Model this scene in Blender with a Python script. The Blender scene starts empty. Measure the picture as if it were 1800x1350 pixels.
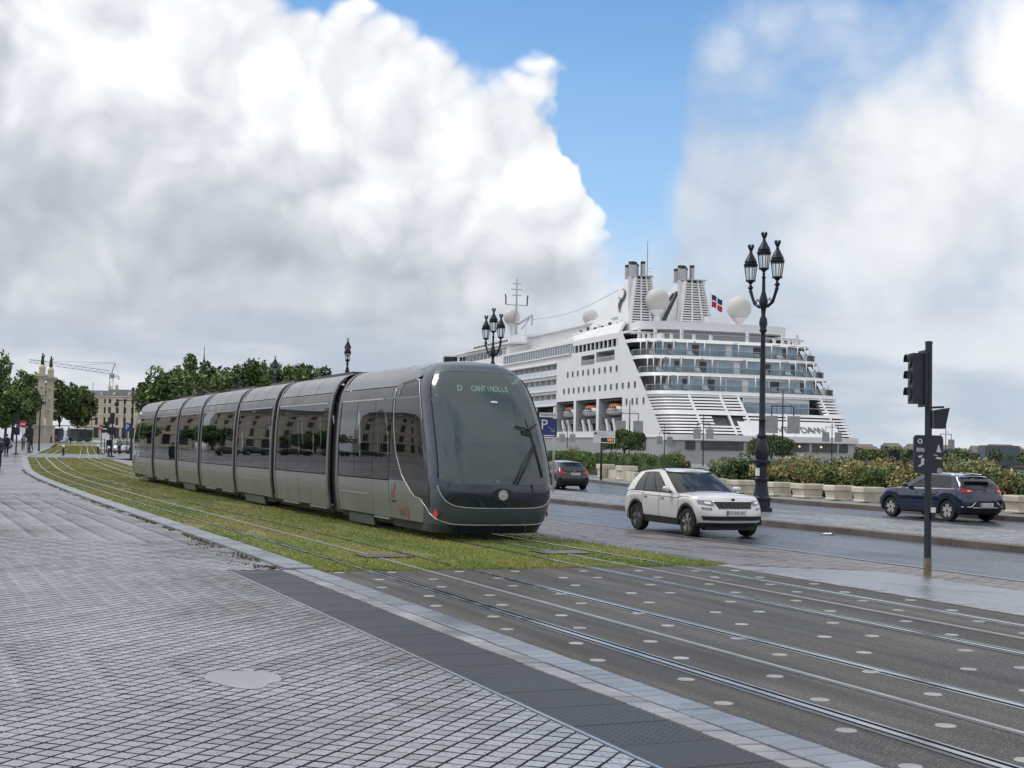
import bpy, math, random
import numpy as np
from mathutils import Vector, Matrix, noise as mnoise
R = math.radians
rnd = random.Random(7)
scene = bpy.context.scene
col = scene.collection

# ------------------------------------------------------------------ camera, sky, sun, exposure
YAW, PITCH, ROLL, EYE = 0.397582, 0.0473327, 0.0203288, 1.7331
def make_camera():
    cd = bpy.data.cameras.new('camera'); cd.sensor_width = 36.0; cd.lens = 48.0
    cd.clip_start = 0.1; cd.clip_end = 12000
    co = bpy.data.objects.new('camera', cd); col.objects.link(co)
    f0 = Vector((math.sin(YAW), math.cos(YAW), 0)); r0 = Vector((math.cos(YAW), -math.sin(YAW), 0))
    f = f0 * math.cos(PITCH) + Vector((0, 0, math.sin(PITCH)))
    u0 = f0 * -math.sin(PITCH) + Vector((0, 0, math.cos(PITCH)))
    r = r0 * math.cos(ROLL) + u0 * math.sin(ROLL); u = r0 * -math.sin(ROLL) + u0 * math.cos(ROLL)
    m = Matrix((r, u, -f)).transposed().to_4x4(); m.translation = (0, 0, EYE)
    co.matrix_world = m; scene.camera = co
make_camera()

SUN_AZ, SUN_EL = R(-50), R(57)       # azimuth from +Y towards +X
def make_sun():
    sd = bpy.data.lights.new('sun', 'SUN'); sd.energy = 1.5; sd.angle = R(20); sd.color = (1.0, 0.96, 0.9)
    so = bpy.data.objects.new('sun', sd); col.objects.link(so)
    d = Vector((math.sin(SUN_AZ) * math.cos(SUN_EL), math.cos(SUN_AZ) * math.cos(SUN_EL), math.sin(SUN_EL)))
    so.rotation_euler = d.to_track_quat('Z', 'Y').to_euler(); so.location = (0, 0, 60)
make_sun()

def make_world():
    w = bpy.data.worlds.new('World'); scene.world = w; w.use_nodes = True
    nt = w.node_tree; nt.nodes.clear(); L = nt.links.new
    def N(t, **k):
        n = nt.nodes.new(t)
        for a, b in k.items(): setattr(n, a, b)
        return n
    def M(op, a, b=None, c=None):
        n = N('ShaderNodeMath', operation=op)
        for i, v in enumerate((a, b, c)):
            if v is None: continue
            if isinstance(v, (int, float)): n.inputs[i].default_value = v
            else: L(v, n.inputs[i])
        return n.outputs[0]
    def SS(v, a, b):
        n = N('ShaderNodeMapRange', interpolation_type='SMOOTHSTEP'); L(v, n.inputs[0])
        n.inputs[1].default_value = a; n.inputs[2].default_value = b
        return n.outputs[0]
    def CM(f, a, b):
        n = N('ShaderNodeMix', data_type='RGBA')
        (L(f, n.inputs[0]) if not isinstance(f, (int, float)) else setattr(n.inputs[0], 'default_value', f))
        for i, v in ((6, a), (7, b)):
            if isinstance(v, tuple): n.inputs[i].default_value = (*v, 1)
            else: L(v, n.inputs[i])
        return n.outputs[2]
    def NZ(vec, scale, detail=8, rough=.55, dist=0.0):
        n = N('ShaderNodeTexNoise', noise_dimensions='3D'); L(vec, n.inputs['Vector'])
        n.inputs['Scale'].default_value = scale; n.inputs['Detail'].default_value = detail
        n.inputs['Roughness'].default_value = rough; n.inputs['Distortion'].default_value = dist
        return n.outputs['Fac']
    tc = N('ShaderNodeTexCoord'); d = tc.outputs['Generated']
    sp = N('ShaderNodeSeparateXYZ'); L(d, sp.inputs[0]); x, y, z = sp.outputs
    sky = N('ShaderNodeTexSky', sky_type='NISHITA'); sky.sun_disc = False
    sky.sun_elevation = SUN_EL; sky.sun_rotation = SUN_AZ; sky.altitude = 10
    sky.air_density = 1.0; sky.dust_density = 0.6; sky.ozone_density = 2.0
    bl = N('ShaderNodeMix', data_type='RGBA', blend_type='MULTIPLY'); bl.inputs[0].default_value = 1
    L(sky.outputs[0], bl.inputs[6]); bl.inputs[7].default_value = (SKYK[0], SKYK[1], SKYK[2], 1)
    el = M('MULTIPLY', M('ARCSINE', M('MINIMUM', M('MAXIMUM', z, -1.0), 1.0)), 57.2958)      # degrees
    az = M('MULTIPLY', M('ARCTAN2', x, y), 57.2958)
    azr = M('SUBTRACT', az, 22.78)
    # cloud-top height against azimuth
    nw = NZ(d, 11.0, 4, .55); nw2 = NZ(d, 4.0, 2, .5)
    azw = M('ADD', azr, M('ADD', M('MULTIPLY', M('SUBTRACT', nw, .5), 7.0), M('MULTIPLY', M('SUBTRACT', nw2, .5), 4.0)))
    pts = [(-40, 17), (-28, 24), (-19, 21.0), (-16.5, 19.4), (-13.2, 19.8), (-9.5, 18.8), (-7, 17.6), (-4.8, 17.2), (-1.2, 16.0), (0.6, 15.8), (1.9, 15.6), (2.7, 14.4),
           (3.8, 11.0), (5.2, 8.4), (6.1, 9.4), (6.8, 12.8), (7.7, 16.6), (9.5, 17.2), (13, 17.3), (17, 17.6), (21, 18.6), (28, 24), (40, 17)]
    def topcurve(src):
        mr = N('ShaderNodeMapRange'); L(src, mr.inputs[0]); mr.inputs[1].default_value = -40; mr.inputs[2].default_value = 40
        fc = N('ShaderNodeFloatCurve'); L(mr.outputs[0], fc.inputs['Value']); cu = fc.mapping.curves[0]
        cu.points[0].location = ((pts[0][0] + 40) / 80, pts[0][1] / 30); cu.points[1].location = (1, pts[-1][1] / 30)
        for a, e in pts[1:-1]: cu.points.new((a + 40) / 80, e / 30)
        for q in cu.points: q.handle_type = 'AUTO_CLAMPED'
        fc.mapping.update(); return M('MULTIPLY', fc.outputs[0], 30)
    top = topcurve(azw); tops = topcurve(azr)
    # billows: inverted cell distances at three sizes on a warped direction
    wn = N('ShaderNodeTexNoise', noise_dimensions='3D'); L(d, wn.inputs['Vector']); wn.inputs['Scale'].default_value = 9; wn.inputs['Detail'].default_value = 4
    wsub = N('ShaderNodeVectorMath', operation='SUBTRACT'); L(wn.outputs['Color'], wsub.inputs[0]); wsub.inputs[1].default_value = (.5, .5, .5)
    wsc = N('ShaderNodeVectorMath', operation='SCALE'); L(wsub.outputs[0], wsc.inputs[0]); wsc.inputs['Scale'].default_value = .085
    dw = N('ShaderNodeVectorMath', operation='ADD'); L(d, dw.inputs[0]); L(wsc.outputs[0], dw.inputs[1])
    def billow(vec, scales=((11, .55), (25, .30), (56, .15))):
        acc = None
        for sc, wt in scales:
            v = N('ShaderNodeTexVoronoi', voronoi_dimensions='3D', feature='F1'); L(vec, v.inputs['Vector']); v.inputs['Scale'].default_value = sc
            q = M('MULTIPLY', M('SUBTRACT', 1.0, v.outputs['Distance']), wt); acc = q if acc is None else M('ADD', acc, q)
        return acc
    b0 = billow(dw.outputs[0])
    of = N('ShaderNodeVectorMath', operation='ADD'); L(dw.outputs[0], of.inputs[0]); of.inputs[1].default_value = (-.010, .004, .016)
    b1 = billow(of.outputs[0], ((11, .55), (25, .30)))
    b0c = M('SUBTRACT', b0, M('MULTIPLY', .15, .55))
    n1 = NZ(d, 9.0, 5, .52, .2); n2 = NZ(d, 26.0, 3, .55); nb = NZ(d, 3.1, 2, .5); nl = NZ(d, 5.0, 5, .5, .2)
    soft = SS(M('ADD', azw, M('MULTIPLY', M('MAXIMUM', M('SUBTRACT', 11.0, el), 0.0), .4)), 3.6, 6.2)                                             # right hand cloud is thin and soft edged
    depth = M('ADD', M('SUBTRACT', top, el), M('ADD', M('MULTIPLY', M('SUBTRACT', b0, .52), 5.0), M('MULTIPLY', M('SUBTRACT', n1, .5), 3.0)))
    depth_r = M('ADD', M('SUBTRACT', tops, el), M('ADD', M('ADD', M('MULTIPLY', M('SUBTRACT', n1, .5), 7.0), M('MULTIPLY', M('SUBTRACT', b0, .52), 6.0)), M('MULTIPLY', M('SUBTRACT', nl, .5), 10.0)))
    edge_hard = SS(depth, -.15, 1.0); edge_soft = M('MULTIPLY', SS(depth_r, -2.0, 5.5), M('ADD', .74, M('MULTIPLY', SS(nl, .36, .62), .26)))
    dens_low = M('ADD', M('MULTIPLY', edge_hard, M('SUBTRACT', 1.0, soft)), M('MULTIPLY', edge_soft, soft))
    # the rest of the sky dome: broken cloud
    gen = SS(M('ADD', nb, M('MULTIPLY', M('SUBTRACT', n1, .5), .35)), .30, .46)
    up = SS(el, 20.0, 27.0)
    side = SS(M('ABSOLUTE', azr), 26.0, 36.0)
    far = M('MAXIMUM', up, side)
    dens = M('ADD', M('MULTIPLY', dens_low, M('SUBTRACT', 1.0, far)), M('MULTIPLY', gen, far))
    # shading of the cloud body: white heads, grey bases, billows lit from above
    relief = M('MULTIPLY', M('SUBTRACT', b0c, M('SUBTRACT', b1, 0.0)), 1.5)
    dsh = M('ADD', M('SUBTRACT', tops, el), M('ADD', M('MULTIPLY', M('SUBTRACT', nl, .5), 9.0), M('MULTIPLY', M('SUBTRACT', nb, .5), 5.0)))
    head = SS(dsh, 12.5, 3.0)
    fade = M('ADD', .55, M('MULTIPLY', head, .45))
    bright = M('ADD', M('ADD', .22, M('MULTIPLY', head, .56)), M('MULTIPLY', relief, fade))
    bright = M('ADD', bright, M('ADD', M('MULTIPLY', M('SUBTRACT', n2, .5), .16), M('MULTIPLY', M('SUBTRACT', nl, .5), .45)))
    bright_r = M('ADD', .47, M('ADD', M('MULTIPLY', M('SUBTRACT', b0, .5), .55), M('MULTIPLY', M('SUBTRACT', nl, .5), 1.35), M('MULTIPLY', M('SUBTRACT', n2, .5), .3)))
    bright = M('ADD', M('MULTIPLY', bright, M('SUBTRACT', 1.0, soft)), M('MULTIPLY', bright_r, soft))
    bright = M('ADD', M('MULTIPLY', bright, M('SUBTRACT', 1.0, far)), M('MULTIPLY', M('ADD', M('MULTIPLY', SS(nb, .5, .72), -.35), .80), far))
    cr = N('ShaderNodeValToRGB'); L(bright, cr.inputs[0])
    e = cr.color_ramp.elements; e[0].position = 0.0; e[0].color = (.40, .43, .48, 1); e[1].position = .95; e[1].color = (1.0, 1.0, 1.0, 1)
    m1 = e.new(.3); m1.color = (.54, .575, .63, 1)
    m2 = e.new(.62); m2.color = (.78, .80, .835, 1)
    # hazy layer near the horizon with streaks
    st = N('ShaderNodeMapping'); L(d, st.inputs[0]); st.inputs['Scale'].default_value = (3.0, 3.0, 11.0)
    ns = NZ(st.outputs[0], 1.7, 5, .55)
    hz = CM(SS(ns, .40, .66), (.45, .515, .61), (.74, .765, .805))
    lowf = SS(M('ADD', el, M('MULTIPLY', M('SUBTRACT', nl, .5), 6.0)), 7.5, 3.0)
    cloud = CM(M('MULTIPLY', lowf, .85), cr.outputs[0], hz)
    dens2 = M('MAXIMUM', dens, M('MULTIPLY', SS(M('ADD', el, M('MULTIPLY', M('SUBTRACT', nl, .5), 8.0)), 10.5, 5.0), .93))
    # a thin veil lightens the blue lower down
    veil = CM(SS(el, 22.0, 7.0), bl.outputs[2], CM(.5, bl.outputs[2], (.46, .66, .92)))
    skyc = CM(dens2, veil, cloud)
    # ground half of the dome: dull
    grd = CM(SS(z, -.002, -.03), skyc, (.16, .16, .165))
    bg = N('ShaderNodeBackground'); L(grd, bg.inputs[0]); bg.inputs[1].default_value = 1.0
    out = N('ShaderNodeOutputWorld'); L(bg.outputs[0], out.inputs[0])
    w.cycles.sampling_method = 'MANUAL'; w.cycles.sample_map_resolution = 1024
SKYK = (.082, .116, .138)
make_world()
scene.view_settings.view_transform = 'Standard'; scene.view_settings.look = 'None'
scene.view_settings.exposure = 0.14; scene.view_settings.gamma = 1.0; scene.view_settings.use_curve_mapping = False
scene.render.engine = 'CYCLES'
scene.cycles.use_denoising = True
scene.cycles.use_adaptive_sampling = True; scene.cycles.adaptive_threshold = 0.02
scene.cycles.max_bounces = 5; scene.cycles.diffuse_bounces = 2; scene.cycles.glossy_bounces = 3; scene.cycles.transparent_max_bounces = 16; scene.cycles.caustics_reflective = False; scene.cycles.caustics_refractive = False

# ------------------------------------------------------------------ helpers
def tag(o, label=None, cat=None, group=None, kind=None):
    if label: o['label'] = label
    if cat: o['category'] = cat
    if group: o['group'] = group
    if kind: o['kind'] = kind
    return o
def empty(name, loc=(0, 0, 0), rz=0.0, label=None, cat=None, group=None, parent=None):
    o = bpy.data.objects.new(name, None); col.objects.link(o)
    o.location = loc; o.rotation_euler = (0, 0, rz); o.empty_display_size = .2
    if parent: o.parent = parent
    return tag(o, label, cat, group)
def copy_tree(o, parent=None):
    c = o.copy(); col.objects.link(c); c.parent = parent
    for ch in list(o.children): copy_tree(ch, c)
    return c

class MB:
    def __init__(s): s.v = []; s.f = []; s.mi = []; s.m = 0
    def add(s, vs, fs):
        b = len(s.v); s.v.extend(vs); s.f.extend([tuple(b + i for i in f) for f in fs]); s.mi.extend([s.m] * len(fs)); return s
    def quad(s, a, b, c, d): return s.add([a, b, c, d], [(0, 1, 2, 3)])
    def box(s, x0, x1, y0, y1, z0, z1):
        return s.add([(x0, y0, z0), (x1, y0, z0), (x1, y1, z0), (x0, y1, z0), (x0, y0, z1), (x1, y0, z1), (x1, y1, z1), (x0, y1, z1)],
                     [(0, 3, 2, 1), (4, 5, 6, 7), (0, 1, 5, 4), (1, 2, 6, 5), (2, 3, 7, 6), (3, 0, 4, 7)])
    def obox(s, c, ax, ay, az):      # oriented box: centre and half axes
        c, ax, ay, az = map(Vector, (c, ax, ay, az))
        vs = [tuple(c + ax * i + ay * j + az * k) for k in (-1, 1) for i, j in ((-1, -1), (1, -1), (1, 1), (-1, 1))]
        return s.add(vs, [(0, 3, 2, 1), (4, 5, 6, 7), (0, 1, 5, 4), (1, 2, 6, 5), (2, 3, 7, 6), (3, 0, 4, 7)])
    def bar(s, a, b, w, h=None):     # square bar from a to b
        a, b = Vector(a), Vector(b); d = (b - a)
        if d.length < 1e-6: return s
        u = d.normalized(); ref = Vector((0, 0, 1)) if abs(u.z) < .9 else Vector((1, 0, 0))
        sx = u.cross(ref).normalized(); sy = sx.cross(u).normalized()
        return s.obox((a + b) / 2, sx * w / 2, d / 2, sy * (h or w) / 2)
    def prism(s, poly, z0, z1):
        n = len(poly)
        return s.add([(x, y, z0) for x, y in poly] + [(x, y, z1) for x, y in poly],
                     [tuple(range(n - 1, -1, -1)), tuple(range(n, 2 * n))] + [(i, (i + 1) % n, n + (i + 1) % n, n + i) for i in range(n)])
    def extr(s, pts, vec):           # extrude planar polygon of 3d points along vec
        n = len(pts); v = Vector(vec)
        return s.add([tuple(p) for p in pts] + [tuple(Vector(p) + v) for p in pts],
                     [tuple(range(n - 1, -1, -1)), tuple(range(n, 2 * n))] + [(i, (i + 1) % n, n + (i + 1) % n, n + i) for i in range(n)])
    def tube(s, path, r, n=8, cap=True):
        path = [Vector(p) for p in path]; rr = r if isinstance(r, (list, tuple)) else [r] * len(path)
        vs = []; prev = None
        for i, p in enumerate(path):
            t = (path[min(i + 1, len(path) - 1)] - path[max(i - 1, 0)]).normalized()
            if prev is None:
                ref = Vector((0, 0, 1)) if abs(t.z) < .9 else Vector((1, 0, 0)); a = t.cross(ref).normalized()
            else:
                a = (prev - t * prev.dot(t)).normalized()
            prev = a; b = t.cross(a)
            for k in range(n):
                q = 2 * math.pi * k / n; vs.append(tuple(p + (a * math.cos(q) + b * math.sin(q)) * rr[i]))
        fs = [(i * n + k, i * n + (k + 1) % n, (i + 1) * n + (k + 1) % n, (i + 1) * n + k) for i in range(len(path) - 1) for k in range(n)]
        if cap: fs += [tuple(range(n - 1, -1, -1)), tuple((len(path) - 1) * n + k for k in range(n))]
        return s.add(vs, fs)
    def lathe(s, prof, n=16, c=(0, 0, 0), sx=1, sy=1, ph=0.0):   # profile [(r,z)]
        vs = []
        for r_, z_ in prof:
            for k in range(n):
                q = 2 * math.pi * k / n + ph; vs.append((c[0] + r_ * sx * math.cos(q), c[1] + r_ * sy * math.sin(q), c[2] + z_))
        m = len(prof)
        fs = [(i * n + k, i * n + (k + 1) % n, (i + 1) * n + (k + 1) % n, (i + 1) * n + k) for i in range(m - 1) for k in range(n)]
        fs += [tuple(range(n - 1, -1, -1)), tuple((m - 1) * n + k for k in range(n))]
        return s.add(vs, fs)
    def grid(s, fn, nu, nv):         # fn(u,v) with u,v in 0..1
        vs = [tuple(fn(i / nu, j / nv)) for j in range(nv + 1) for i in range(nu + 1)]
        w = nu + 1
        return s.add(vs, [(j * w + i, j * w + i + 1, (j + 1) * w + i + 1, (j + 1) * w + i) for j in range(nv) for i in range(nu)])
    def disc(s, c, ax, ay, n=16, h=None):
        c, ax, ay = Vector(c), Vector(ax), Vector(ay)
        return s.add([tuple(c + ax * math.cos(2 * math.pi * k / n) + ay * math.sin(2 * math.pi * k / n)) for k in range(n)], [tuple(range(n))])
    def mesh(s, name, mats, smooth=False):
        me = bpy.data.meshes.new(name); me.from_pydata(s.v, [], s.f)
        for m in (mats if isinstance(mats, (list, tuple)) else [mats]): me.materials.append(m)
        if isinstance(mats, (list, tuple)) and len(mats) > 1: me.polygons.foreach_set('material_index', s.mi)
        if smooth:
            me.polygons.foreach_set('use_smooth', [True] * len(me.polygons))
            if smooth != 'full':
                try: me.set_sharp_from_angle(angle=R(smooth if isinstance(smooth, (int, float)) and smooth > 1 else 35))
                except Exception: pass
        me.update(); return me
    def build(s, name, mats, parent=None, smooth=False, loc=None, kind=None):
        o = bpy.data.objects.new(name, s.mesh(name, mats, smooth)); col.objects.link(o)
        if parent: o.parent = parent
        if loc: o.location = loc
        if kind: o['kind'] = kind
        return o
def link_mesh(name, me, parent=None, loc=None, rz=None, label=None, cat=None, group=None):
    o = bpy.data.objects.new(name, me); col.objects.link(o)
    if parent: o.parent = parent
    if loc: o.location = loc
    if rz is not None: o.rotation_euler = (0, 0, rz)
    return tag(o, label, cat, group)
def text(name, body, size, mat, mtx, parent=None, extrude=.002, shear=0.0, align='CENTER', space=1.0):
    cu = bpy.data.curves.new(name, 'FONT'); cu.body = body; cu.size = size; cu.extrude = extrude; cu.shear = shear; cu.resolution_u = 2
    cu.align_x = align; cu.align_y = 'CENTER'; cu.space_character = space
    t = bpy.data.objects.new(name, cu)
    me = bpy.data.meshes.new_from_object(t); bpy.data.objects.remove(t)
    me.materials.clear(); me.materials.append(mat)
    o = bpy.data.objects.new(name, me); col.objects.link(o)
    if parent: o.parent = parent
    o.matrix_local = mtx; return o
def frame_mtx(c, xdir, ydir):
    x = Vector(xdir).normalized(); y = Vector(ydir); y = (y - x * y.dot(x)).normalized(); z = x.cross(y)
    m = Matrix((x, y, z)).transposed().to_4x4(); m.translation = Vector(c); return m
def lerp(a, b, t): return a + (b - a) * t
def interp(xs, ys, x): return float(np.interp(x, xs, ys))
def smooth_interp(xs, ys):
    """monotone cubic through the points"""
    xs = np.array(xs, float); ys = np.array(ys, float); h = np.diff(xs); dl = np.diff(ys) / h
    m = np.zeros(len(xs)); m[0] = dl[0]; m[-1] = dl[-1]
    for i in range(1, len(xs) - 1):
        m[i] = 0 if dl[i - 1] * dl[i] <= 0 else 2 * dl[i - 1] * dl[i] / (dl[i - 1] + dl[i])
    def f(x):
        x = min(max(x, xs[0]), xs[-1]); i = min(int(np.searchsorted(xs, x, 'right')) - 1, len(h) - 1); t = (x - xs[i]) / h[i]
        return float((2*t**3 - 3*t**2 + 1) * ys[i] + (t**3 - 2*t**2 + t) * h[i] * m[i] + (-2*t**3 + 3*t**2) * ys[i+1] + (t**3 - t**2) * h[i] * m[i+1])
    return f

# ------------------------------------------------------------------ materials
def material(name, color, rough=.5, metal=0.0, var=0.0, vscale=4.0, bump=0.0, bscale=40.0, color2=None, rvar=0.0, spec=.5, coat=0.0, island=0.0, emit=None, emit_s=0.0, coords='Object', alpha=None, sub=0.0):
    m = bpy.data.materials.new(name); m.use_nodes = True; nt = m.node_tree; L = nt.links.new
    p = nt.nodes['Principled BSDF']
    p.inputs['Base Color'].default_value = (*color, 1); p.inputs['Roughness'].default_value = rough; p.inputs['Metallic'].default_value = metal
    p.inputs['Specular IOR Level'].default_value = spec; p.inputs['Coat Weight'].default_value = coat
    if emit: p.inputs['Emission Color'].default_value = (*emit, 1); p.inputs['Emission Strength'].default_value = emit_s
    if var or bump or rvar or color2:
        tc = nt.nodes.new('ShaderNodeTexCoord')
        nz = nt.nodes.new('ShaderNodeTexNoise'); nz.inputs['Scale'].default_value = vscale; nz.inputs['Detail'].default_value = 6; nz.inputs['Roughness'].default_value = .6
        L(tc.outputs[coords], nz.inputs['Vector'])
        mr = nt.nodes.new('ShaderNodeMapRange'); L(nz.outputs['Fac'], mr.inputs[0]); mr.inputs[1].default_value = .3; mr.inputs[2].default_value = .7
        if color2 or var:
            mx = nt.nodes.new('ShaderNodeMix'); mx.data_type = 'RGBA'; L(mr.outputs[0], mx.inputs[0])
            c2 = color2 or tuple(min(1, c * (1 + var)) for c in color); c1 = color if color2 else tuple(c * (1 - var) for c in color)
            mx.inputs[6].default_value = (*c1, 1); mx.inputs[7].default_value = (*c2, 1); outc = mx.outputs[2]
            if island:
                outc = island_var(nt, outc, island)
            L(outc, p.inputs['Base Color'])
        if rvar:
            m2 = nt.nodes.new('ShaderNodeMapRange'); L(nz.outputs['Fac'], m2.inputs[0]); m2.inputs[1].default_value = .35; m2.inputs[2].default_value = .65
            m2.inputs[3].default_value = max(.02, rough - rvar); m2.inputs[4].default_value = min(1, rough + rvar); L(m2.outputs[0], p.inputs['Roughness'])
        if bump:
            nb = nt.nodes.new('ShaderNodeTexNoise'); nb.inputs['Scale'].default_value = bscale; nb.inputs['Detail'].default_value = 5; L(tc.outputs[coords], nb.inputs['Vector'])
            bp = nt.nodes.new('ShaderNodeBump'); bp.inputs['Strength'].default_value = bump; bp.inputs['Distance'].default_value = .02
            L(nb.outputs['Fac'], bp.inputs['Height']); L(bp.outputs[0], p.inputs['Normal'])
    elif island:
        rgb = nt.nodes.new('ShaderNodeRGB'); rgb.outputs[0].default_value = (*color, 1)
        L(island_var(nt, rgb.outputs[0], island), p.inputs['Base Color'])
    return m
def island_var(nt, outc, amt):
    L = nt.links.new
    g = nt.nodes.new('ShaderNodeNewGeometry'); oi = nt.nodes.new('ShaderNodeObjectInfo')
    ad = nt.nodes.new('ShaderNodeMath'); ad.operation = 'ADD'; L(g.outputs['Random Per Island'], ad.inputs[0]); L(oi.outputs['Random'], ad.inputs[1])
    fr = nt.nodes.new('ShaderNodeMath'); fr.operation = 'FRACT'; L(ad.outputs[0], fr.inputs[0])
    mr = nt.nodes.new('ShaderNodeMapRange'); L(fr.outputs[0], mr.inputs[0]); mr.inputs[3].default_value = 1 - amt; mr.inputs[4].default_value = 1 + amt
    hs = nt.nodes.new('ShaderNodeHueSaturation'); L(outc, hs.inputs['Color']); L(mr.outputs[0], hs.inputs['Value'])
    return hs.outputs[0]
def glass_material(name, tint=(.2, .24, .23), ior=1.5, rough=.02, refl=1.0, body=(.01, .012, .013), opaque=.0):
    """tinted window glass: clear part darkened, mirror part after Fresnel"""
    m = bpy.data.materials.new(name); m.use_nodes = True; nt = m.node_tree; L = nt.links.new; nt.nodes.clear()
    out = nt.nodes.new('ShaderNodeOutputMaterial'); tr = nt.nodes.new('ShaderNodeBsdfTransparent'); tr.inputs[0].default_value = (*tint, 1)
    df = nt.nodes.new('ShaderNodeBsdfDiffuse'); df.inputs[0].default_value = (*body, 1)
    mo = nt.nodes.new('ShaderNodeMixShader'); mo.inputs[0].default_value = opaque; L(tr.outputs[0], mo.inputs[1]); L(df.outputs[0], mo.inputs[2])
    gl = nt.nodes.new('ShaderNodeBsdfGlossy'); gl.inputs['Roughness'].default_value = rough; gl.inputs[0].default_value = (refl, refl, refl, 1)
    fr = nt.nodes.new('ShaderNodeFresnel'); fr.inputs[0].default_value = ior
    mx = nt.nodes.new('ShaderNodeMixShader'); L(fr.outputs[0], mx.inputs[0]); L(mo.outputs[0], mx.inputs[1]); L(gl.outputs[0], mx.inputs[2]); L(mx.outputs[0], out.inputs[0])
    return m
# ------------------------------------------------------------------ lie of the land (X across the tram line, Y along it)
_KY = [-50, 0, 20, 27, 32, 45, 61, 70, 80, 98, 120, 138, 175, 191, 286, 400]
_KC = [0, 0, 0, -.09, -.17, -.36, -.43, -.32, 0, .9, 2.1, 3.9, 7.4, 9.0, 17.8, 29]
_cf = smooth_interp(_KY, _KC)
def curve(y): return _cf(y)
def zg(y): return 0.0046 * (math.sqrt((y - 75) ** 2 + 400) + (y - 75)) / 2 - 0.0046 * (math.sqrt(95 ** 2 + 400) - 95) / 2
def span(a, b, step):
    n = max(1, int(math.ceil((b - a) / step))); return [a + (b - a) * i / n for i in range(n + 1)]
YS = sorted(set(span(-30, 60, 3) + span(60, 160, 4) + span(160, 420, 12)))
def sheet(name, xa, xb, za, zb, ys, mats, nx=1, kind='structure', parent=None, smooth=True):
    """ground strip between x=xa(y) and x=xb(y); za, zb: offsets from the lie of the land at the two edges"""
    fa = xa if callable(xa) else (lambda y: xa); fb = xb if callable(xb) else (lambda y: xb)
    m = MB(); vs = []; w = nx + 1
    for y in ys:
        for i in range(w):
            t = i / nx; vs.append((lerp(fa(y), fb(y), t), y, zg(y) + lerp(za, zb, t)))
    m.add(vs, [(j * w + i, j * w + i + 1, (j + 1) * w + i + 1, (j + 1) * w + i) for j in range(len(ys) - 1) for i in range(nx)])
    return m.build(name, mats, parent, smooth='full' if smooth else False, kind=kind)
def cx(x): return lambda y: x + curve(y)

# ---- ground materials
def paver_far_material():
    """pavement sheet under and beyond the built stones: joints follow the same 45 degree bond"""
    m = material('pavement_joint', (.05, .05, .055), .55)
    nt = m.node_tree; L = nt.links.new; p = nt.nodes['Principled BSDF']
    tc = nt.nodes.new('ShaderNodeTexCoord'); mp = nt.nodes.new('ShaderNodeMapping'); mp.inputs['Rotation'].default_value = (0, 0, R(-46.5)); L(tc.outputs['Object'], mp.inputs[0])
    br = nt.nodes.new('ShaderNodeTexBrick'); br.offset = 0; br.inputs['Scale'].default_value = 1; br.inputs['Brick Width'].default_value = .133; br.inputs['Row Height'].default_value = .133
    br.inputs['Mortar Size'].default_value = .009; br.inputs['Color1'].default_value = (.25, .255, .285, 1); br.inputs['Color2'].default_value = (.19, .19, .21, 1); br.inputs['Mortar'].default_value = (.02, .02, .024, 1)
    L(mp.outputs[0], br.inputs['Vector'])
    nz = nt.nodes.new('ShaderNodeTexNoise'); nz.inputs['Scale'].default_value = .35; nz.inputs['Detail'].default_value = 6; L(tc.outputs['Object'], nz.inputs['Vector'])
    mx = nt.nodes.new('ShaderNodeMix'); mx.data_type = 'RGBA'; mx.blend_type = 'MULTIPLY'; mx.inputs[0].default_value = 1; L(br.outputs['Color'], mx.inputs[6])
    cr = nt.nodes.new('ShaderNodeValToRGB'); cr.color_ramp.elements[0].position = .35; cr.color_ramp.elements[0].color = (.72, .69, .69, 1); cr.color_ramp.elements[1].position = .65; cr.color_ramp.elements[1].color = (1.05, 1.05, 1.08, 1)
    L(nz.outputs['Fac'], cr.inputs[0]); L(cr.outputs[0], mx.inputs[7]); L(mx.outputs[2], p.inputs['Base Color'])
    rr = nt.nodes.new('ShaderNodeMapRange'); L(nz.outputs['Fac'], rr.inputs[0]); rr.inputs[1].default_value = .35; rr.inputs[2].default_value = .65; rr.inputs[3].default_value = .18; rr.inputs[4].default_value = .34; L(rr.outputs[0], p.inputs['Roughness'])
    bp = nt.nodes.new('ShaderNodeBump'); bp.inputs['Strength'].default_value = .5; bp.inputs['Distance'].default_value = .01; L(br.outputs['Fac'], bp.inputs['Height']); bp.invert = True; L(bp.outputs[0], p.inputs['Normal'])
    return m
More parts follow.
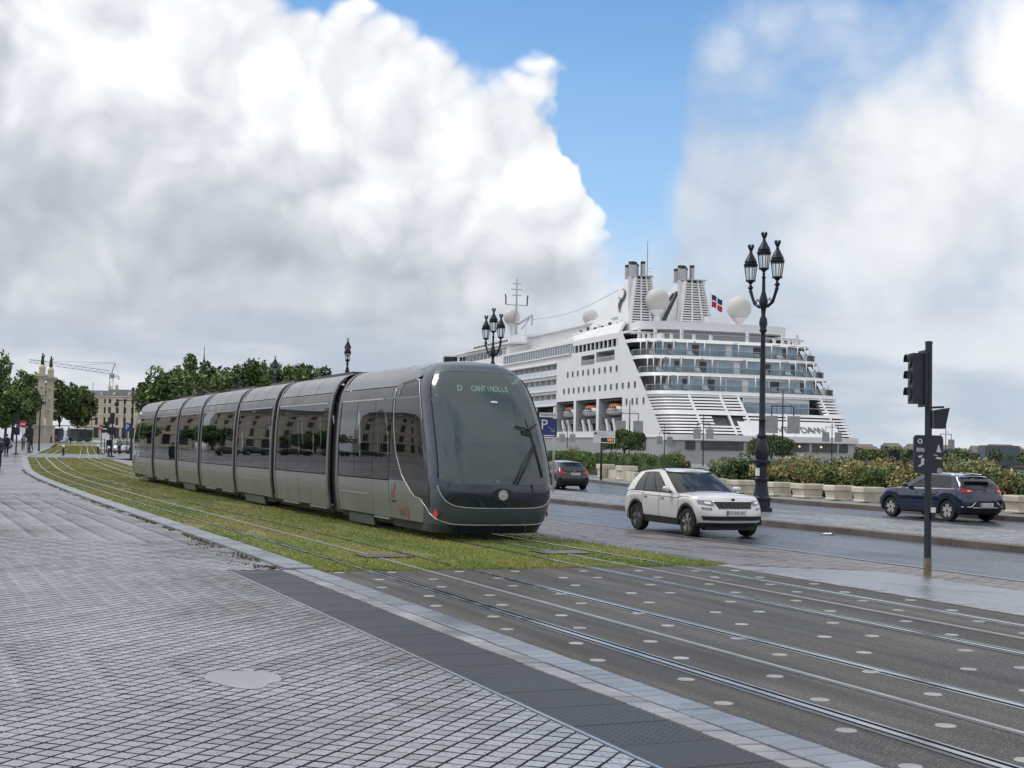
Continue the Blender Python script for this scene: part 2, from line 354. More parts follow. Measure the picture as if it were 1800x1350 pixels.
def wet_material(name, c1, c2, vscale, rough, rvar, bump=.25, bscale=90, island=0.0, speck=None, spec=.5, speck_scale=160, stain=None, streak=0.0):
    """damp stone or asphalt: wet patches are smoother; world-scale patches shared by neighbouring pieces"""
    m = bpy.data.materials.new(name); m.use_nodes = True; nt = m.node_tree; L = nt.links.new; p = nt.nodes['Principled BSDF']
    ge = nt.nodes.new('ShaderNodeNewGeometry'); pos = ge.outputs['Position']
    nz = nt.nodes.new('ShaderNodeTexNoise'); nz.inputs['Scale'].default_value = vscale; nz.inputs['Detail'].default_value = 7; nz.inputs['Roughness'].default_value = .6; L(pos, nz.inputs['Vector'])
    mr = nt.nodes.new('ShaderNodeMapRange'); mr.interpolation_type = 'SMOOTHSTEP'; L(nz.outputs['Fac'], mr.inputs[0]); mr.inputs[1].default_value = .36; mr.inputs[2].default_value = .64
    mx = nt.nodes.new('ShaderNodeMix'); mx.data_type = 'RGBA'; L(mr.outputs[0], mx.inputs[0]); mx.inputs[6].default_value = (*c1, 1); mx.inputs[7].default_value = (*c2, 1)
    outc = mx.outputs[2]
    if speck:
        vo = nt.nodes.new('ShaderNodeTexNoise'); vo.inputs['Scale'].default_value = speck_scale; vo.inputs['Detail'].default_value = 2; L(pos, vo.inputs['Vector'])
        sr = nt.nodes.new('ShaderNodeMapRange'); L(vo.outputs['Fac'], sr.inputs[0]); sr.inputs[1].default_value = .56; sr.inputs[2].default_value = .7
        m2 = nt.nodes.new('ShaderNodeMix'); m2.data_type = 'RGBA'; L(sr.outputs[0], m2.inputs[0]); L(outc, m2.inputs[6]); m2.inputs[7].default_value = (*speck, 1); outc = m2.outputs[2]
    if island: outc = island_var(nt, outc, island)
    if stain:
        ns = nt.nodes.new('ShaderNodeTexNoise'); ns.inputs['Scale'].default_value = .3; ns.inputs['Detail'].default_value = 5; ns.inputs['Distortion'].default_value = .6; L(pos, ns.inputs['Vector'])
        sm = nt.nodes.new('ShaderNodeMapRange'); sm.interpolation_type = 'SMOOTHSTEP'; L(ns.outputs['Fac'], sm.inputs[0]); sm.inputs[1].default_value = .5; sm.inputs[2].default_value = .68; sm.inputs[4].default_value = .6
        m3 = nt.nodes.new('ShaderNodeMix'); m3.data_type = 'RGBA'; L(sm.outputs[0], m3.inputs[0]); L(outc, m3.inputs[6]); m3.inputs[7].default_value = (*stain, 1); outc = m3.outputs[2]
    if streak:
        mp = nt.nodes.new('ShaderNodeMapping'); mp.inputs['Scale'].default_value = (2.2, .09, 1); L(pos, mp.inputs[0]); nk = nt.nodes.new('ShaderNodeTexNoise'); nk.inputs['Scale'].default_value = 1.6; nk.inputs['Detail'].default_value = 6; L(mp.outputs[0], nk.inputs['Vector'])
        kr = nt.nodes.new('ShaderNodeMapRange'); L(nk.outputs['Fac'], kr.inputs[0]); kr.inputs[1].default_value = .35; kr.inputs[2].default_value = .65; kr.inputs[3].default_value = 1 - streak; kr.inputs[4].default_value = 1 + streak
        hk = nt.nodes.new('ShaderNodeHueSaturation'); L(outc, hk.inputs['Color']); L(kr.outputs[0], hk.inputs['Value']); outc = hk.outputs[0]
    L(outc, p.inputs['Base Color'])
    r2 = nt.nodes.new('ShaderNodeMapRange'); L(nz.outputs['Fac'], r2.inputs[0]); r2.inputs[1].default_value = .38; r2.inputs[2].default_value = .62; r2.inputs[3].default_value = max(.05, rough - rvar); r2.inputs[4].default_value = rough + rvar; L(r2.outputs[0], p.inputs['Roughness'])
    p.inputs['Specular IOR Level'].default_value = spec
    nb = nt.nodes.new('ShaderNodeTexNoise'); nb.inputs['Scale'].default_value = bscale; nb.inputs['Detail'].default_value = 4; L(pos, nb.inputs['Vector'])
    bp = nt.nodes.new('ShaderNodeBump'); bp.inputs['Strength'].default_value = bump; bp.inputs['Distance'].default_value = .01; L(nb.outputs['Fac'], bp.inputs['Height']); L(bp.outputs[0], p.inputs['Normal'])
    return m
M_paver = wet_material('paver_stone', (.21, .21, .232), (.31, .315, .35), .45, .23, .10, .15, 120, island=.17, speck=(.05, .05, .055), speck_scale=42, stain=(.17, .15, .15))
M_joint = paver_far_material(); M_grout = material('paver_grout', (.04, .039, .04), .85, var=.3, vscale=8)
M_asph_dark = wet_material('crossing_asphalt', (.046, .044, .044), (.082, .079, .078), .55, .62, .12, 1.0, 70, speck=(.24, .22, .19), speck_scale=62, spec=.25, stain=(.055, .048, .04), streak=.3)
M_road = wet_material('road_asphalt', (.046, .054, .075), (.08, .09, .118), .25, .32, .14, .5, 160, streak=.3, speck=(.13, .13, .135), speck_scale=120)
M_tact = wet_material('tactile_slab', (.026, .029, .038), (.042, .046, .058), .7, .5, .1, .4, 150, spec=.35)
M_granite = wet_material('grey_granite', (.17, .19, .22), (.25, .27, .305), .9, .30, .12, .25, 140, island=.10, speck=(.1, .11, .13), speck_scale=200)
M_sett = wet_material('pale_sett', (.19, .19, .205), (.29, .29, .305), 1.1, .33, .12, .35, 90, island=.16)
M_brownpave = wet_material('brown_paving', (.12, .10, .098), (.19, .165, .165), .5, .33, .14, .3, 80, island=.2)
M_islandpave = wet_material('island_cobbles', (.15, .155, .17), (.25, .26, .28), .6, .3, .12, .4, 60, island=.2)
M_kerbbrown = wet_material('brown_kerb', (.105, .085, .075), (.15, .125, .11), .9, .5, .1, .3, 60, island=.15)
M_quay = wet_material('quay_paving', (.17, .165, .16), (.24, .235, .23), .2, .45, .1, .2, 30)
M_soil = material('soil', (.05, .04, .028), .9, var=.4, vscale=3, bump=.6, bscale=20)
M_steel = material('rail_steel', (.48, .49, .50), .24, .9, var=.12, vscale=3.0, rvar=.08)
M_rust = material('rail_side_steel', (.13, .13, .132), .42, .6, var=.3, vscale=5, rvar=.1)
M_aps = material('power_strip', (.30, .30, .29), .4, .2, var=.2, vscale=3)
M_groove = material('rail_groove', (.010, .010, .010), .9, spec=.0)
M_disc = material('marker_disc_metal', (.22, .22, .22), .55, .0, color2=(.36, .36, .35), vscale=6, rvar=.12, island=.15)
M_grassbase = None
def grass_material(name, blades=False):
    m = bpy.data.materials.new(name); m.use_nodes = True; nt = m.node_tree; L = nt.links.new; p = nt.nodes['Principled BSDF']
    ge = nt.nodes.new('ShaderNodeNewGeometry'); mp = nt.nodes.new('ShaderNodeMapping'); mp.inputs['Scale'].default_value = (1.0, .28, 1); L(ge.outputs['Position'], mp.inputs[0])
    n1 = nt.nodes.new('ShaderNodeTexNoise'); n1.inputs['Scale'].default_value = .55; n1.inputs['Detail'].default_value = 7; n1.inputs['Roughness'].default_value = .65; L(mp.outputs[0], n1.inputs['Vector'])
    cr = nt.nodes.new('ShaderNodeValToRGB'); e = cr.color_ramp.elements
    e[0].position = .36; e[0].color = (.145, .195, .046, 1); e[1].position = .66; e[1].color = (.32, .26, .095, 1)
    a = e.new(.47); a.color = (.225, .275, .065, 1); b = e.new(.56); b.color = (.29, .295, .08, 1)
    L(n1.outputs['Fac'], cr.inputs[0]); outc = cr.outputs[0]
    if blades: outc = island_var(nt, outc, .35)
    else:
        n2 = nt.nodes.new('ShaderNodeTexNoise'); n2.inputs['Scale'].default_value = 55; n2.inputs['Detail'].default_value = 4; L(ge.outputs['Position'], n2.inputs['Vector'])
        hs = nt.nodes.new('ShaderNodeHueSaturation'); L(outc, hs.inputs['Color']); mr = nt.nodes.new('ShaderNodeMapRange'); L(n2.outputs['Fac'], mr.inputs[0]); mr.inputs[1].default_value = .3; mr.inputs[2].default_value = .7; mr.inputs[3].default_value = .36; mr.inputs[4].default_value = .8; L(mr.outputs[0], hs.inputs['Value']); outc = hs.outputs[0]
    sx = nt.nodes.new('ShaderNodeSeparateXYZ'); L(ge.outputs['Position'], sx.inputs[0]); dr = nt.nodes.new('ShaderNodeMapRange'); dr.interpolation_type = 'SMOOTHSTEP'; L(sx.outputs[1], dr.inputs[0]); dr.inputs[1].default_value = 26; dr.inputs[2].default_value = 62; dr.inputs[4].default_value = .42
    md = nt.nodes.new('ShaderNodeMix'); md.data_type = 'RGBA'; L(dr.outputs[0], md.inputs[0]); L(outc, md.inputs[6]); md.inputs[7].default_value = (.22, .18, .06, 1) if blades else (.15, .125, .04, 1); outc = md.outputs[2]
    L(outc, p.inputs['Base Color']); p.inputs['Roughness'].default_value = .6; p.inputs['Specular IOR Level'].default_value = .3
    return m
M_grassbase = grass_material('lawn_turf'); M_blade = grass_material('grass_blade', True)

# ---- the base ground and the river
def base_ground():
    ys = span(-400, -30, 60)[:-1] + YS + span(420, 3600, 300)[1:]
    def zz(y): return zg(min(y, 420)) - .55
    m = MB(); xs = [-3000, -800, -200, -60, 0, 40, 92]
    m.add([(x, y, zz(y)) for y in ys for x in xs], [(j * 7 + i, j * 7 + i + 1, j * 7 + i + 8, j * 7 + i + 7) for j in range(len(ys) - 1) for i in range(6)])
    o = m.build('ground', M_quay, kind='structure')
    w = MB(); w.box(92.02, 900, -600, 3600, -9, -4.6)
    wm = material('river_water', (.10, .085, .06), .12, bump=.5, bscale=.6, var=.2, vscale=.05)
    w.build('river', wm, kind='structure')
    q = MB(); q.box(91.4, 92, -400, 3600, -9, -.15); q.build('quay_edge', M_granite, kind='structure')
    f = MB()
    def bank(u, v):
        x = 620 + 1600 * u ** 1.5; y = -300 + 3800 * v; return (x, y, -3.5 + min(1, u * 8) * 3.2 + u * 14 + 9 * u * mnoise.noise((x * .002, y * .002, 0)))
    f.grid(bank, 16, 40); f.build('far_bank', material('far_bank_land', (.10, .115, .07), .9, var=.3, vscale=.01, coords='Object'), kind='structure', smooth='full')
base_ground()

# ---- plaza with its stones
PX1 = 3.70
plaza = sheet('plaza_pavement', -70, lambda y: PX1 if y <= 18.6 else 4.50 + curve(y), -.012, -.012, sorted(YS + [18.6, 18.61]), M_joint, nx=1)
def plaza_stones():
    g = .133; a = R(46.5); ca, sa = math.cos(a), math.sin(a); h = g / 2 - .0072
    def stone(seed):
        rr = random.Random(seed); m = MB(); t = [(-h, -h), (h, -h), (h, h), (-h, h)]; b = .0025
        top = [((x - math.copysign(b, x)) + rr.uniform(-.0015, .0015), (y - math.copysign(b, y)) + rr.uniform(-.0015, .0015), rr.uniform(-.0022, .0018)) for x, y in t]
        low = [(x, y, -.005) for x, y in t]; bot = [(x, y, -.02) for x, y in t]
        m.add(top, [(0, 1, 2, 3)]); m.m = 1
        m.add(top + low, [(4 + i, 4 + (i + 1) % 4, (i + 1) % 4, i) for i in range(4)]); m.add(low + bot, [(4 + i, 4 + (i + 1) % 4, (i + 1) % 4, i) for i in range(4)])
        return m
    mats = [M_paver, M_grout]
    shapes = [stone(i) for i in range(12)]; meshes = [s.mesh('paver', mats) for s in shapes]
    cells = []; cut = []
    for i in range(-420, 420):
        for j in range(-420, 420):
            x = ca * i * g - sa * j * g; y = sa * i * g + ca * j * g
            if y < 4.5 or y > 46 or x < -2.5 - .02 * y: continue
            lim = PX1 if y < 18.66 else 4.50 + curve(y)
            if x > lim + .09: continue
            (cells if x < lim - .093 else cut).append((x, y))
    def vis(c):
        xc = c[0] * math.cos(YAW) - c[1] * math.sin(YAW); zc = c[0] * math.sin(YAW) + c[1] * math.cos(YAW)
        return zc > 7.55 and abs(xc / zc) < .372
    near = sorted([c for c in cells if vis(c)], key=lambda c: c[0] * math.sin(YAW) + c[1] * math.cos(YAW))[:300]
    ns = set(near)
    for k, c in enumerate(near): link_mesh('paver', meshes[(k * 5) % 12], plaza, (c[0], c[1], zg(c[1])), a)
    m = MB()
    for k, (x, y) in enumerate(cells):
        if (x, y) in ns: continue
        s = shapes[(k * 7) % 12]; b = len(m.v); zz = zg(y); nf = 5 if y > 22 else 9
        m.v.extend([(x + ca * p[0] - sa * p[1], y + sa * p[0] + ca * p[1], zz + p[2]) for p in s.v]); m.f.extend([tuple(b + q for q in f) for f in s.f[:nf]]); m.mi.extend(s.mi[:nf])
    # stones cut along the edging
    for x, y in cut:
        lim = (PX1 if y < 18.66 else 4.50 + curve(y)) - .006; poly = [(x + ca * p[0] - sa * p[1], y + sa * p[0] + ca * p[1]) for p in ((-h, -h), (h, -h), (h, h), (-h, h))]; out = []
        for (xa, ya), (xb, yb) in zip(poly, poly[1:] + poly[:1]):
            if xa <= lim: out.append((xa, ya))
            if (xa <= lim) != (xb <= lim): t = (lim - xa) / (xb - xa); out.append((lim, ya + t * (yb - ya)))
        if len(out) < 3: continue
        zz = zg(y); n = len(out); m.m = 0; m.add([(q[0], q[1], zz - .001) for q in out], [tuple(range(n))]); m.m = 1
        m.add([(q[0], q[1], zz - .001) for q in out] + [(q[0], q[1], zz - .02) for q in out], [(n + i, n + (i + 1) % n, (i + 1) % n, i) for i in range(n)])
    m.build('paver_field', mats, plaza, kind='stuff')
plaza_stones()
# edge pieces of the plaza: cut stones along the slabs
def blocks(name, parent, xa, xb, ya, yb, step, ztop, h, mat, gap=.008, jit=.003, limit=300, smoothgap=True, far_name=None, followcurve=False, skew=0.0, bevel=.006):
    """a row of separate stones; the first ones are single parts, the far remainder one part"""
    n = int(round((yb - ya) / step)); cnt = 0; rest = MB(); rr = random.Random(hash(name) % 997 if False else len(name) * 13)
    for i in range(n):
        y0 = ya + i * step + gap / 2; y1 = ya + (i + 1) * step - gap / 2
        dz = rr.uniform(-jit, jit); c0 = curve((y0 + y1) / 2) if followcurve else 0.0
        cs = (curve(y1) - curve(y0)) if followcurve else 0.0
        X0, X1 = xa + c0 + gap / 2, xb + c0 - gap / 2; zt = ztop + dz + zg((y0 + y1) / 2)
        b = bevel
        pts = [(X0 - cs / 2, y0 + skew), (X1 - cs / 2, y0), (X1 + cs / 2, y1), (X0 + cs / 2, y1 + skew)]
        cxm = (X0 + X1) / 2; cym = (y0 + y1) / 2
        inn = [(x + (b if x < cxm else -b), y + (b if y < cym else -b)) for x, y in pts]
        m = MB() if cnt < limit else rest
        m.add([(x, y, zt) for x, y in inn] + [(x, y, zt - b) for x, y in pts] + [(x, y, zt - h) for x, y in pts],
              [(0, 1, 2, 3)] + [(4 + k, 4 + (k + 1) % 4, (k + 1) % 4, k) for k in range(4)] + [(8 + k, 8 + (k + 1) % 4, 4 + (k + 1) % 4, 4 + k) for k in range(4)])
        if cnt < limit: m.build(name, mat, parent)
        cnt += 1
    if rest.f: rest.build(far_name or name + '_run', mat, parent, kind='stuff')

border = sheet('kerb_line', 3.70, 4.90, -.02, -.02, span(-6, 18.6, 4), M_asph_dark)
blocks('kerb_slab', border, 4.62, 4.90, 3.0, 18.6, .18, .012, .03, M_granite, gap=.006, limit=90)
blocks('sett', border, 4.43, 4.615, 3.0, 18.6, .2, .004, .02, M_sett, gap=.014, limit=80, jit=.004, skew=.03)
blocks('tactile_slab', border, 3.735, 4.42, 3.0, 18.6, .6, .002, .02, M_tact, gap=.004, limit=30, jit=.001)
bm_ = MB(); bm_.box(3.700, 3.73, 3.0, 18.6, -.02, .006); bm_.build('metal_edging', material('edging_metal', (.38, .40, .43), .3, .8, rvar=.1), border)
def tactile_studs():
    m = MB()
    for i in range(int(15.4 / .06)):
        for j in range(11):
            y = 3.1 + i * .06; x = 3.79 + j * .058
            if (x - 3.735) < .02: continue
            s_ = .010; h = .006 if y < 14 else .005
            if y > 16.8 and (i + j) % 2: continue
            m.add([(x - s_, y - s_, .001), (x + s_, y - s_, .001), (x + s_, y + s_, .001), (x - s_, y + s_, .001), (x - s_ * .5, y - s_ * .5, h), (x + s_ * .5, y - s_ * .5, h), (x + s_ * .5, y + s_ * .5, h), (x - s_ * .5, y + s_ * .5, h)],
                  [(4, 5, 6, 7), (0, 1, 5, 4), (1, 2, 6, 5), (2, 3, 7, 6), (3, 0, 4, 7)])
    m.build('tactile_stud_field', M_tact, border, kind='stuff')
tactile_studs()
kerbL = sheet('lawn_kerb', lambda y: 4.42 + curve(y), lambda y: 4.95 + curve(y), -.03, -.03, sorted([18.6] + [y for y in YS if 18.6 < y < 200]), M_soil)
blocks('kerb_slab', kerbL, 4.50, 4.90, 18.6, 60.0, .5, .035, .06, M_granite, gap=.006, limit=84, followcurve=True)
_s = [y for y in span(60, 200, 4)]
def ribbon(name, x0, x1, z0, z1, ys, mat, parent, smooth=False):
    """long solid strip following the tram line"""
    m = MB(); vs = []
    for y in ys:
        c = curve(y); g = zg(y); vs += [(x0 + c, y, g + z0), (x1 + c, y, g + z0), (x1 + c, y, g + z1), (x0 + c, y, g + z1)]
    fs = [(0, 1, 2, 3)]
    for j in range(len(ys) - 1):
        b = j * 4
        for k in range(4): fs.append((b + k, b + 4 + k, b + 4 + (k + 1) % 4, b + (k + 1) % 4))
    n = (len(ys) - 1) * 4; fs.append((n + 3, n + 2, n + 1, n)); m.add(vs, fs)
    return m.build(name, mat, parent)
ribbon('kerb_run', 4.50, 4.90, -.03, .035, _s, M_granite, kerbL)

# ---- crossing, discs, lawn, tracks
crossing = sheet('tram_crossing', 4.90, 11.10, 0.0, 0.0, span(-8, 18.3, 3), M_asph_dark)
def discs():
    n = 18; m = MB(); r_ = .069
    m.add([(r_ * math.cos(2 * math.pi * k / n), r_ * math.sin(2 * math.pi * k / n), 0) for k in range(n)] + [(.93 * r_ * math.cos(2 * math.pi * k / n), .93 * r_ * math.sin(2 * math.pi * k / n), .004) for k in range(n)],
          [tuple(range(n, 2 * n))] + [(k, (k + 1) % n, n + (k + 1) % n, n + k) for k in range(n)])
    me = m.mesh('marker_disc', M_disc)
    cols_ = [(5.35, 5.10, 0), (6.08, 5.84, 0), (6.98, 6.78, 0), (7.60, 7.87, 1), (8.37, 8.61, 1), (9.22, 9.46, 0), (10.27, 10.05, 1), (10.93, 10.69, 1)]
    # measured rows: first disc of each column and its zig-zag partner one step on
    start = {5.35: 7.19, 5.10: 8.22, 6.08: 7.12, 5.84: 8.14, 6.98: 9.06, 6.78: 8.08, 7.60: 9.96, 7.87: 8.95, 8.37: 8.88, 8.61: 9.82, 9.22: 10.72, 9.46: 11.71, 10.27: 11.52, 10.05: 10.60, 10.93: 11.45, 10.69: 10.45}
    for x, y0 in start.items():
        y = y0
        while y > 3.5: y -= 1.972
        while y < 18.2:
            link_mesh('marker_disc', me, crossing, (x + rnd.uniform(-.012, .012), y, zg(y)))
            y += 1.972
discs()
lawn = sheet('tram_lawn', lambda y: 4.90 + curve(y), lambda y: 11.30 + curve(y) if y > 18.4 else 11.10, .0, .0, sorted([18.3] + [y for y in YS if 18.3 < y < 300]), M_grassbase, nx=4)
XR = {'a': (5.57, 7.07, 6.37), 'b': (8.95, 10.45, 9.70)}
def tracks():
    labs = {'a': 'empty near tram track of grooved steel rails beside the plaza kerb', 'b': 'far tram track of grooved steel rails carrying the dark tram'}
    ys1 = span(-8, 18.3, 6); ys2 = [18.3] + [y for y in YS if 18.3 < y < 300]; ysall = ys1[:-1] + ys2
    for k, (l, r_, c) in XR.items():
        t = tag(empty('tram_track', (c, 0, 0)), labs[k], 'tram track', 'tram tracks'); off = Vector((-c, 0, 0))
        def rb(name, x0, x1, z0, z1, ys, mat):
            o = ribbon(name, x0 - c, x1 - c, z0, z1, ys, mat, t); return o
        for side, x in ((1, l), (-1, r_)):
            rail = rb('rail', x - .029, x + .029, -.03, .010, ysall, M_steel)
            g0, g1 = (x + .029, x + .075) if side > 0 else (x - .075, x - .029)
            gg = ribbon('rail_groove', g0 - c, g1 - c, -.03, .0035, ysall, M_groove, rail)
            h0, h1 = (g1, g1 + .022) if side > 0 else (g0 - .022, g0)
            ribbon('guard_lip', h0 - c, h1 - c, -.03, .009, ys1, M_steel, rail)
            o0, o1 = (x - .05, x - .029) if side > 0 else (x + .029, x + .05)
            ribbon('rail_seal', o0 - c, o1 - c, -.03, .004, ysall, M_groove, rail)
            s0, s1 = (x - .095, x - .05) if side > 0 else (x + .05, x + .095)
            ribbon('rail_strip', s0 - c, s1 - c, -.03, .0065, ys1, M_rust, rail)
        pr = rb('power_rail', c - .05, c + .05, -.03, .006, ysall, M_rust)
        ribbon('contact_strip', -.012, .034, .0, .0105, ysall, M_aps, pr)
tracks()
cross = sheet('cross_street', lambda y: -40, lambda y: 16.4 + curve(y), .0045, .0045, span(120, 142, 4), M_road, nx=12)
def grass():
    m = MB(); V = []; F = []; rr = random.Random(3)
    def blade(x, y, h, w):
        a = rr.uniform(0, math.pi); dx, dy = math.cos(a) * w, math.sin(a) * w; lx, ly = rr.uniform(-.6, .6) * h, rr.uniform(-.6, .6) * h
        b = len(V); z = zg(y); V.extend([(x - dx, y - dy, z), (x + dx, y + dy, z), (x + lx, y + ly, z + h)]); F.append((b, b + 1, b + 2))
    rails = [5.57, 6.37, 7.07, 8.95, 9.70, 10.45]
    n = 0
    while n < 150000:
        u = rr.random(); y = 18.25 + 62 * u ** 1.75; x = rr.uniform(4.9, 11.28) + 0
        if any(abs(x - q) < .075 for q in rails[:1] + rails[3:]) and rr.random() > .12: continue
        if mnoise.noise((x * 1.3, y * .5, 7)) > .42 and rr.random() < .75: continue
        if abs(x - 6.37) < .055 or (abs(x - 7.07) < .03 and y < 20): continue
        far = 1 + (y - 18) / 45
        blade(x + curve(y), y, rr.uniform(.008, .026) * (1.5 if rr.random() < .06 else 1), .005 * far + .004)
        n += 1
    for k in range(52000):
        y = 78 + 150 * rr.random() ** 1.6; x = rr.uniform(4.95, 11.25)
        if 119.5 < y < 142.5 or any(abs(x - q) < .09 for q in rails): continue
        f_ = y / 80; blade(x + curve(y), y, rr.uniform(.015, .04) * f_, .016 * f_)
    for k in range(9000):     # ragged edges over the kerb, rail sides and the crossing end
        e = rr.random()
        if e < .3: x, y = 4.9 + rr.uniform(-.01, .08), 18.3 + 45 * rr.random() ** 1.6; x += curve(y)
        elif e < .62: x, y = 11.28 + rr.gauss(.03, .06), 18.3 + 28 * rr.random() ** 1.4; x += curve(y)
        elif e < .8: x, y = rr.uniform(4.95, 11.2), 18.3 + rr.gauss(-.02, .05)
        else: y = 18.3 + 40 * rr.random() ** 1.6; x = rr.choice([5.57 - .1, 5.57 + .1, 7.07, 8.95 + .1, 10.45 - .1, 10.45 + .1]) + rr.gauss(0, .03) + curve(y)
        blade(x, y, rr.uniform(.015, .045), .007)
    m.add(V, F); o = m.build('grass', M_blade, kind='stuff'); tag(o, 'short green and straw coloured grass growing between the tram rails', 'grass')
    # moss and weeds along the outside of the kerb
    V2 = MB(); 
    for k in range(3000):
        y = 18.8 + 60 * rr.random() ** 1.5; x = 4.46 + curve(y) - abs(rr.gauss(0, .10)) * (1.6 if 19 < y < 24 else .6)
        if mnoise.noise((x * 2, y * .8, 3)) < -.1: continue
        s_ = rr.uniform(.01, .03); a = rr.uniform(0, 6.28); z = zg(y); hh = rr.uniform(.01, .03)
        V2.add([(x + s_ * math.cos(a), y + s_ * math.sin(a), z), (x + s_ * math.cos(a + 2.1), y + s_ * math.sin(a + 2.1), z), (x + s_ * math.cos(a + 4.2), y + s_ * math.sin(a + 4.2), z + hh)], [(0, 1, 2)])
    mo = V2.build('moss', material('moss', (.085, .072, .03), .9, island=.5), kind='stuff'); tag(mo, 'brownish moss and weeds along the outside of the kerb', 'moss')
grass()
for (x, y, lx, ly, lab) in ((6.55, 20.6, .38, .28, 'flat grey metal cover plate set in the grass between the near rails'), (9.75, 20.9, .42, .30, 'flat grey metal cover plate set in the grass ahead of the tram')):
    m = MB(); m.box(-lx, lx, -ly, ly, 0, .018); o = m.build('cover_plate', M_rust, loc=(x + curve(y), y, zg(y))); tag(o, lab, 'cover plate', 'cover plates in the grass')
    f = MB()
    f.prism([(-lx - .03, -ly - .03), (lx + .03, -ly - .03), (lx + .03, ly + .03), (-lx - .03, ly + .03)], 0, .012); f.build('plate_frame', M_groove, o)
# puddle on the plaza
def puddle():
    m = MB(); n = 40; V = [(0, 0, .0022)]
    for k in range(n):
        a = 2 * math.pi * k / n; r_ = 1 + .16 * math.sin(2 * a + .6) + .1 * math.sin(3 * a + 2) + .07 * math.sin(5 * a)
        V.append((.26 * r_ * math.cos(a), .40 * r_ * math.sin(a), .0022))
    m.add(V, [(0, 1 + k, 1 + (k + 1) % n) for k in range(n)])
    pm = material('puddle_water', (.20, .205, .215), .03, spec=1.0)
    m.build('puddle', pm, loc=(2.14, 10.1, zg(10.2)), kind='structure').rotation_euler = (0, 0, R(22))
puddle()

# ---- right hand side: pavement, roads, island
RX0 = 11.30
def xroad(y): return 16.5 + .5 * curve(y)
def xmed0(y): return 21.55 + (0 if y < 200 else 0)
def xmed1(y): return 26.40 if y < 50 else 26.40 + .0 * y
_fk = smooth_interp([-30, 47, 60, 75, 95, 120, 160, 420], [32.1, 32.2, 34.2, 37.2, 41.5, 43, 44, 46])
def xfar(y): return _fk(y)
pav = sheet('right_pavement', lambda y: (11.30 + curve(y)) if y > 18.4 else 11.10, xroad, .0, -.285, sorted(YS + [18.4, 18.39]), M_brownpave, nx=4)
def right_pavement_stones():
    """stones of the brown pavement, laid straight; near ones single"""
    rr = random.Random(5); rest = MB(); cnt = 0; items = []
    for j in range(0, 96):
        y = 8.0 + j * .36
        for i in range(0, 24):
            x = 11.62 + i * .2 + .0
            if x > xroad(y) - .25: continue
            if y < 18.3 and x < 14.0: continue
            items.append((x + (curve(y) if y > 18.4 else 0), y + (.18 if i % 2 else 0)))
    items.sort(key=lambda q: q[0] * math.sin(YAW) + q[1] * math.cos(YAW))
    def vis(c):
        xc = c[0] * math.cos(YAW) - c[1] * math.sin(YAW); zc = c[0] * math.sin(YAW) + c[1] * math.cos(YAW)
        return abs(xc / zc) < .38
    for x, y in items:
        X0, X1, y0, y1 = x + .004, x + .196, y + .004, y + .356
        def z(xx): return zg(y) - .285 * min(1, max(0, (xx - 11.3) / 5.2)) + .004
        dz = rr.uniform(-.003, .004); b = .005
        vs = [(X0 + b, y0 + b, z(X0) + dz), (X1 - b, y0 + b, z(X1) + dz), (X1 - b, y1 - b, z(X1) + dz), (X0 + b, y1 - b, z(X0) + dz), (X0, y0, z(X0) - .012), (X1, y0, z(X1) - .012), (X1, y1, z(X1) - .012), (X0, y1, z(X0) - .012)]
        fs = [(0, 1, 2, 3)] + [(4 + k, 4 + (k + 1) % 4, (k + 1) % 4, k) for k in range(4)]
        if cnt < 300 and vis((x, y)): MB().add(vs, fs).build('paver', M_brownpave, pav); cnt += 1
        else: rest.add(vs, fs)
    rest.build('paver_field', M_brownpave, pav, kind='stuff')
right_pavement_stones()
# slabs between crossing and pole
M_slab = wet_material('pale_crossing_slab', (.13, .14, .165), (.20, .21, .24), .7, .26, .1, .25, 120, island=.08)
slabs = sheet('right_crossing_slabs', 11.10, 14.35, .0055, -.155, span(-8, 18.3, 4), M_slab, nx=3)
def zr(x): return -.285 * max(0, (x - 11.1)) / 5.4
blocks('sett', slabs, 11.12, 11.36, 3.0, 18.3, .2, .012, .02, M_sett, gap=.012, limit=76, jit=.003)
for i_, (a_, b_) in enumerate(((11.38, 12.0), (12.02, 12.9), (12.92, 13.9))):
    blocks('slab', slabs, a_, b_, 3.0, 18.2, .76, .012 + zr(b_), .02, M_slab, gap=.006, limit=20, jit=.001)
blocks('sett', slabs, 13.92, 14.16, 3.0, 18.2, .2, .012 + zr(14.1), .03, M_sett, gap=.012, limit=76, jit=.003)
edge = sheet('road_edge_kerb', lambda y: xroad(y) + .002, lambda y: xroad(y) + .16, -.272, -.276, YS, M_granite)
road1 = sheet('road', lambda y: xroad(y) + .1, 21.7, -.29, -.29, YS, M_road, nx=2)
road2 = sheet('far_road', 26.3, lambda y: xfar(y) + .1, -.294, -.294, YS, M_road, nx=2)
island = sheet('traffic_island', 21.9, 26.1, -.135, -.135, YS, M_islandpave, nx=3)
blocks('kerb_stone', island, 21.55, 21.9, 8.0, 80, .95, -.125, .2, M_kerbbrown, gap=.012, limit=80, jit=.004, bevel=.02)
blocks('kerb_stone', island, 26.1, 26.4, 8.0, 80, .95, -.13, .2, M_kerbbrown, gap=.012, limit=80, jit=.004, bevel=.02)
ribbon_y = span(80, 300, 20)
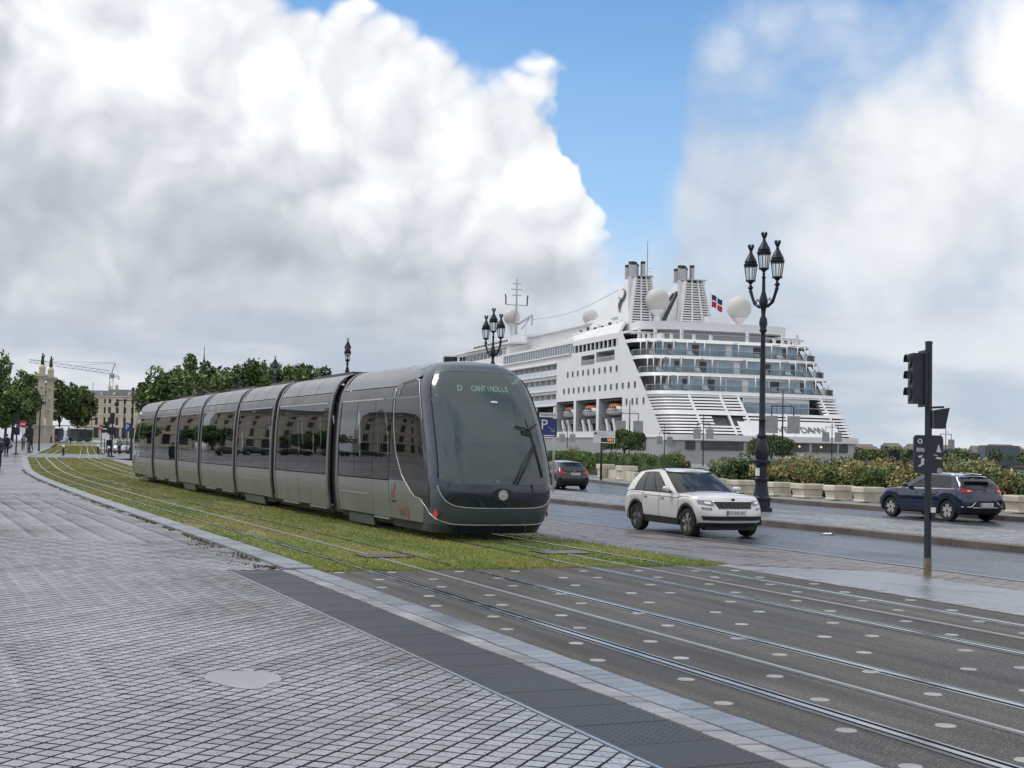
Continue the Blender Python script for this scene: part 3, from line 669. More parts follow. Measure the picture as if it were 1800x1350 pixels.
for xa_, xb_ in ((21.55, 21.9), (26.1, 26.4)):
    m = MB()
    for a_, b_ in zip(ribbon_y[:-1], ribbon_y[1:]): m.add([(xa_, a_, zg(a_) - .33), (xb_, a_, zg(a_) - .33), (xb_, a_, zg(a_) - .125), (xa_, a_, zg(a_) - .125), (xa_, b_, zg(b_) - .33), (xb_, b_, zg(b_) - .33), (xb_, b_, zg(b_) - .125), (xa_, b_, zg(b_) - .125)], [(3, 2, 6, 7), (0, 3, 7, 4), (2, 1, 5, 6)])
    m.build('kerb_run', M_kerbbrown, island)
def island_cobbles():
    rr = random.Random(9); rest = MB(); near = []; 
    for j in range(int((66 - 14) / .24)):
        for i in range(int(4.2 / .16)):
            y = 14 + j * .24 + (.12 if i % 2 else 0); x = 21.905 + i * .16
            near.append((x, y))
    near.sort(key=lambda q: q[0] * math.sin(YAW) + q[1] * math.cos(YAW)); c = 0
    for x, y in near:
        xc = x * math.cos(YAW) - y * math.sin(YAW); zc = x * math.sin(YAW) + y * math.cos(YAW)
        if xc / zc > .42: continue
        X0, X1, y0, y1 = x + .006, x + .154, y + .006, y + .234; zt = zg(y) - .135 + rr.uniform(.004, .013); b = .012
        vs = [(X0 + b, y0 + b, zt), (X1 - b, y0 + b, zt), (X1 - b, y1 - b, zt), (X0 + b, y1 - b, zt), (X0, y0, zt - .02), (X1, y0, zt - .02), (X1, y1, zt - .02), (X0, y1, zt - .02)]
        fs = [(0, 1, 2, 3)] + [(4 + k, 4 + (k + 1) % 4, (k + 1) % 4, k) for k in range(4)]
        if c < 300 and xc / zc < .375: MB().add(vs, fs).build('cobble', M_islandpave, island); c += 1
        else: rest.add(vs, fs)
    rest.build('cobble_field', M_islandpave, island, kind='stuff')
island_cobbles()
walk = sheet('far_pavement', lambda y: xfar(y) + .3, 92, -.14, -.14, YS, M_quay, nx=4)
def far_kerb():
    m = None
    ys = span(20, 100, 1.0)
    for a_, b_ in zip(ys[:-1], ys[1:]):
        x0, x1 = xfar(a_), xfar(b_); m = MB(); g = .008
        m.add([(x0, a_ + g, zg(a_) - .33), (x0 + .3, a_ + g, zg(a_) - .33), (x1 + .3, b_ - g, zg(b_) - .33), (x1, b_ - g, zg(b_) - .33), (x0, a_ + g, zg(a_) - .13), (x0 + .3, a_ + g, zg(a_) - .13), (x1 + .3, b_ - g, zg(b_) - .13), (x1, b_ - g, zg(b_) - .13)],
              [(4, 5, 6, 7), (3, 0, 4, 7), (0, 1, 5, 4), (2, 3, 7, 6)])
        m.build('kerb_stone', M_kerbbrown, walk)
far_kerb()
# ------------------------------------------------------------------ the tram
M_tglass = glass_material('tram_window_glass', tint=(.26, .33, .32), ior=1.5, rough=.015, refl=.95)
M_tscreen = glass_material('tram_windscreen_glass', tint=(.34, .40, .39), ior=1.62, rough=.13, refl=.85, body=(.16, .215, .23), opaque=.36)
M_tblack = material('tram_black_glazing_border', (.012, .013, .015), .18, spec=.5, rvar=.05, vscale=2)
M_tgrey = material('tram_grey_paint', (.185, .19, .185), .38, .3, var=.14, vscale=1.5, coat=.25, rvar=.06)
M_troof = material('tram_roof_paint', (.20, .20, .215), .26, .75, var=.08, vscale=1.2, rvar=.07)
M_tband = material('tram_cantrail_paint', (.075, .07, .075), .28, .5, rvar=.05, vscale=1.2)
M_tblue = material('tram_blue_grey_metallic', (.022, .034, .058), .2, .35, coat=.6)
M_tdome = material('tram_dome_paint', (.06, .07, .085), .26, .5, coat=.4)
M_tnavy = material('tram_navy_gloss', (.012, .020, .04), .08, .2, coat=.6)
M_tteal = material('tram_dark_teal_paint', (.072, .092, .11), .36, .2, coat=.2)
M_tsilver = material('tram_silver_trim', (.42, .43, .44), .35, .7)
M_tunder = material('tram_underframe', (.018, .018, .019), .75, var=.3, vscale=6)
M_tbellow = material('tram_bellows_rubber', (.03, .028, .03), .65, bump=.3, bscale=30)
M_tframe = material('tram_joint_frame', (.16, .15, .155), .38, .5)
M_tseat = material('tram_seat_fabric', (.05, .12, .12), .8)
M_tint = material('tram_interior_panel', (.35, .36, .36), .6)
M_red = material('red_lamp', (.45, .015, .02), .2, emit=(.8, .02, .02), emit_s=.12)
M_white = material('white_paint', (.78, .78, .77), .4)
M_lamp = material('clear_lamp', (.75, .76, .78), .1, .3)
M_led = material('display_led', (.25, .5, .35), .5, emit=(.45, .7, .55), emit_s=1.2)
M_black = material('black_plastic', (.015, .015, .016), .45)

TC = XR['b'][2]
TIP = 23.35
def tp(x, y, z): return (x + TC + curve(y), y, z + zg(y))
_px = smooth_interp([.0, .30, .55, .85, 1.05, 1.6, 2.2, 2.7, 2.95, 3.12, 3.28, 3.40, 3.45], [1.08, 1.12, 1.16, 1.195, 1.2, 1.2, 1.18, 1.135, 1.075, .99, .85, .60, 0.0])
def prof(z): return _px(z)
tram = empty('tram', (TC, 43, 0), label='long dark grey articulated tram with curved windscreen standing on the grassed track', cat='tram')
tram_off = Vector((TC, 43, 0))
def tb(m, name, mat, parent, smooth=False):
    """build mesh given in world coordinates as child of the tram (or of one of its parts, all at the same origin)"""
    m.v = [(v[0] - tram_off.x, v[1] - tram_off.y, v[2]) for v in m.v]
    return m.build(name, mat, parent, smooth)
def side_patch(m, s, y0, y1, z0, z1, off=0.0, nz=8, ny=None):
    ny = ny or max(1, int((y1 - y0) / .8))
    def fn(u, v):
        y = lerp(y0, y1, u); z = lerp(z0, z1, v); return tp(s * (prof(z) + off), y, z)
    if s < 0: m.grid(lambda u, v: fn(1 - u, v), ny, nz)
    else: m.grid(fn, ny, nz)
    return m
def slab_patch(m, s, y0, y1, z0, z1, off, th=.03, nz=6):
    side_patch(m, s, y0, y1, z0, z1, off, nz); side_patch(m, s, y0, y1, z0, z1, off - th, nz)
    for a in (z0, z1):
        m.grid(lambda u, v: tp(s * (prof(a) + off - th * v), lerp(y0, y1, u), a), 4, 1)
    for b in (y0, y1):
        m.grid(lambda u, v: tp(s * (prof(lerp(z0, z1, u)) + off - th * v), b, lerp(z0, z1, u)), nz, 1)
ZP0, ZP1, ZG0, ZG1, ZB1, ZR1 = .30, 1.04, 1.06, 2.70, 2.93, 3.45
def roof_sheet(m, y0, y1, off=0.0, z0=ZB1 + .02, ny=None):
    ny = ny or max(2, int((y1 - y0) / .7)); zs = [lerp(z0, 3.45, t) for t in (0, .2, .4, .58, .72, .84, .93, 1.0)]
    pts = [(-prof(z), z) for z in zs] + [(prof(z), z) for z in zs[::-1][1:]]
    vs = []
    for j in range(ny + 1):
        y = lerp(y0, y1, j / ny)
        for x, z in pts: vs.append(tp(x * (1 + off), y, z + off * .6))
    n = len(pts); m.add(vs, [(j * n + i, j * n + i + 1, (j + 1) * n + i + 1, (j + 1) * n + i) for j in range(ny) for i in range(n - 1)])
def module(y0, y1, kind, idx):
    """one carriage section between two joints. kind: 'door' or 'bogie'"""
    car = MB()
    roof_sheet(car, y0, y1)
    for s in (-1, 1):
        side_patch(car, s, y0, y1, ZG1, ZB1, 0, 4)
    carriage = tb(car, 'carriage', [M_troof], tram, smooth=50)
    # cantrail band a little proud, groove above it
    for s in (-1, 1):
        m = MB(); slab_patch(m, s, y0 + .03, y1 - .03, ZG1 + .02, ZB1 - .01, .006); tb(m, 'cantrail', M_tband, carriage, 40)
        m = MB(); side_patch(m, s, y0, y1, ZG0 - .02, ZG1 + .02, -.055, 8); 
        # openings: panes between mullions
        if kind == 'door': cuts = [y0 + .05, y0 + (y1 - y0) * .30, y0 + (y1 - y0) * .52, y0 + (y1 - y0) * .74, y1 - .05]
        else: cuts = [y0 + .05, (y0 + y1) / 2, y1 - .05]
        for a, b in zip(cuts[:-1], cuts[1:]):
            g = MB(); side_patch(g, s, a + .012, b - .012, ZG0 + .01, ZG1, 0.0, 10); tb(g, 'window_pane', M_tglass, carriage, 'full')
        # black surround behind the glass edges
        for a in cuts:
            w = .07 if a in (cuts[0], cuts[-1]) else .035
            g = MB(); side_patch(g, s, a - w, a + w, ZG0, ZG1, -.012, 8, 1); tb(g, 'mullion', M_tblack, carriage, 'full')
        for za, zb in ((ZG0, ZG0 + .10), (ZG1 - .12, ZG1)):
            g = MB(); side_patch(g, s, y0 + .05, y1 - .05, za, zb, -.014, 2); tb(g, 'glazing_border', M_tblack, carriage, 'full')
        g = MB(); slab_patch(g, s, y0 + .25, y1 - .25, ZG1 - .012, ZG1 + .018, .012, .02, 1); tb(g, 'light_strip', M_tsilver, carriage)
        # lower panels
        lows = cuts if kind == 'door' else [cuts[0], cuts[-1]]
        for a, b in zip(lows[:-1], lows[1:]):
            g = MB(); slab_patch(g, s, a + .008, b - .008, ZP0, ZP1, .004, .04); tb(g, 'lower_panel', M_tgrey, carriage, 40)
        if kind == 'door':
            for a, b in ((cuts[0] + .08, cuts[1] + .1), (cuts[2] + .1, cuts[3] + .5)):
                g = MB(); slab_patch(g, s, a, min(b, y1 - .15), ZP0 - .055, ZP0 - .012, .03, .12, 1); tb(g, 'door_step', M_tsilver, carriage)
        else:
            g = MB(); slab_patch(g, s, y0 + (y1 - y0) * .18, y1 - (y1 - y0) * .18, .74, .765, .012, .02, 1); tb(g, 'panel_groove', M_tsilver if idx else M_tblack, carriage)
            g = MB(); slab_patch(g, s, y0 + (y1 - y0) * .25, y1 - (y1 - y0) * .2, .07, .27, -.03, .04, 1); tb(g, 'bogie_skirt', M_tteal, carriage)
        g = MB(); slab_patch(g, s, y0, y1, .16, .31, -.09, .05, 1); tb(g, 'sill', M_tunder, carriage)
    # floor, ceiling, seats, grab poles
    for nm, zb in (('floor', .36), ('ceiling', 2.66)):
        f = MB(); f.grid(lambda u, v: tp(lerp(-1.06, 1.06, v), lerp(y0, y1, u), zb), 6, 1); tb(f, nm, M_tint, carriage)
    yy = y0 + .8
    while yy < y1 - .6:
        for xs in (-.72, .72):
            if kind == 'door' and abs(yy - (y0 + y1) / 2) < 1.0: continue
            st = MB(); X, Y, Z = tp(xs, yy, .36)
            st.box(X - .38, X + .38, Y - .22, Y + .22, Z + .38, Z + .5); st.box(X - .38, X + .38, Y + .16, Y + .26, Z + .5, Z + 1.1)
            st.box(X - .3, X + .3, Y - .05, Y + .05, Z, Z + .38)
            tb(st, 'seat', M_tseat, carriage)
        po = MB(); X, Y, Z = tp(-.42 if int(yy) % 2 else .42, yy + .4, .36); po.tube([(X, Y, Z), (X, Y, Z + 2.26)], .018, 6); tb(po, 'grab_pole', M_tsilver, carriage, 'full')
        yy += 1.45
    # roof fairing seams
    for q in (.33, .66):
        ys_ = lerp(y0, y1, q); g = MB(); roof_sheet(g, ys_ - .012, ys_ + .012, .004, ny=1); tb(g, 'roof_seam', M_tband, carriage, 'full')
    eq = MB(); X, Y, Z = tp(0, (y0 + y1) / 2, 3.44); eq.box(X - .42, X + .42, Y - (y1 - y0) * .36, Y + (y1 - y0) * .36, Z - .04, Z + .05); tb(eq, 'roof_unit', M_tband, carriage)
    return carriage
def joint(y0, y1):
    b = MB()
    zs = [.25, .6, 1.05, 1.6, 2.2, 2.7, 2.95, 3.12, 3.28, 3.38, 3.42]
    pts = [(-prof(z) + .10, z) for z in zs] + [(prof(z) - .10, z) for z in zs[::-1]]
    n = len(pts); ny = 6; vs = []
    for j in range(ny + 1):
        y = lerp(y0, y1, j / ny); k = .03 if j % 2 else 0
        for x, z in pts: vs.append(tp(x - math.copysign(k, x), y, z - .03 - (.02 if j % 2 else 0)))
    b.add(vs, [(j * n + i, j * n + i + 1, (j + 1) * n + i + 1, (j + 1) * n + i) for j in range(ny) for i in range(n - 1)])
    bell = tb(b, 'gangway_bellows', M_tbellow, tram)
    for ya, yb in ((y0 - .10, y0 + .06), (y1 - .06, y1 + .10)):
        fr = MB()
        for s in (-1, 1): slab_patch(fr, s, ya, yb, .28, 3.30, .012, .05, 14)
        fr2 = MB(); roof_sheet(fr, ya, yb, .012, 3.1, 1)
        tb(fr, 'joint_frame', M_tframe, bell, 40)
BOUNDS = [30.05, 30.80, 35.80, 36.25, 40.50, 40.90, 46.10, 46.55, 50.55, 51.05, 56.25, 56.90]
for i, (a, b, k) in enumerate(((30.80, 35.80, 'door'), (36.25, 40.50, 'bogie'), (40.90, 46.10, 'door'), (46.55, 50.55, 'bogie'), (51.05, 56.25, 'door'))): module(a, b, k, i)
for a, b in ((30.05, 30.80), (35.80, 36.25), (40.50, 40.90), (46.10, 46.55), (50.55, 51.05), (56.25, 56.90)): joint(a, b)

# ---- cab ends: a nose surface of stacked plan curves
_yf = smooth_interp([.15, .35, .6, .9, 1.12, 1.6, 2.2, 2.8, 3.2, 3.38, 3.45], [.34, .16, .05, 0.0, .03, .20, .50, .88, 1.22, 1.50, 1.95])
LN = 3.0
def nose(t, z, tip, dr, off=0.0):
    """t in -1..1 across the nose (0 = middle of the front, +-1 = where the straight side begins)"""
    w = prof(z) + off; yf = _yf(z) - off; s = -1 if t < 0 else 1; a = min(1, abs(t)); D = min(1.35, max(.45, LN - yf - .1))
    if a <= .85:
        ph = a / .85 * math.pi / 2; x = w * max(0.0, math.sin(ph)) ** .36; y = yf + D * (1 - max(0.0, math.cos(ph)) ** .36) + .10 * (x / max(w, .01)) ** 2
    else: x = w; y = lerp(yf + D + .10, LN, (a - .85) / .15)
    return tp(s * x, tip + dr * y, z)
def npatch(m, tip, dr, tl, tr, zb, zt, nu=14, nv=14, off=0.0):
    """patch between t-limits tl(z)..tr(z) and heights zb(t)..zt(t); functions or numbers"""
    def val(f, q): return f(q) if callable(f) else f
    def fn(u, v):
        z = lerp(.3, 3.4, v); t = lerp(val(tl, z), val(tr, z), u)
        for _ in range(4):
            z = lerp(val(zb, t), val(zt, t), v); t = lerp(val(tl, z), val(tr, z), u)
        return nose(t, z, tip, dr, off)
    m.grid(fn, nu, nv); return m
def ncurve(tip, dr, pts, off=.008, n=40):
    tt = np.linspace(0, 1, len(pts)); T = smooth_interp(tt, [p[0] for p in pts]) if False else (lambda q: float(np.interp(q, tt, [p[0] for p in pts]))); Z = lambda q: float(np.interp(q, tt, [p[1] for p in pts]))
    return [nose(T(i / n), Z(i / n), tip, dr, off) for i in range(n + 1)]
def bez(p0, p1, p2, p3, n=24):
    return [tuple(((1-t)**3 * a + 3*(1-t)**2*t * b + 3*(1-t)*t*t * c + t**3 * d) for a, b, c, d in zip(p0, p1, p2, p3)) for t in [i / n for i in range(n + 1)]]
# limits on the nose, in t
WS = smooth_interp([1.0, 1.3, 1.8, 2.4, 2.9, 3.1, 3.3], [.555, .535, .51, .50, .49, .46, .40])       # windscreen edge
PL = smooth_interp([.15, .6, 1.0, 1.4, 1.8, 2.4, 2.8, 3.1, 3.3, 3.45], [.82, .80, .76, .735, .72, .71, .705, .69, .64, .56])  # pillar outer edge
WSB = lambda t: 1.06 + .12 * abs(t / .55) ** 2.6          # windscreen base
WST = lambda t: 3.20 - .12 * abs(t / .5) ** 3
NVB = lambda t: .62 + .40 * (abs(t) / .56) ** 3       # navy panel lower edge
def cab(tip, dr, y_end, front):
    lo, hi = min(tip + dr * LN, y_end), max(tip + dr * LN, y_end)
    body = MB()
    roof_sheet(body, lo, hi)
    for s in (-1, 1): side_patch(body, s, lo, hi, ZG1, ZB1, 0, 4)
    # dome over the windscreen
    dome = MB(); npatch(dome, tip, dr, -1.0, 1.0, lambda t: (3.24 if abs(t) < .5 else lerp(3.24, ZB1 + .02, (abs(t) - .5) / .5)), 3.45, 36, 8)
    cabp = tb(body, 'cab', [M_troof], tram, 50); tb(dome, 'cab_dome', M_tdome, cabp, 50)
    ws = MB(); npatch(ws, tip, dr, lambda z: -WS(z), lambda z: WS(z), WSB, WST, 28, 24); tb(ws, 'windscreen', M_tscreen, cabp, 'full')
    top = MB(); npatch(top, tip, dr, lambda z: -WS(z) - .004, lambda z: WS(z) + .004, lambda t: WST(t) - .004, lambda t: 3.30 - .04 * abs(t), 28, 4, .004); tb(top, 'windscreen_header', M_tteal, cabp, 'full')
    for s_ in (-1, 1):
        sl = MB(); sl.tube([nose(s_ * WS(z), z, tip, dr, .006) for z in [1.18 + (3.10 - 1.18) * i / 24 for i in range(25)]], .014, 5); tb(sl, 'windscreen_seal', M_tblack, cabp, 'full')
    nv = MB(); npatch(nv, tip, dr, -.56, .56, NVB, WSB, 30, 12, .002); tb(nv, 'nose_panel', M_tnavy, cabp, 'full')
    bp = MB(); npatch(bp, tip, dr, -.82, .82, lambda t: .30, lambda t: NVB(t) if abs(t) < .55 else 1.0, 60, 10); tb(bp, 'bumper_panel', M_tteal, cabp, 'full')
    ch = MB(); npatch(ch, tip, dr, -.82, .82, .14, .31, 36, 4, -.012); tb(ch, 'bumper_chin', M_tblue, cabp, 'full')
    for s in (-1, 1):
        f1 = (lambda z: -PL(z)) if s < 0 else (lambda z: WS(max(1.0, min(3.3, z)))); f2 = (lambda z: -WS(max(1.0, min(3.3, z)))) if s < 0 else (lambda z: PL(z))
        p = MB(); npatch(p, tip, dr, f1, f2, .97, 3.34, 6, 26, .004); tb(p, 'pillar', M_tblue, cabp, 'full')
        # side quarter window and the dark glazing behind the pillar
        g1 = (lambda z: -1.0) if s < 0 else (lambda z: PL(z)); g2 = (lambda z: -PL(z)) if s < 0 else (lambda z: 1.0)
        q = MB(); npatch(q, tip, dr, g1, g2, ZG0, ZG1, 8, 12); tb(q, 'quarter_window', M_tblack if False else M_tglass, cabp, 'full')
        qb = MB(); npatch(qb, tip, dr, g1, g2, ZG0 + .0, 1.6, 8, 6, -.02); tb(qb, 'glazing_border', M_tblack, cabp, 'full')
        up = MB(); npatch(up, tip, dr, g1, g2, ZG1, lambda t: ZB1 + .03 + .3 * max(0, 1 - abs(t)), 8, 6); tb(up, 'cantrail', M_tband, cabp, 'full')
        # arch window above the quarter light
        aw = MB(); a0, a1 = (-.93, -.735) if s < 0 else (.735, .93); npatch(aw, tip, dr, a0, a1, ZG1 + .03, lambda t: ZG1 + .05 + .27 * max(0, 1 - ((abs(t) - .755) / .175) ** 2 if abs(t) > .755 else 1) ** .5, 8, 5, .006); tb(aw, 'arch_window', M_tglass, cabp, 'full')
        lowp = MB(); l1, l2 = (-1.0, -.82) if s < 0 else (.82, 1.0); npatch(lowp, tip, dr, l1, l2, ZP0, ZG0, 8, 8, .003); tb(lowp, 'lower_corner_panel', M_tgrey, cabp, 'full')
        swt = smooth_interp([.5, .66, .86, 1.15], [.80, .82, .87, .92])
        lg = MB(); npatch(lg, tip, dr, (lambda z: -swt(z)) if s < 0 else (lambda z: .74), (lambda z: -.74) if s < 0 else (lambda z: swt(z)), .60, 1.09, 8, 8, .009); tb(lg, 'lower_corner_glass', M_tblack, cabp, 'full')
        sk = MB(); npatch(sk, tip, dr, l1, l2, .14, .31, 6, 3, -.03); tb(sk, 'sill', M_tunder, cabp, 'full')
        # silver sweeps
        sw = [(s * .985, 2.9), (s * .975, 2.2), (s * .955, 1.6), (s * .92, 1.15), (s * .87, .86), (s * .82, .66), (s * .74, .50), (s * .62, .41), (s * .45, .36)]
        sm = MB(); sm.tube(ncurve(tip, dr, sw, .006, 60), .010, 6); tb(sm, 'silver_trim', M_tsilver, cabp, 'full')
        sw = [(s * .56, 1.02), (s * .53, .93), (s * .47, .83), (s * .38, .73), (s * .25, .66), (s * .12, .63), (0, .62)]
        sm = MB(); sm.tube(ncurve(tip, dr, sw, .004, 40), .011, 6); tb(sm, 'silver_trim', M_tsilver, cabp, 'full')
        sw = [(s * .45, .36), (s * .3, .325), (s * .15, .31), (0, .305)]
        sm = MB(); sm.tube(ncurve(tip, dr, sw, .006, 20), .012, 6); tb(sm, 'silver_trim', M_tsilver, cabp, 'full')
        ar = [(s * .935, ZG1 + .03), (s * .92, 2.86), (s * .88, 2.97), (s * .83, 3.02), (s * .78, 3.03), (s * .735, 3.0), (s * .725, 2.72), (s * .735, 2.2)]
        sm = MB(); sm.tube(ncurve(tip, dr, ar, .008, 40), .010, 6); tb(sm, 'arch_trim', M_tsilver, cabp, 'full')
        lm = MB(); c = Vector(nose(s * .60, .50, tip, dr, .012)); e = Vector(nose(s * .64, .50, tip, dr, .012)); k = (e - c).normalized()
        nrm = k.cross(Vector((0, 0, 1))).normalized() * .012
        lm.disc(c, k * .075, Vector((0, 0, .075)), 18); lm.v = [tuple(Vector(v) - nrm * (1 if (Vector(nrm).dot(Vector((0, dr, 0))) > 0) else -1) * .6) for v in lm.v]; tb(lm, 'marker_light', M_red, cabp)
        c2 = Vector(nose(s * .52, .50, tip, dr, .02)); l2_ = MB(); l2_.disc(c2, k * .035, Vector((0, 0, .035)), 12); tb(l2_, 'sensor', M_black, cabp)
    # side between nose and joint
    for s in (-1, 1):
        m = lo + .02; cuts = [lo + .02, lo + (hi - lo) * .30, lo + (hi - lo) * .64, hi - .05] if front else [lo + .05, lo + (hi - lo) * .4, hi - .02]
        for a, b in zip(cuts[:-1], cuts[1:]):
            g = MB(); side_patch(g, s, a + .012, b - .012, ZG0 + .01, ZG1, 0, 10); tb(g, 'window_pane', M_tglass, cabp, 'full')
        for a in cuts:
            g = MB(); side_patch(g, s, a - .05, a + .05, ZG0, ZG1, -.012, 8, 1); tb(g, 'mullion', M_tblack, cabp, 'full')
        for za, zb in ((ZG0, ZG0 + .10), (ZG1 - .12, ZG1)):
            g = MB(); side_patch(g, s, lo, hi, za, zb, -.014, 2); tb(g, 'glazing_border', M_tblack, cabp, 'full')
        g = MB(); slab_patch(g, s, lo + .1, hi - .05, ZG1 + .02, ZB1 - .01, .006); tb(g, 'cantrail', M_tband, cabp, 40)
        g = MB(); slab_patch(g, s, lo + .6, hi - .15, ZG1 - .012, ZG1 + .018, .012, .02, 1); tb(g, 'light_strip', M_tsilver, cabp)
        for a, b in ((cuts[0], cuts[1]), (cuts[1], cuts[-1])):
            g = MB(); slab_patch(g, s, a + .008, b - .008, ZP0, ZP1, .004, .04); tb(g, 'lower_panel', M_tgrey, cabp, 40)
        g = MB(); slab_patch(g, s, cuts[1] + .25, cuts[-1] - .2, .70, .735, .012, .02, 1); tb(g, 'panel_groove', M_tsilver, cabp)
        g = MB(); slab_patch(g, s, cuts[1] + .2, cuts[-1] - .6, .07, .27, -.03, .04, 1); tb(g, 'bogie_skirt', M_tteal, cabp)
        g = MB(); slab_patch(g, s, lo, hi, .16, .31, -.09, .05, 1); tb(g, 'sill', M_tunder, cabp)
        g = MB(); slab_patch(g, s, cuts[0] + .1, cuts[1] - .05, ZP0 - .05, ZP0 - .012, .03, .12, 1); tb(g, 'door_step', M_tsilver, cabp)
    f = MB(); f.grid(lambda u, v: tp(lerp(-1.0, 1.0, v), lerp(lo - (.9 if dr > 0 else 0), hi + (.9 if dr < 0 else 0), u), .36), 6, 1); tb(f, 'floor', M_tint, cabp)
    f = MB(); f.grid(lambda u, v: tp(lerp(1.0, -1.0, v), lerp(lo, hi, u), 2.66), 6, 1); tb(f, 'ceiling', M_tint, cabp)
    cw = MB(); y_ = tip + dr * (LN + .3)
    cw.grid(lambda u, v: tp(lerp(-1.05, 1.05, u), y_, lerp(.36, 2.66, v)), 2, 2); tb(cw, 'cab_partition', M_tband, cabp)
    ds = MB(); d0, d1 = sorted((tip + dr * .35, tip + dr * 1.3)); X, Y, Z = tp(0, (d0 + d1) / 2, 0); ds.box(X - .8, X + .8, d0 + .1, d1, .9, 1.05); tb(ds, 'dashboard', M_black, cabp)
    st = MB(); X, Y, Z = tp(.0, tip + dr * 2.3, .36); st.box(X - .25, X + .25, Y - .25, Y + .25, Z + .4, Z + .52); st.box(X - .25, X + .25, Y + dr * .2 - .05, Y + dr * .2 + .05, Z + .5, Z + 1.25); tb(st, 'driver_seat', M_tseat, cabp)
    yy = min(lo, hi) + 1.0
    while yy < hi - .5:
        for xs in (-.72, .72):
            st = MB(); X, Y, Z = tp(xs, yy, .36); st.box(X - .38, X + .38, Y - .22, Y + .22, Z + .38, Z + .5); st.box(X - .38, X + .38, Y + .16, Y + .26, Z + .5, Z + 1.1); st.box(X - .3, X + .3, Y - .05, Y + .05, Z, Z + .38); tb(st, 'seat', M_tseat, cabp)
        yy += 1.3
    # sun blind, display, wiper, badge
    def fx(x, z, off=0.0):       # point on the front at signed distance x (m) from the middle
        lo_, hi_ = 0.0, .85
        for _ in range(30):
            md = (lo_ + hi_) / 2
            if abs(nose(md, z, tip, dr, off)[0] - tp(0, nose(md, z, tip, dr, off)[1], 0)[0]) < abs(x): lo_ = md
            else: hi_ = md
        return Vector(nose(math.copysign(md, x), z, tip, dr, off))
    if front:
        bl = MB(); bl.grid(lambda u, v: fx(lerp(-.72, .50, u), lerp(1.80, 2.60, v), -.08), 12, 6); tb(bl, 'sun_blind', material('sun_blind', (.42, .50, .50), .7), cabp, 'full')
        hd = MB(); hd.grid(lambda u, v: fx(lerp(-.85, .85, u), lerp(2.66, 3.12, v), -.17), 12, 4); tb(hd, 'display_box', material('display_box', (.016, .028, .028), .6), cabp, 'full')
        for i, ch in enumerate('CANTINOLLE'):
            x = -.26 + i * .078; c = fx(x, 2.86, -.012); a = fx(x + .03, 2.86, -.012); b = fx(x, 2.95, -.012); mt = frame_mtx(c - tram_off, a - c, b - c) @ Matrix.Diagonal((.62, 1, 1, 1))
            text('destination_letter', ch, .19, M_led, mt, cabp)
        c = fx(-.52, 2.86, -.012); a = fx(-.49, 2.86, -.012); b = fx(-.52, 2.95, -.012); text('line_letter', 'D', .21, M_led, frame_mtx(c - tram_off, a - c, b - c) @ Matrix.Diagonal((.7, 1, 1, 1)), cabp)
        lp = MB(); lp.lathe([(.0, -.03), (.06, -.02), (.08, 0), (.06, .02), (0, .03)], 14, fx(.1, 2.60, .0), 1, .5); tb(lp, 'head_lamp', M_lamp, cabp, 'full')
    w = MB()
    w.tube([fx(.22, 1.08, .03), fx(.45, 1.45, .05), fx(.74, 1.80, .045)], .012, 6); w.tube([fx(.28, 1.07, .03), fx(.52, 1.43, .06), fx(.77, 1.77, .045)], .012, 6)
    w.tube([fx(.84, 1.2, .02), fx(.76, 1.78, .035), fx(.70, 2.3, .02)], .016, 6); tb(w, 'wiper', M_black, cabp, 'full')
    mb_ = MB(); p0 = fx(.66, 2.10, .05); mb_.tube([fx(.42, 2.16, .04), p0, fx(.9, 2.2, .04)], .02, 6); mb_.box(p0[0] - .12, p0[0] + .05, p0[1] - .03, p0[1] + .03, p0[2] - .12, p0[2] - .03); tb(mb_, 'camera_bracket', M_black, cabp)
    bg = MB(); c = Vector(nose(0, .87, tip, dr, .004)); nrm = Vector((0, -dr, 0))
    for r_, o_, q in ((.135, .004, 0), ):
        bg.disc(c + nrm * o_ + Vector((0, 0, 0)), Vector((dr * r_ * 1.5, 0, 0)), Vector((0, 0, r_ * .9)), 24)
    tb(bg, 'badge_plate', M_tblack, cabp)
    def ring(ri, ro, o_, nm, mt_):
        g = MB(); n = 24; vs = [tuple(c + nrm * o_ + Vector((r_ * math.cos(2 * math.pi * k / n) * dr, 0, r_ * math.sin(2 * math.pi * k / n)))) for r_ in (ri, ro) for k in range(n)]
        g.add(vs, [(k, (k + 1) % n, n + (k + 1) % n, n + k) for k in range(n)]); tb(g, nm, mt_, cabp)
    ring(.0, .075, .012, 'badge_disc', material('badge_disc', (.35, .40, .38), .3, .3)); ring(.072, .095, .016, 'badge_ring', M_tsilver)
    sh = MB(); sh.tube([tuple(c + nrm * .018 + Vector((dr * .045, 0, -.02))), tuple(c + nrm * .018 + Vector((dr * .02, 0, .03))), tuple(c + nrm * .018 + Vector((-dr * .03, 0, .025))), tuple(c + nrm * .018 + Vector((-dr * .045, 0, -.025)))], .007, 5); tb(sh, 'badge_emblem', M_white, cabp)
    return cabp
cab_f = cab(TIP, 1, 30.05, True)
cab_r = cab(63.6, -1, 56.90, False)
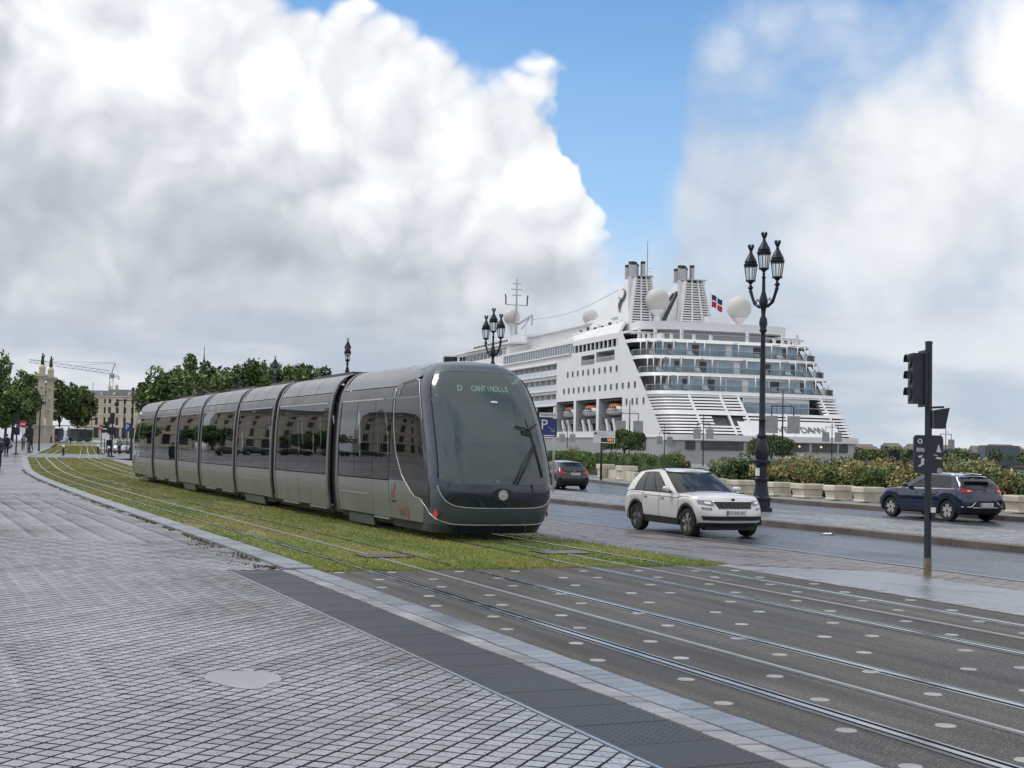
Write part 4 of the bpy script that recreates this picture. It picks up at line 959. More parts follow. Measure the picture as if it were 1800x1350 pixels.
# marks on the near side of the leading cab: coloured operator mark and red bars
def side_mark(name, y0, y1, z0, z1, mat, s=-1):
    g = MB(); side_patch(g, s, y0, y1, z0, z1, .012, 2, 2); return tb(g, name, mat, cab_f)
_cols = [(.05, .22, .2), (.04, .3, .25), (.45, .04, .05), (.03, .12, .2), (.5, .06, .05)]
for i in range(5):
    m = material('mark_colour', _cols[i], .4)
    side_mark('operator_mark', 26.12 + (i % 3) * -.085, 26.19 + (i % 3) * -.085, .86 - (i // 3) * .16, 1.0 - (i // 3) * .13, m)
for i in range(4): side_mark('operator_letter', 26.16 - i * .075, 26.20 - i * .075, .62, .66, M_tblack)
M_markred = material('mark_red', (.5, .05, .05), .4)
side_mark('route_bar', 25.35, 25.85, .50, .53, M_markred); side_mark('route_bar', 25.28, 25.33, .32, .52, M_markred)
for z in (.44, .385): side_mark('route_text', 25.45, 25.8, z, z + .022, M_tteal)
pan = MB()
for dx in (-.35, .35): pan.bar(tp(dx, 52.0, 3.50), tp(dx * .4, 53.6, 3.78), .05); 
pan.bar(tp(-.75, 53.6, 3.80), tp(.75, 53.6, 3.80), .06); pan.bar(tp(-.35, 52.0, 3.50), tp(.35, 52.0, 3.50), .06)
tb(pan, 'pantograph', M_black, tram)
# ------------------------------------------------------------------ the cruise ship (u forward along the port side, v to starboard, z up)
SH = empty('cruise_ship', (100.4, 187.8, 0), -R(5), 'large white cruise ship moored stern-on behind the hedge with tiered aft decks', 'ship')
M_sw = material('ship_white_paint', (.77, .775, .79), .42, var=.045, vscale=.25)
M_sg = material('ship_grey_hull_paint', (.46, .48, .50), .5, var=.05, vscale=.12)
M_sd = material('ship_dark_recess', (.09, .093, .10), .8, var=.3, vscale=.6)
M_sgl = glass_material('ship_window_glass', tint=(.10, .13, .16), ior=1.6, rough=.03, refl=.9, body=(.03, .05, .07), opaque=.55)
M_sgb = material('ship_blue_glass', (.26, .35, .42), .08, .2, var=.3, vscale=.4)
M_srail = material('ship_railing_grey', (.45, .46, .48), .4, .3)
M_sdome = material('ship_radome_fabric', (.58, .57, .55), .6)
M_sbal = glass_material('ship_balcony_glass', tint=(.86, .9, .91), ior=1.25, rough=.05, refl=.8, body=(.4, .44, .46), opaque=.12)
M_sorange = material('lifeboat_orange', (.55, .10, .03), .45)
M_sblk = material('ship_black_pipe', (.02, .02, .022), .4)
M_logo = material('ship_logo_grey', (.16, .16, .17), .5)
def L3(u, v, z): return (v, u, z)       # local axes of the ship: x = v, y = u
W2 = 31.0
def u0(z): return z - 13.4
def ua(z): return 20.0 - z
def outline(z, n=48, inset=0.0, z_for=None, t0=0.0, t1=1.0):
    zz = z if z_for is None else z_for; a0 = u0(zz); dep = a0 + ua(zz); pts = []
    for i in range(n + 1):
        th = math.pi * lerp(t0, t1, i / n); c, s = math.cos(th), max(0.0, math.sin(th))
        v = W2 / 2 - (W2 / 2 - inset) * math.copysign(abs(c) ** (2 / 3.4), c); u = a0 - (dep - inset) * s ** (2 / 3.4)
        pts.append((u, v))
    return pts
def band(m, z0, z1, t0=0.0, t1=1.0, n=40, off=0.0, thick=.25, same=None):
    """a strip following the stern between two heights"""
    a = outline(z0, n, -off, same, t0, t1); b = outline(z1, n, -off, same, t0, t1); ai = outline(z0, n, -off + thick, same, t0, t1); bi = outline(z1, n, -off + thick, same, t0, t1)
    vs = [L3(u, v, z0) for u, v in a] + [L3(u, v, z1) for u, v in b] + [L3(u, v, z0) for u, v in ai] + [L3(u, v, z1) for u, v in bi]; k = n + 1
    m.add(vs, [(i, i + 1, k + i + 1, k + i) for i in range(n)] + [(2 * k + i + 1, 2 * k + i, 3 * k + i, 3 * k + i + 1) for i in range(n)] + [(k + i, k + i + 1, 3 * k + i + 1, 3 * k + i) for i in range(n)] + [(i + 1, i, 2 * k + i, 2 * k + i + 1) for i in range(n)] + [(0, k, 3 * k, 2 * k), (n, 2 * k + n, 3 * k + n, k + n)])
def holed_wall(m, pt, us, zs, holes):
    """rectilinear wall in (u,z) with rectangular openings; pt maps (u,z) to a point"""
    U = sorted(set(us + [h for q in holes for h in q[:2]])); Z = sorted(set(zs + [h for q in holes for h in q[2:4]]))
    for i in range(len(U) - 1):
        for j in range(len(Z) - 1):
            cu, cz = (U[i] + U[i+1]) / 2, (Z[j] + Z[j+1]) / 2
            if any(q[0] < cu < q[1] and q[2] < cz < q[3] for q in holes): continue
            m.quad(pt(U[i], Z[j]), pt(U[i+1], Z[j]), pt(U[i+1], Z[j+1]), pt(U[i], Z[j+1]))
def vcurve(t0, t1, z, w=12): pass
def ship():
    # ---- hull sides and bow
    FW = 122.0; BOW = 158.0
    holes = []
    for k in range(10): c = 32.6 - k * 2.556; holes.append((c - .46, c + .46, 14.5, 15.6, 'r'))
    for k in range(14): c = 34.4 - k * 2.5; holes.append((c - .46, c + .46, 11.6, 12.7, 'r'))
    for c in (5.2, 2.8, 1.0, -1.6): holes.append((c - .4, c + .4, 8.95, 10.1, 'r'))
    big = [(19.6, 25.9, 16.35, 18.0), (10.6, 18.8, 16.5, 18.25)]
    prom = [(9.5, 30.0, 18.75, 20.0)]
    glz = (30.3, 71.0, 18.85, 20.55)
    bal = [(38.6, 116.0, 12.75, 14.6), (38.6, 116.0, 10.05, 11.85), (38.6, 116.0, 15.5, 17.3)]
    boats = [(29.3, 38.2, 4.95, 10.35), (18.4, 28.1, 4.95, 10.35), (7.0, 17.2, 4.95, 10.35), (39.4, 49.0, 7.0, 9.6)]
    allh = holes + [b + ('x',) for b in big + prom + bal + boats] + [glz + ('x',)]
    side = MB(); uz = [span(u0(z), FW, 8) for z in (4,)]
    zs = span(4.0, 20.6, 1.5)
    # rectangle part of the side, aft end slanted below by a filler following u0(z)
    A0 = 8.0
    holed_wall(side, lambda u, z: L3(u, 0.0, z), [A0, FW], [4.0, 20.6], [h[:4] for h in allh if h[1] > A0 - .5 and h[0] > A0] + [(A0, h[1], h[2], h[3]) for h in allh if h[0] <= A0 < h[1]])
    # aft part with slanted edge
    zz = sorted(set([4.0, 20.6] + [v for h in allh if h[0] < A0 for v in h[2:4]] + span(4, 20.6, 1.2)))
    for a, b in zip(zz[:-1], zz[1:]):
        c = (a + b) / 2; segs = []; x = None
        cuts = sorted([(h[0], h[1]) for h in allh if h[2] < c < h[3] and h[0] < A0]); pos_a, pos_b = u0(a), u0(b); first = True
        cur = None
        for h0, h1 in cuts:
            if first: side.quad(L3(pos_a, 0, a), L3(h0, 0, a), L3(h0, 0, b), L3(pos_b, 0, b)); first = False
            else: side.quad(L3(cur, 0, a), L3(h0, 0, a), L3(h0, 0, b), L3(cur, 0, b))
            cur = min(h1, A0)
        if first: side.quad(L3(pos_a, 0, a), L3(A0, 0, a), L3(A0, 0, b), L3(pos_b, 0, b))
        elif cur < A0: side.quad(L3(cur, 0, a), L3(A0, 0, a), L3(A0, 0, b), L3(cur, 0, b))
    hull = side.build('hull_side', M_sw, SH)
    st = MB(); st.quad(L3(u0(4), W2, 4), L3(FW, W2, 4), L3(FW, W2, 20.6), L3(u0(20.6), W2, 20.6)); st.build('hull_side', M_sw, SH)
    # grey lower hull: stern outline, sides, bow
    low = MB()
    def hull_ring(z):
        k = .92 + .08 * (z + 4.6) / 8.6
        s = [(u + (1 - k) * 8, W2 / 2 + (v - W2 / 2) * k) for u, v in outline(4.0, 30)]
        f = [(lerp(0, BOW + (z - 4) * .6, t), W2 / 2 + W2 / 2 * k * (1 - max(0, (t - .72) / .28) ** 2.2)) for t in [i / 20 for i in range(21)]]
        return s + f[1:] + [(u, W2 - v) for u, v in f[::-1][1:-1]]
    rings = [hull_ring(z) for z in (-4.7, -2, 1.2, 4.0)]; n = len(rings[0])
    low.add([L3(u, v, z) for r_, z in zip(rings, (-4.7, -2, 1.2, 4.0)) for u, v in r_], [(j * n + i, j * n + (i + 1) % n, (j + 1) * n + (i + 1) % n, (j + 1) * n + i) for j in range(3) for i in range(n)] + [tuple(3 * n + i for i in range(n))])
    low.build('lower_hull', M_sg, SH, smooth=30)
    up = MB(); f = [(t, z) for t in (0,) for z in (4, 9.5)]
    def bowp(t, z): return (lerp(FW - 4, BOW + (z - 4) * .9, t), W2 / 2 - W2 / 2 * (1 - t ** 2.0))
    for s in (1, -1): up.grid(lambda a, b: L3(bowp(a, lerp(4, 12.5, b))[0], W2 / 2 - s * (W2 / 2 - bowp(a, lerp(4, 12.5, b))[1]), lerp(4, 12.5, b)), 16, 3)
    up.grid(lambda a, b: L3(bowp(a, 12.4)[0], lerp(bowp(a, 12.4)[1], W2 - bowp(a, 12.4)[1], b), 12.4), 16, 1); up.build('bow', M_sw, SH, smooth=40)
    line = MB(); line.box(-.12, .02, u0(4), FW, 3.9, 4.15); line.build('rubbing_strake', M_sw, SH)
    # backing behind openings, windows
    bk = MB(); bk.quad(L3(-2, 4.2, 4.4), L3(FW, 4.2, 4.4), L3(FW, 4.2, 20.4), L3(1, 4.2, 20.4)); bk.build('inner_wall', M_sw, SH)
    for h in holes:
        w = MB(); u_, v_, a, b = h[:4]; cu, cz = (u_ + v_) / 2, (a + b) / 2; n = 14
        hw, hh = (v_ - u_) / 2, (b - a) / 2
        fr = MB(); pts = [(cu + hw * math.copysign(abs(math.cos(2 * math.pi * k / n)) ** .55, math.cos(2 * math.pi * k / n)), cz + hh * math.copysign(abs(math.sin(2 * math.pi * k / n)) ** .55, math.sin(2 * math.pi * k / n))) for k in range(n)]
        w.add([L3(p, .05, q) for p, q in pts], [tuple(range(n - 1, -1, -1))]); g = w.build('window', M_sgl, SH)
        # rounded corner pieces: a plate with the same outline as rim
        po = [(cu + (p - cu) * 1.45, cz + (q - cz) * 1.3) for p, q in pts]; sq = [(min(max(p, u_ - .08), v_ + .08), min(max(q, a - .08), b + .08)) for p, q in po]
        fr.add([L3(p, -.02, q) for p, q in pts] + [L3(p, -.02, q) for p, q in sq] + [L3(p, .06, q) for p, q in pts], [((k + 1) % n, k, n + k, n + (k + 1) % n) for k in range(n)] + [(k, (k + 1) % n, 2 * n + (k + 1) % n, 2 * n + k) for k in range(n)])
        fr.build('window_frame', M_sw, g)
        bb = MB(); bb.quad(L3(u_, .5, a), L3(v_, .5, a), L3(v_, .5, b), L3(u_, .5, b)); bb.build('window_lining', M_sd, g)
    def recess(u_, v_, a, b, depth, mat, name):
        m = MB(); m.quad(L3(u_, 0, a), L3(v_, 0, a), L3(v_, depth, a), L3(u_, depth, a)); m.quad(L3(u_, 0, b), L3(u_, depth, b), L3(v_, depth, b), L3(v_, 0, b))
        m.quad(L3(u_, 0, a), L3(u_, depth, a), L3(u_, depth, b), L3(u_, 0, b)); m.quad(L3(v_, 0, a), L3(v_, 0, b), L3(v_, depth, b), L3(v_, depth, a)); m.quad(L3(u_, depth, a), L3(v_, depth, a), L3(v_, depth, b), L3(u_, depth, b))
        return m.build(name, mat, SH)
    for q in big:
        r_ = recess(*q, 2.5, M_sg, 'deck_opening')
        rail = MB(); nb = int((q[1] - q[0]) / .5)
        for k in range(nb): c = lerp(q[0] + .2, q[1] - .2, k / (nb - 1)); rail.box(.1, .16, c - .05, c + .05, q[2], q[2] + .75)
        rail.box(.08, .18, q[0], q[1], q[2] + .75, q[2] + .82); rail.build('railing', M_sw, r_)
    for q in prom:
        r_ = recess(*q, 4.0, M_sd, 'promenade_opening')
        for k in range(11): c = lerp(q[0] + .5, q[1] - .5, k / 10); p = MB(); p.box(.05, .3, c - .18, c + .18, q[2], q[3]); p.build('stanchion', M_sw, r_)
    # glazed lounge band with panes
    gr = MB(); gr.quad(L3(glz[0], .35, glz[2]), L3(glz[1], .35, glz[2]), L3(glz[1], .35, glz[3]), L3(glz[0], .35, glz[3])); gb = gr.build('lounge_glazing', M_sgb, SH)
    for k in range(30): c = lerp(glz[0], glz[1], k / 29); p = MB(); p.box(.1, .4, c - .07, c + .07, glz[2], glz[3]); p.build('glazing_bar', M_sw, gb)
    for z_ in (18.75, 15.3, 12.5, 9.8, 17.5): m = MB(); m.box(-.35, .05, 31 if z_ > 18 else 38.4, FW, z_ - .12, z_ + .12); m.build('deck_edge', M_sw, SH)
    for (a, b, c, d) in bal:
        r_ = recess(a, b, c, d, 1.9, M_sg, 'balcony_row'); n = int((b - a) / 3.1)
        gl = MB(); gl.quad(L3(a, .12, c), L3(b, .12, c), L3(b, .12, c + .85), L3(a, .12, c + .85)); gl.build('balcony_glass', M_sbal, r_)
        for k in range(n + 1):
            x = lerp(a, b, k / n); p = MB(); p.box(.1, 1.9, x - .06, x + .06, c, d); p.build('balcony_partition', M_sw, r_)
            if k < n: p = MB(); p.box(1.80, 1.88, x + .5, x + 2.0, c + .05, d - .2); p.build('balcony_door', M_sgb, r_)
    # lifeboat recesses
    for i, q in enumerate(boats[:3]):
        r_ = recess(*q, 4.0, M_sg, 'boat_recess')
        for k in (.45, .75):
            p = MB(); x = lerp(q[0], q[1], k); p.extr([L3(x - .9, .4, 5.0), L3(x - .2, .4, 5.0), L3(x + .7, .4, 7.0), L3(x + .0, .4, 7.0)], (.5, 0, 0)); p.build('davit', M_sw, r_)
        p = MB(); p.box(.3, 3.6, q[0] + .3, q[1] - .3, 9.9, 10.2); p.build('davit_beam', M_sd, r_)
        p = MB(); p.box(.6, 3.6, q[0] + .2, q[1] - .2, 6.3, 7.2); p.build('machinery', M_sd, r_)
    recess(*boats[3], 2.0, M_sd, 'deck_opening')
    # ---- stern decks
    for zt, nm in ((19.4, 'top'), (16.65, ''), (13.85, ''), (10.95, '')):
        d = MB(); band(d, zt - .5, zt + .05, n=60, off=.25, thick=.35); sl = outline(zt, 60, .2); n = len(sl)
        d.add([L3(u, v, zt - .1) for u, v in sl], [tuple(range(n))]); d.add([L3(u, v, zt - .38) for u, v in sl], [tuple(range(n - 1, -1, -1))])
        dk = d.build('aft_deck', M_sw, SH)
        if zt > 19: continue
        # rail: glass with top rail and stanchions
        r_ = MB(); band(r_, zt + .02, zt + .95, n=60, off=.1, thick=.03, same=zt); r_.build('rail_glass', M_sbal, dk)
        r_ = MB(); band(r_, zt + .95, zt + 1.03, n=60, off=.14, thick=.1, same=zt); r_.build('handrail', M_srail, dk)
        top = zt + 2.45
        for k in range(15):
            t = .05 + .9 * k / 14; u, v = outline(zt, 1, .45, None, t, t)[0]; p = MB(); p.tube([L3(u, v, zt), L3(u, v, top)], .09, 6); p.build('post', M_sw, dk, smooth='full')
        # cabin wall set back, panes and frames
        wl = MB(); band(wl, zt, top, .04, .96, 40, -2.7, .2, zt); wl.build('aft_wall', M_sw, dk)
        for k in range(22):
            t0_, t1_ = .08 + .84 * k / 22, .08 + .84 * (k + .86) / 22
            p = MB(); band(p, zt + .3, zt + 2.0, t0_, t1_, 3, -2.58, .06, zt); p.build('pane', M_sgb if k % 4 else M_sgl, dk)
        # beams under the deck above
        for k in range(9):
            t = .1 + .8 * k / 8; a_ = outline(zt, 1, .6, None, t, t)[0]; b_ = outline(zt, 1, 2.7, None, t, t)[0]; p = MB(); p.bar(L3(a_[0], a_[1], top - .12), L3(b_[0], b_[1], top - .12), .14, .2); p.build('canopy_beam', M_srail, dk)
        # slanted struts and open canopy frame at the starboard end
        u, v = outline(zt, 1, .2, None, .93, .93)[0]; p = MB(); u2_, v2_ = outline(zt + 2.75, 1, .3, None, .94, .94)[0]; p.bar(L3(u, v, zt), L3(u2_, v2_, top), .16); p.build('strut', M_srail, dk)
        u, v = outline(zt, 1, .2, None, .55, .55)[0]
        for k in range(6):
            t = .12 + .13 * k + .03 * (k % 2); u, v = outline(zt, 1, 1.8, None, t, t)[0]; p = MB(); p.box(v - .5, v + .5, u - .35, u + .35, zt + .35, zt + .5); p.box(v - .5, v + .5, u + .3, u + .4, zt + .5, zt + .95); p.build('lounge_chair', M_srail if k % 2 else M_sw, dk)
    # ---- louvred lower stern
    def t_of_v(v):
        lo_, hi_ = 0.0, 1.0
        for _ in range(30):
            md = (lo_ + hi_) / 2
            if outline(7, 1, 0, None, md, md)[0][1] < v: lo_ = md
            else: hi_ = md
        return md
    tv = t_of_v
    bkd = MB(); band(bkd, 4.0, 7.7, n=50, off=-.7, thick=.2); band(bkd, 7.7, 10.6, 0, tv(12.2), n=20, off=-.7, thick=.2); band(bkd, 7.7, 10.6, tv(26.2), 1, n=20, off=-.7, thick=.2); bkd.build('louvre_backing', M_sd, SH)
    k = 0; z = 4.55
    while z < 10.5:
        ex = []
        if z > 7.75: ex.append((12.2, 26.2))
        if 5.75 < z < 7.35: ex.append((6.2, 11.2))
        if z < 6.35: ex.append((10.0, 26.6))
        segs = []; cur = 0.0
        for a, b in ex:
            segs.append((cur, tv(a))); cur = tv(b)
        segs.append((cur, 1.0))
        for a, b in segs:
            if b - a > .01: m = MB(); band(m, z, z + .26, a, b, max(6, int(44 * (b - a))), .0, .5); m.build('louvre_slat', M_sw, SH)
        z += .46
    for t in (tv(4.2), tv(9.0), tv(11.9), tv(26.4), tv(18.5)):
        m = MB(); zt = 10.5 if t != tv(18.5) else 7.7; u_, v_ = outline(4.5, 1, -.05, None, t, t)[0]; u2, v2 = outline(zt, 1, -.05, None, t, t)[0]; m.bar(L3(u_, v_, 4.4), L3(u2, v2, zt), .3, .3); m.build('louvre_frame', M_sw, SH)
    tb_ = MB(); band(tb_, 10.2, 10.7, n=50, off=.08, thick=.6); tb_.build('deck_edge', M_sw, SH)
    tb_ = MB(); band(tb_, 7.35, 7.75, n=50, off=.12, thick=.5); tb_.build('deck_edge', M_sw, SH)
    # open aft lounge behind glass
    m = MB(); band(m, 7.75, 10.2, tv(12.2), tv(26.2), 20, -2.6, .2, 7.75); m.build('lounge_wall', M_sw, SH)
    for k in range(8):
        a = lerp(tv(12.6), tv(25.8), k / 8); b = lerp(tv(12.6), tv(25.8), (k + .9) / 8); m = MB(); band(m, 7.85, 9.5, a, b, 3, -2.4, .06, 7.75); m.build('pane', M_sgb, SH)
    m = MB(); band(m, 8.7, 8.78, tv(12.2), tv(26.2), 20, -.1, .08, 7.75); m.build('handrail', M_srail, SH)
    # name panel and lettering
    m = MB(); band(m, 4.3, 6.45, tv(9.9), tv(26.7), 24, .05, .3); m.build('name_panel', M_sw, SH)
    a = Vector(L3(*outline(5.35, 1, -.12, None, tv(15.6), tv(15.6))[0], 5.35)); b = Vector(L3(*outline(5.35, 1, -.12, None, tv(26.4), tv(26.4))[0], 5.35)); up_ = Vector(L3(1.0, 0, 1.0))
    word = 'SILVER DAWN'
    for i, ch in enumerate(word):
        if ch == ' ': continue
        v = lerp(13.4, 23.4, i / (len(word) - 1)); q = tv(v); c = Vector(L3(*outline(5.35, 1, -.14, None, q, q)[0], 5.35)); c2 = Vector(L3(*outline(5.35, 1, -.14, None, q + .01, q + .01)[0], 5.35)); c3 = Vector(L3(*outline(5.9, 1, -.14, None, q, q)[0], 5.9))
        text('name_letter', ch, 1.75, M_logo, frame_mtx(c, c2 - c, c3 - c), SH, extrude=.03)
    # grey transom windows and hull lamps
    for a, b in ((1.4, 2.6), (3.4, 9.8), (10.6, 13.6), (14.2, 17.6), (18.2, 20.6), (21.2, 25.6), (26.2, 27.8)):
        m = MB(); band(m, 2.15, 3.35, tv(a), tv(b), 6, .04, .2, 4.0); m.build('transom_window', M_sd, SH)
    for v in (11.0, 18.8, 22.5): u, _ = outline(4, 1, -.3, None, tv(v), tv(v))[0]; m = MB(); m.lathe([(0, -.18), (.2, 0), (0, .18)], 8, L3(u, v, 2.9)); m.build('hull_lamp', material('hull_lamp', (.9, .7, .5), .5, emit=(1, .75, .45), emit_s=.8), SH)
    for v in (8.2, 11.2): u, _ = outline(4, 1, -.05, None, tv(v), tv(v))[0]; m = MB(); m.disc(L3(u - .05, v, .9), (.35, 0, 0), (0, 0, .25), 10); m.build('hawse_hole', M_sd, SH)
    m = MB(); band(m, 3.5, 4.35, n=60, off=.35, thick=.6, same=4.0); m.build('transom_ledge', M_sw, SH)
    # ---- upper works
    def house(name, u_, v_, a, b, z0, z1, mat=M_sw, ch=.0, parent=SH):
        m = MB(); m.box(a, b, u_, v_, z0, z1); return m.build(name, mat, parent)
    rd = MB(); pts = [(u, v) for u, v in outline(19.4, 50, 1.2)] ; sl = [(u + 2.2, W2 / 2 + (v - W2 / 2) * .93) for u, v in pts] + [(34, W2 * .965), (34, W2 * .035)]; n = len(sl)
    rd.add([L3(u, v, 21.3) for u, v in sl] + [L3(u, v, 22.6) for u, v in sl], [tuple(range(n - 1, -1, -1)), tuple(range(n, 2 * n))] + [(i, (i + 1) % n, n + (i + 1) % n, n + i) for i in range(n)]); rd.build('upper_deck_band', M_sw, SH, smooth=30)
    inn = [(u + 4.5, W2 / 2 + (v - W2 / 2) * .82) for u, v in pts] + [(34, W2 * .9), (34, W2 * .1)]
    rd = MB(); rd.add([L3(u, v, 19.4) for u, v in inn] + [L3(u, v, 21.4) for u, v in inn], [(i, (i + 1) % n, n + (i + 1) % n, n + i) for i in range(n)]); rd.build('upper_house', M_sg, SH, smooth=30)
    for k in range(18):
        t = .08 + .84 * k / 17; u, v = outline(19.4, 1, 1.0, None, t, t)[0]; p = MB(); p.box(v - .2, v + .2, u - .2, u + .2, 19.4, 21.3 if k % 3 == 0 else 20.4); p.build('stanchion', M_sw, SH)
    m = MB(); band(m, 20.3, 20.4, .02, .98, 50, -.3, .1, 19.4); m.build('handrail', M_srail, SH)
    house('promenade_deck', 6, 74, .2, W2 - .2, 20.62, 21.0); 
    # fairing of the promenade: sloping white bulwark towards the funnels
    m = MB(); m.extr([L3(10, .3, 20.9), L3(36, .3, 20.9), L3(34, 1.4, 22.3), L3(10, 1.4, 22.9)], (.5, 0, 0)); m.build('bulwark', M_sw, SH)
    rl = MB()
    for k in range(60): c = 31 + k * .7; rl.box(.25, .32, c - .04, c + .04, 21.0, 22.0)
    rl.box(.22, .34, 31, 73, 22.0, 22.08); rl.build('railing', M_sw, SH)
    house('pool_house', 26, 73, 5.5, W2 - 5.5, 21.0, 24.6); house('pool_roof', 25, 73.5, 4.6, W2 - 4.6, 24.6, 25.1)
    house('forward_house', 72, 112, 1.5, W2 - 1.5, 20.6, 23.3); house('bridge_deck', 71.5, 120, .6, W2 - .6, 20.2, 20.6)
    for k in range(13): c = 74 + k * 2.8; p = MB(); p.box(1.42, 1.52, c, c + 2.2, 21.2, 22.7); p.build('window', M_sgl, SH)
    house('bridge_roof', 70, 113, .9, W2 - .9, 23.3, 23.7)
    house('chart_house', 80, 108, 4, W2 - 4, 23.7, 25.2)
    for k in range(14): c = 81 + k * 1.9; p = MB(); p.box(3.92, 4.02, c, c + 1.4, 24.1, 25.0); p.build('window', M_sgl, SH)
    for sx in (-1.2, W2 - 4.0): house('bridge_wing', 113.5, 119.5, sx, sx + 5.2, 21.0, 23.3)
    p = MB(); p.box(-1.26, 3.8, 113.4, 114.6, 21.6, 23.0); p.build('bridge_window', M_sgl, SH)
    house('wing_deck', 104, 120, -1.4, W2 + 1.4, 20.6, 21.0)
    # ---- radomes
    def radome(u, v, z, r_, stem):
        m = MB(); m.lathe([(r_ * math.sin(a), -r_ * math.cos(a)) for a in [R(38 + 142 * i / 12) for i in range(13)]], 24, L3(u, v, z)); d = m.build('radome', M_sdome, SH, smooth='full')
        m = MB(); m.lathe([(r_ * .34, -r_ * .8 - stem), (r_ * .24, -r_ * .8 - stem * .45), (r_ * .62, -r_ * .86), (r_ * .62, -r_ * .76)], 16, L3(u, v, z)); m.build('radome_pedestal', M_sw, d, smooth=40)
    radome(10, 7.1, 26.6, 2.05, 2.2); radome(10, 22.1, 26.0, 2.05, 2.2); radome(36, 5.4, 26.0, 1.45, 1.0); radome(71, 1.6, 28.8, 1.75, 2.6)
    # ---- funnels: fin-shaped cheek, louvred aft face, exhaust pipes
    def funnel(u_f, u_b, v0, v1, zb, zt, logo):
        # side profile: long slope forward, steep aft
        uf_top, ub_top = u_b + 7.2, u_b + 1.2
        v0 -= .5; v1 += .5
        m = MB(); m.extr([L3(u_f, v0, zb), L3(u_b, v0, zb), L3(ub_top, v0 + 1.5, zt), L3(uf_top, v0 + 1.5, zt - 1.0)], (.45, 0, 0)); f = m.build('funnel', M_sw, SH)
        m = MB(); m.extr([L3(u_f, v1, zb), L3(u_b, v1, zb), L3(ub_top, v1 - 1.5, zt), L3(uf_top, v1 - 1.5, zt - 1.0)], (-.45, 0, 0)); m.build('cheek', M_sw, f)
        m = MB(); m.quad(L3(u_f, v0, zb), L3(uf_top, v0 + 1.5, zt - 1), L3(uf_top, v1 - 1.5, zt - 1), L3(u_f, v1, zb)); m.quad(L3(u_b + 1.0, v0 + .3, zb), L3(u_b + 1.0, v1 - .3, zb), L3(ub_top + 1, v1 - .6, zt), L3(ub_top + 1, v0 + .6, zt)); m.build('casing', M_sw, f)
        nz = 18
        for k in range(nz):
            t = k / nz; z = lerp(zb + .2, zt - .2, t); u = lerp(u_b, ub_top, t); i = 1.5 * t; s = MB(); s.obox(L3(u + .15, (v0 + v1) / 2, z), ((v1 - v0) / 2 - i + .1, 0, 0), (0, .32, 0), (0, 0, .11)); s.build('louvre_slat', M_sw, f)
        for t in (.02, .36, .68, .98):
            v = lerp(v0, v1, t); s = MB(); s.bar(L3(u_b - .2, v, zb), L3(ub_top - .2, lerp(v0 + 1.5, v1 - 1.5, t), zt), .25); s.build('louvre_frame', M_sw, f)
        m = MB(); m.box(v0 + 1.3, v1 - 1.0, ub_top - .6, uf_top - 1.6, zt - .05, zt + .1); m.build('funnel_platform', M_srail, f)
        for (du, dv, r_, h) in ((1.2, 1.7, .55, 2.4), (2.6, 2.0, .62, 2.7), (4.0, 1.8, .5, 2.3), (1.6, 3.5, .40, 2.7), (3.2, 3.0, .42, 2.4)):
            if v0 + dv > v1 - .3: continue
            m = MB(); m.lathe([(r_, 0), (r_, h - .45)], 12, L3(ub_top + du, v0 + dv, zt)); p = m.build('exhaust_pipe', material('exhaust_steel', (.42, .42, .44), .3, .7), f, smooth=40)
            m = MB(); m.lathe([(r_ * 1.02, h - .45), (r_ * 1.02, h)], 12, L3(ub_top + du, v0 + dv, zt)); m.build('pipe_tip', M_sblk, p, smooth=40)
        return f
    f1 = funnel(30.5, 10.2, 2.8, 7.4, 22.4, 30.6, True); f2 = funnel(28.5, 9.0, 11.2, 16.4, 22.4, 30.3, False)
    # logo: an S-shaped flourish on the near cheek
    pts = bez((16.0, 28.9), (14.0, 28.6), (14.0, 27.3), (15.2, 27.0), 14) + bez((15.2, 27.0), (16.5, 26.7), (16.3, 25.4), (14.9, 25.0), 14)
    m = MB(); m.tube([L3(u, 2.20 + (z - 22.4) * .183, z) for u, z in pts], [.08 + .16 * math.sin(math.pi * i / (len(pts) - 1)) for i in range(len(pts))], 6); m.build('funnel_emblem', M_logo, f1)
    pts = bez((17.3, 27.6), (15.6, 27.5), (15.0, 26.2), (15.9, 25.0), 12)
    m = MB(); m.tube([L3(u, 2.20 + (z - 22.4) * .183, z) for u, z in pts], [.05 + .12 * math.sin(math.pi * i / (len(pts) - 1)) for i in range(len(pts))], 6); m.build('funnel_emblem', M_logo, f1)
    text('funnel_lettering', 'SILVERSEA', .62, M_sg, frame_mtx(L3(17.0, 2.50, 24.0), L3(-1, 0, 0), L3(0, .183, 1)), f1, extrude=.02)
    # main mast between the funnels, platform and ladders
    m = MB(); m.tube([L3(20, 9.6, 28.6), L3(20, 9.6, 38.0)], [.16, .07], 6); ma = m.build('aft_mast', M_srail, SH)
    m = MB(); m.box(7.2, 12.2, 17, 21, 28.3, 28.6); m.build('mast_platform', M_sw, ma)
    for k in range(7): m = MB(); m.bar(L3(17 + .2, 7.2 + k * .82, 28.6), L3(17 + .2, 7.2 + k * .82, 29.6), .07); m.build('railing_post', M_sw, ma)
    for k in range(4): m = MB(); m.box(9.9, 10.5, 19.95, 20.05, 31.4 + k * .6, 31.48 + k * .6); m.build('ladder_rung', M_srail, ma)
    m = MB(); m.bar(L3(12, 11.6, 28.4), L3(11, 8.6, 23), .5); m.bar(L3(14, 11.9, 28.4), L3(16, 9.6, 24), .35); m.build('mast_brace', M_sd, ma)
    # forward mast
    m = MB(); m.tube([L3(69, 1.9, 25), L3(69, 1.9, 36.6)], [.35, .1], 8); fm = m.build('forward_mast', M_srail, SH)
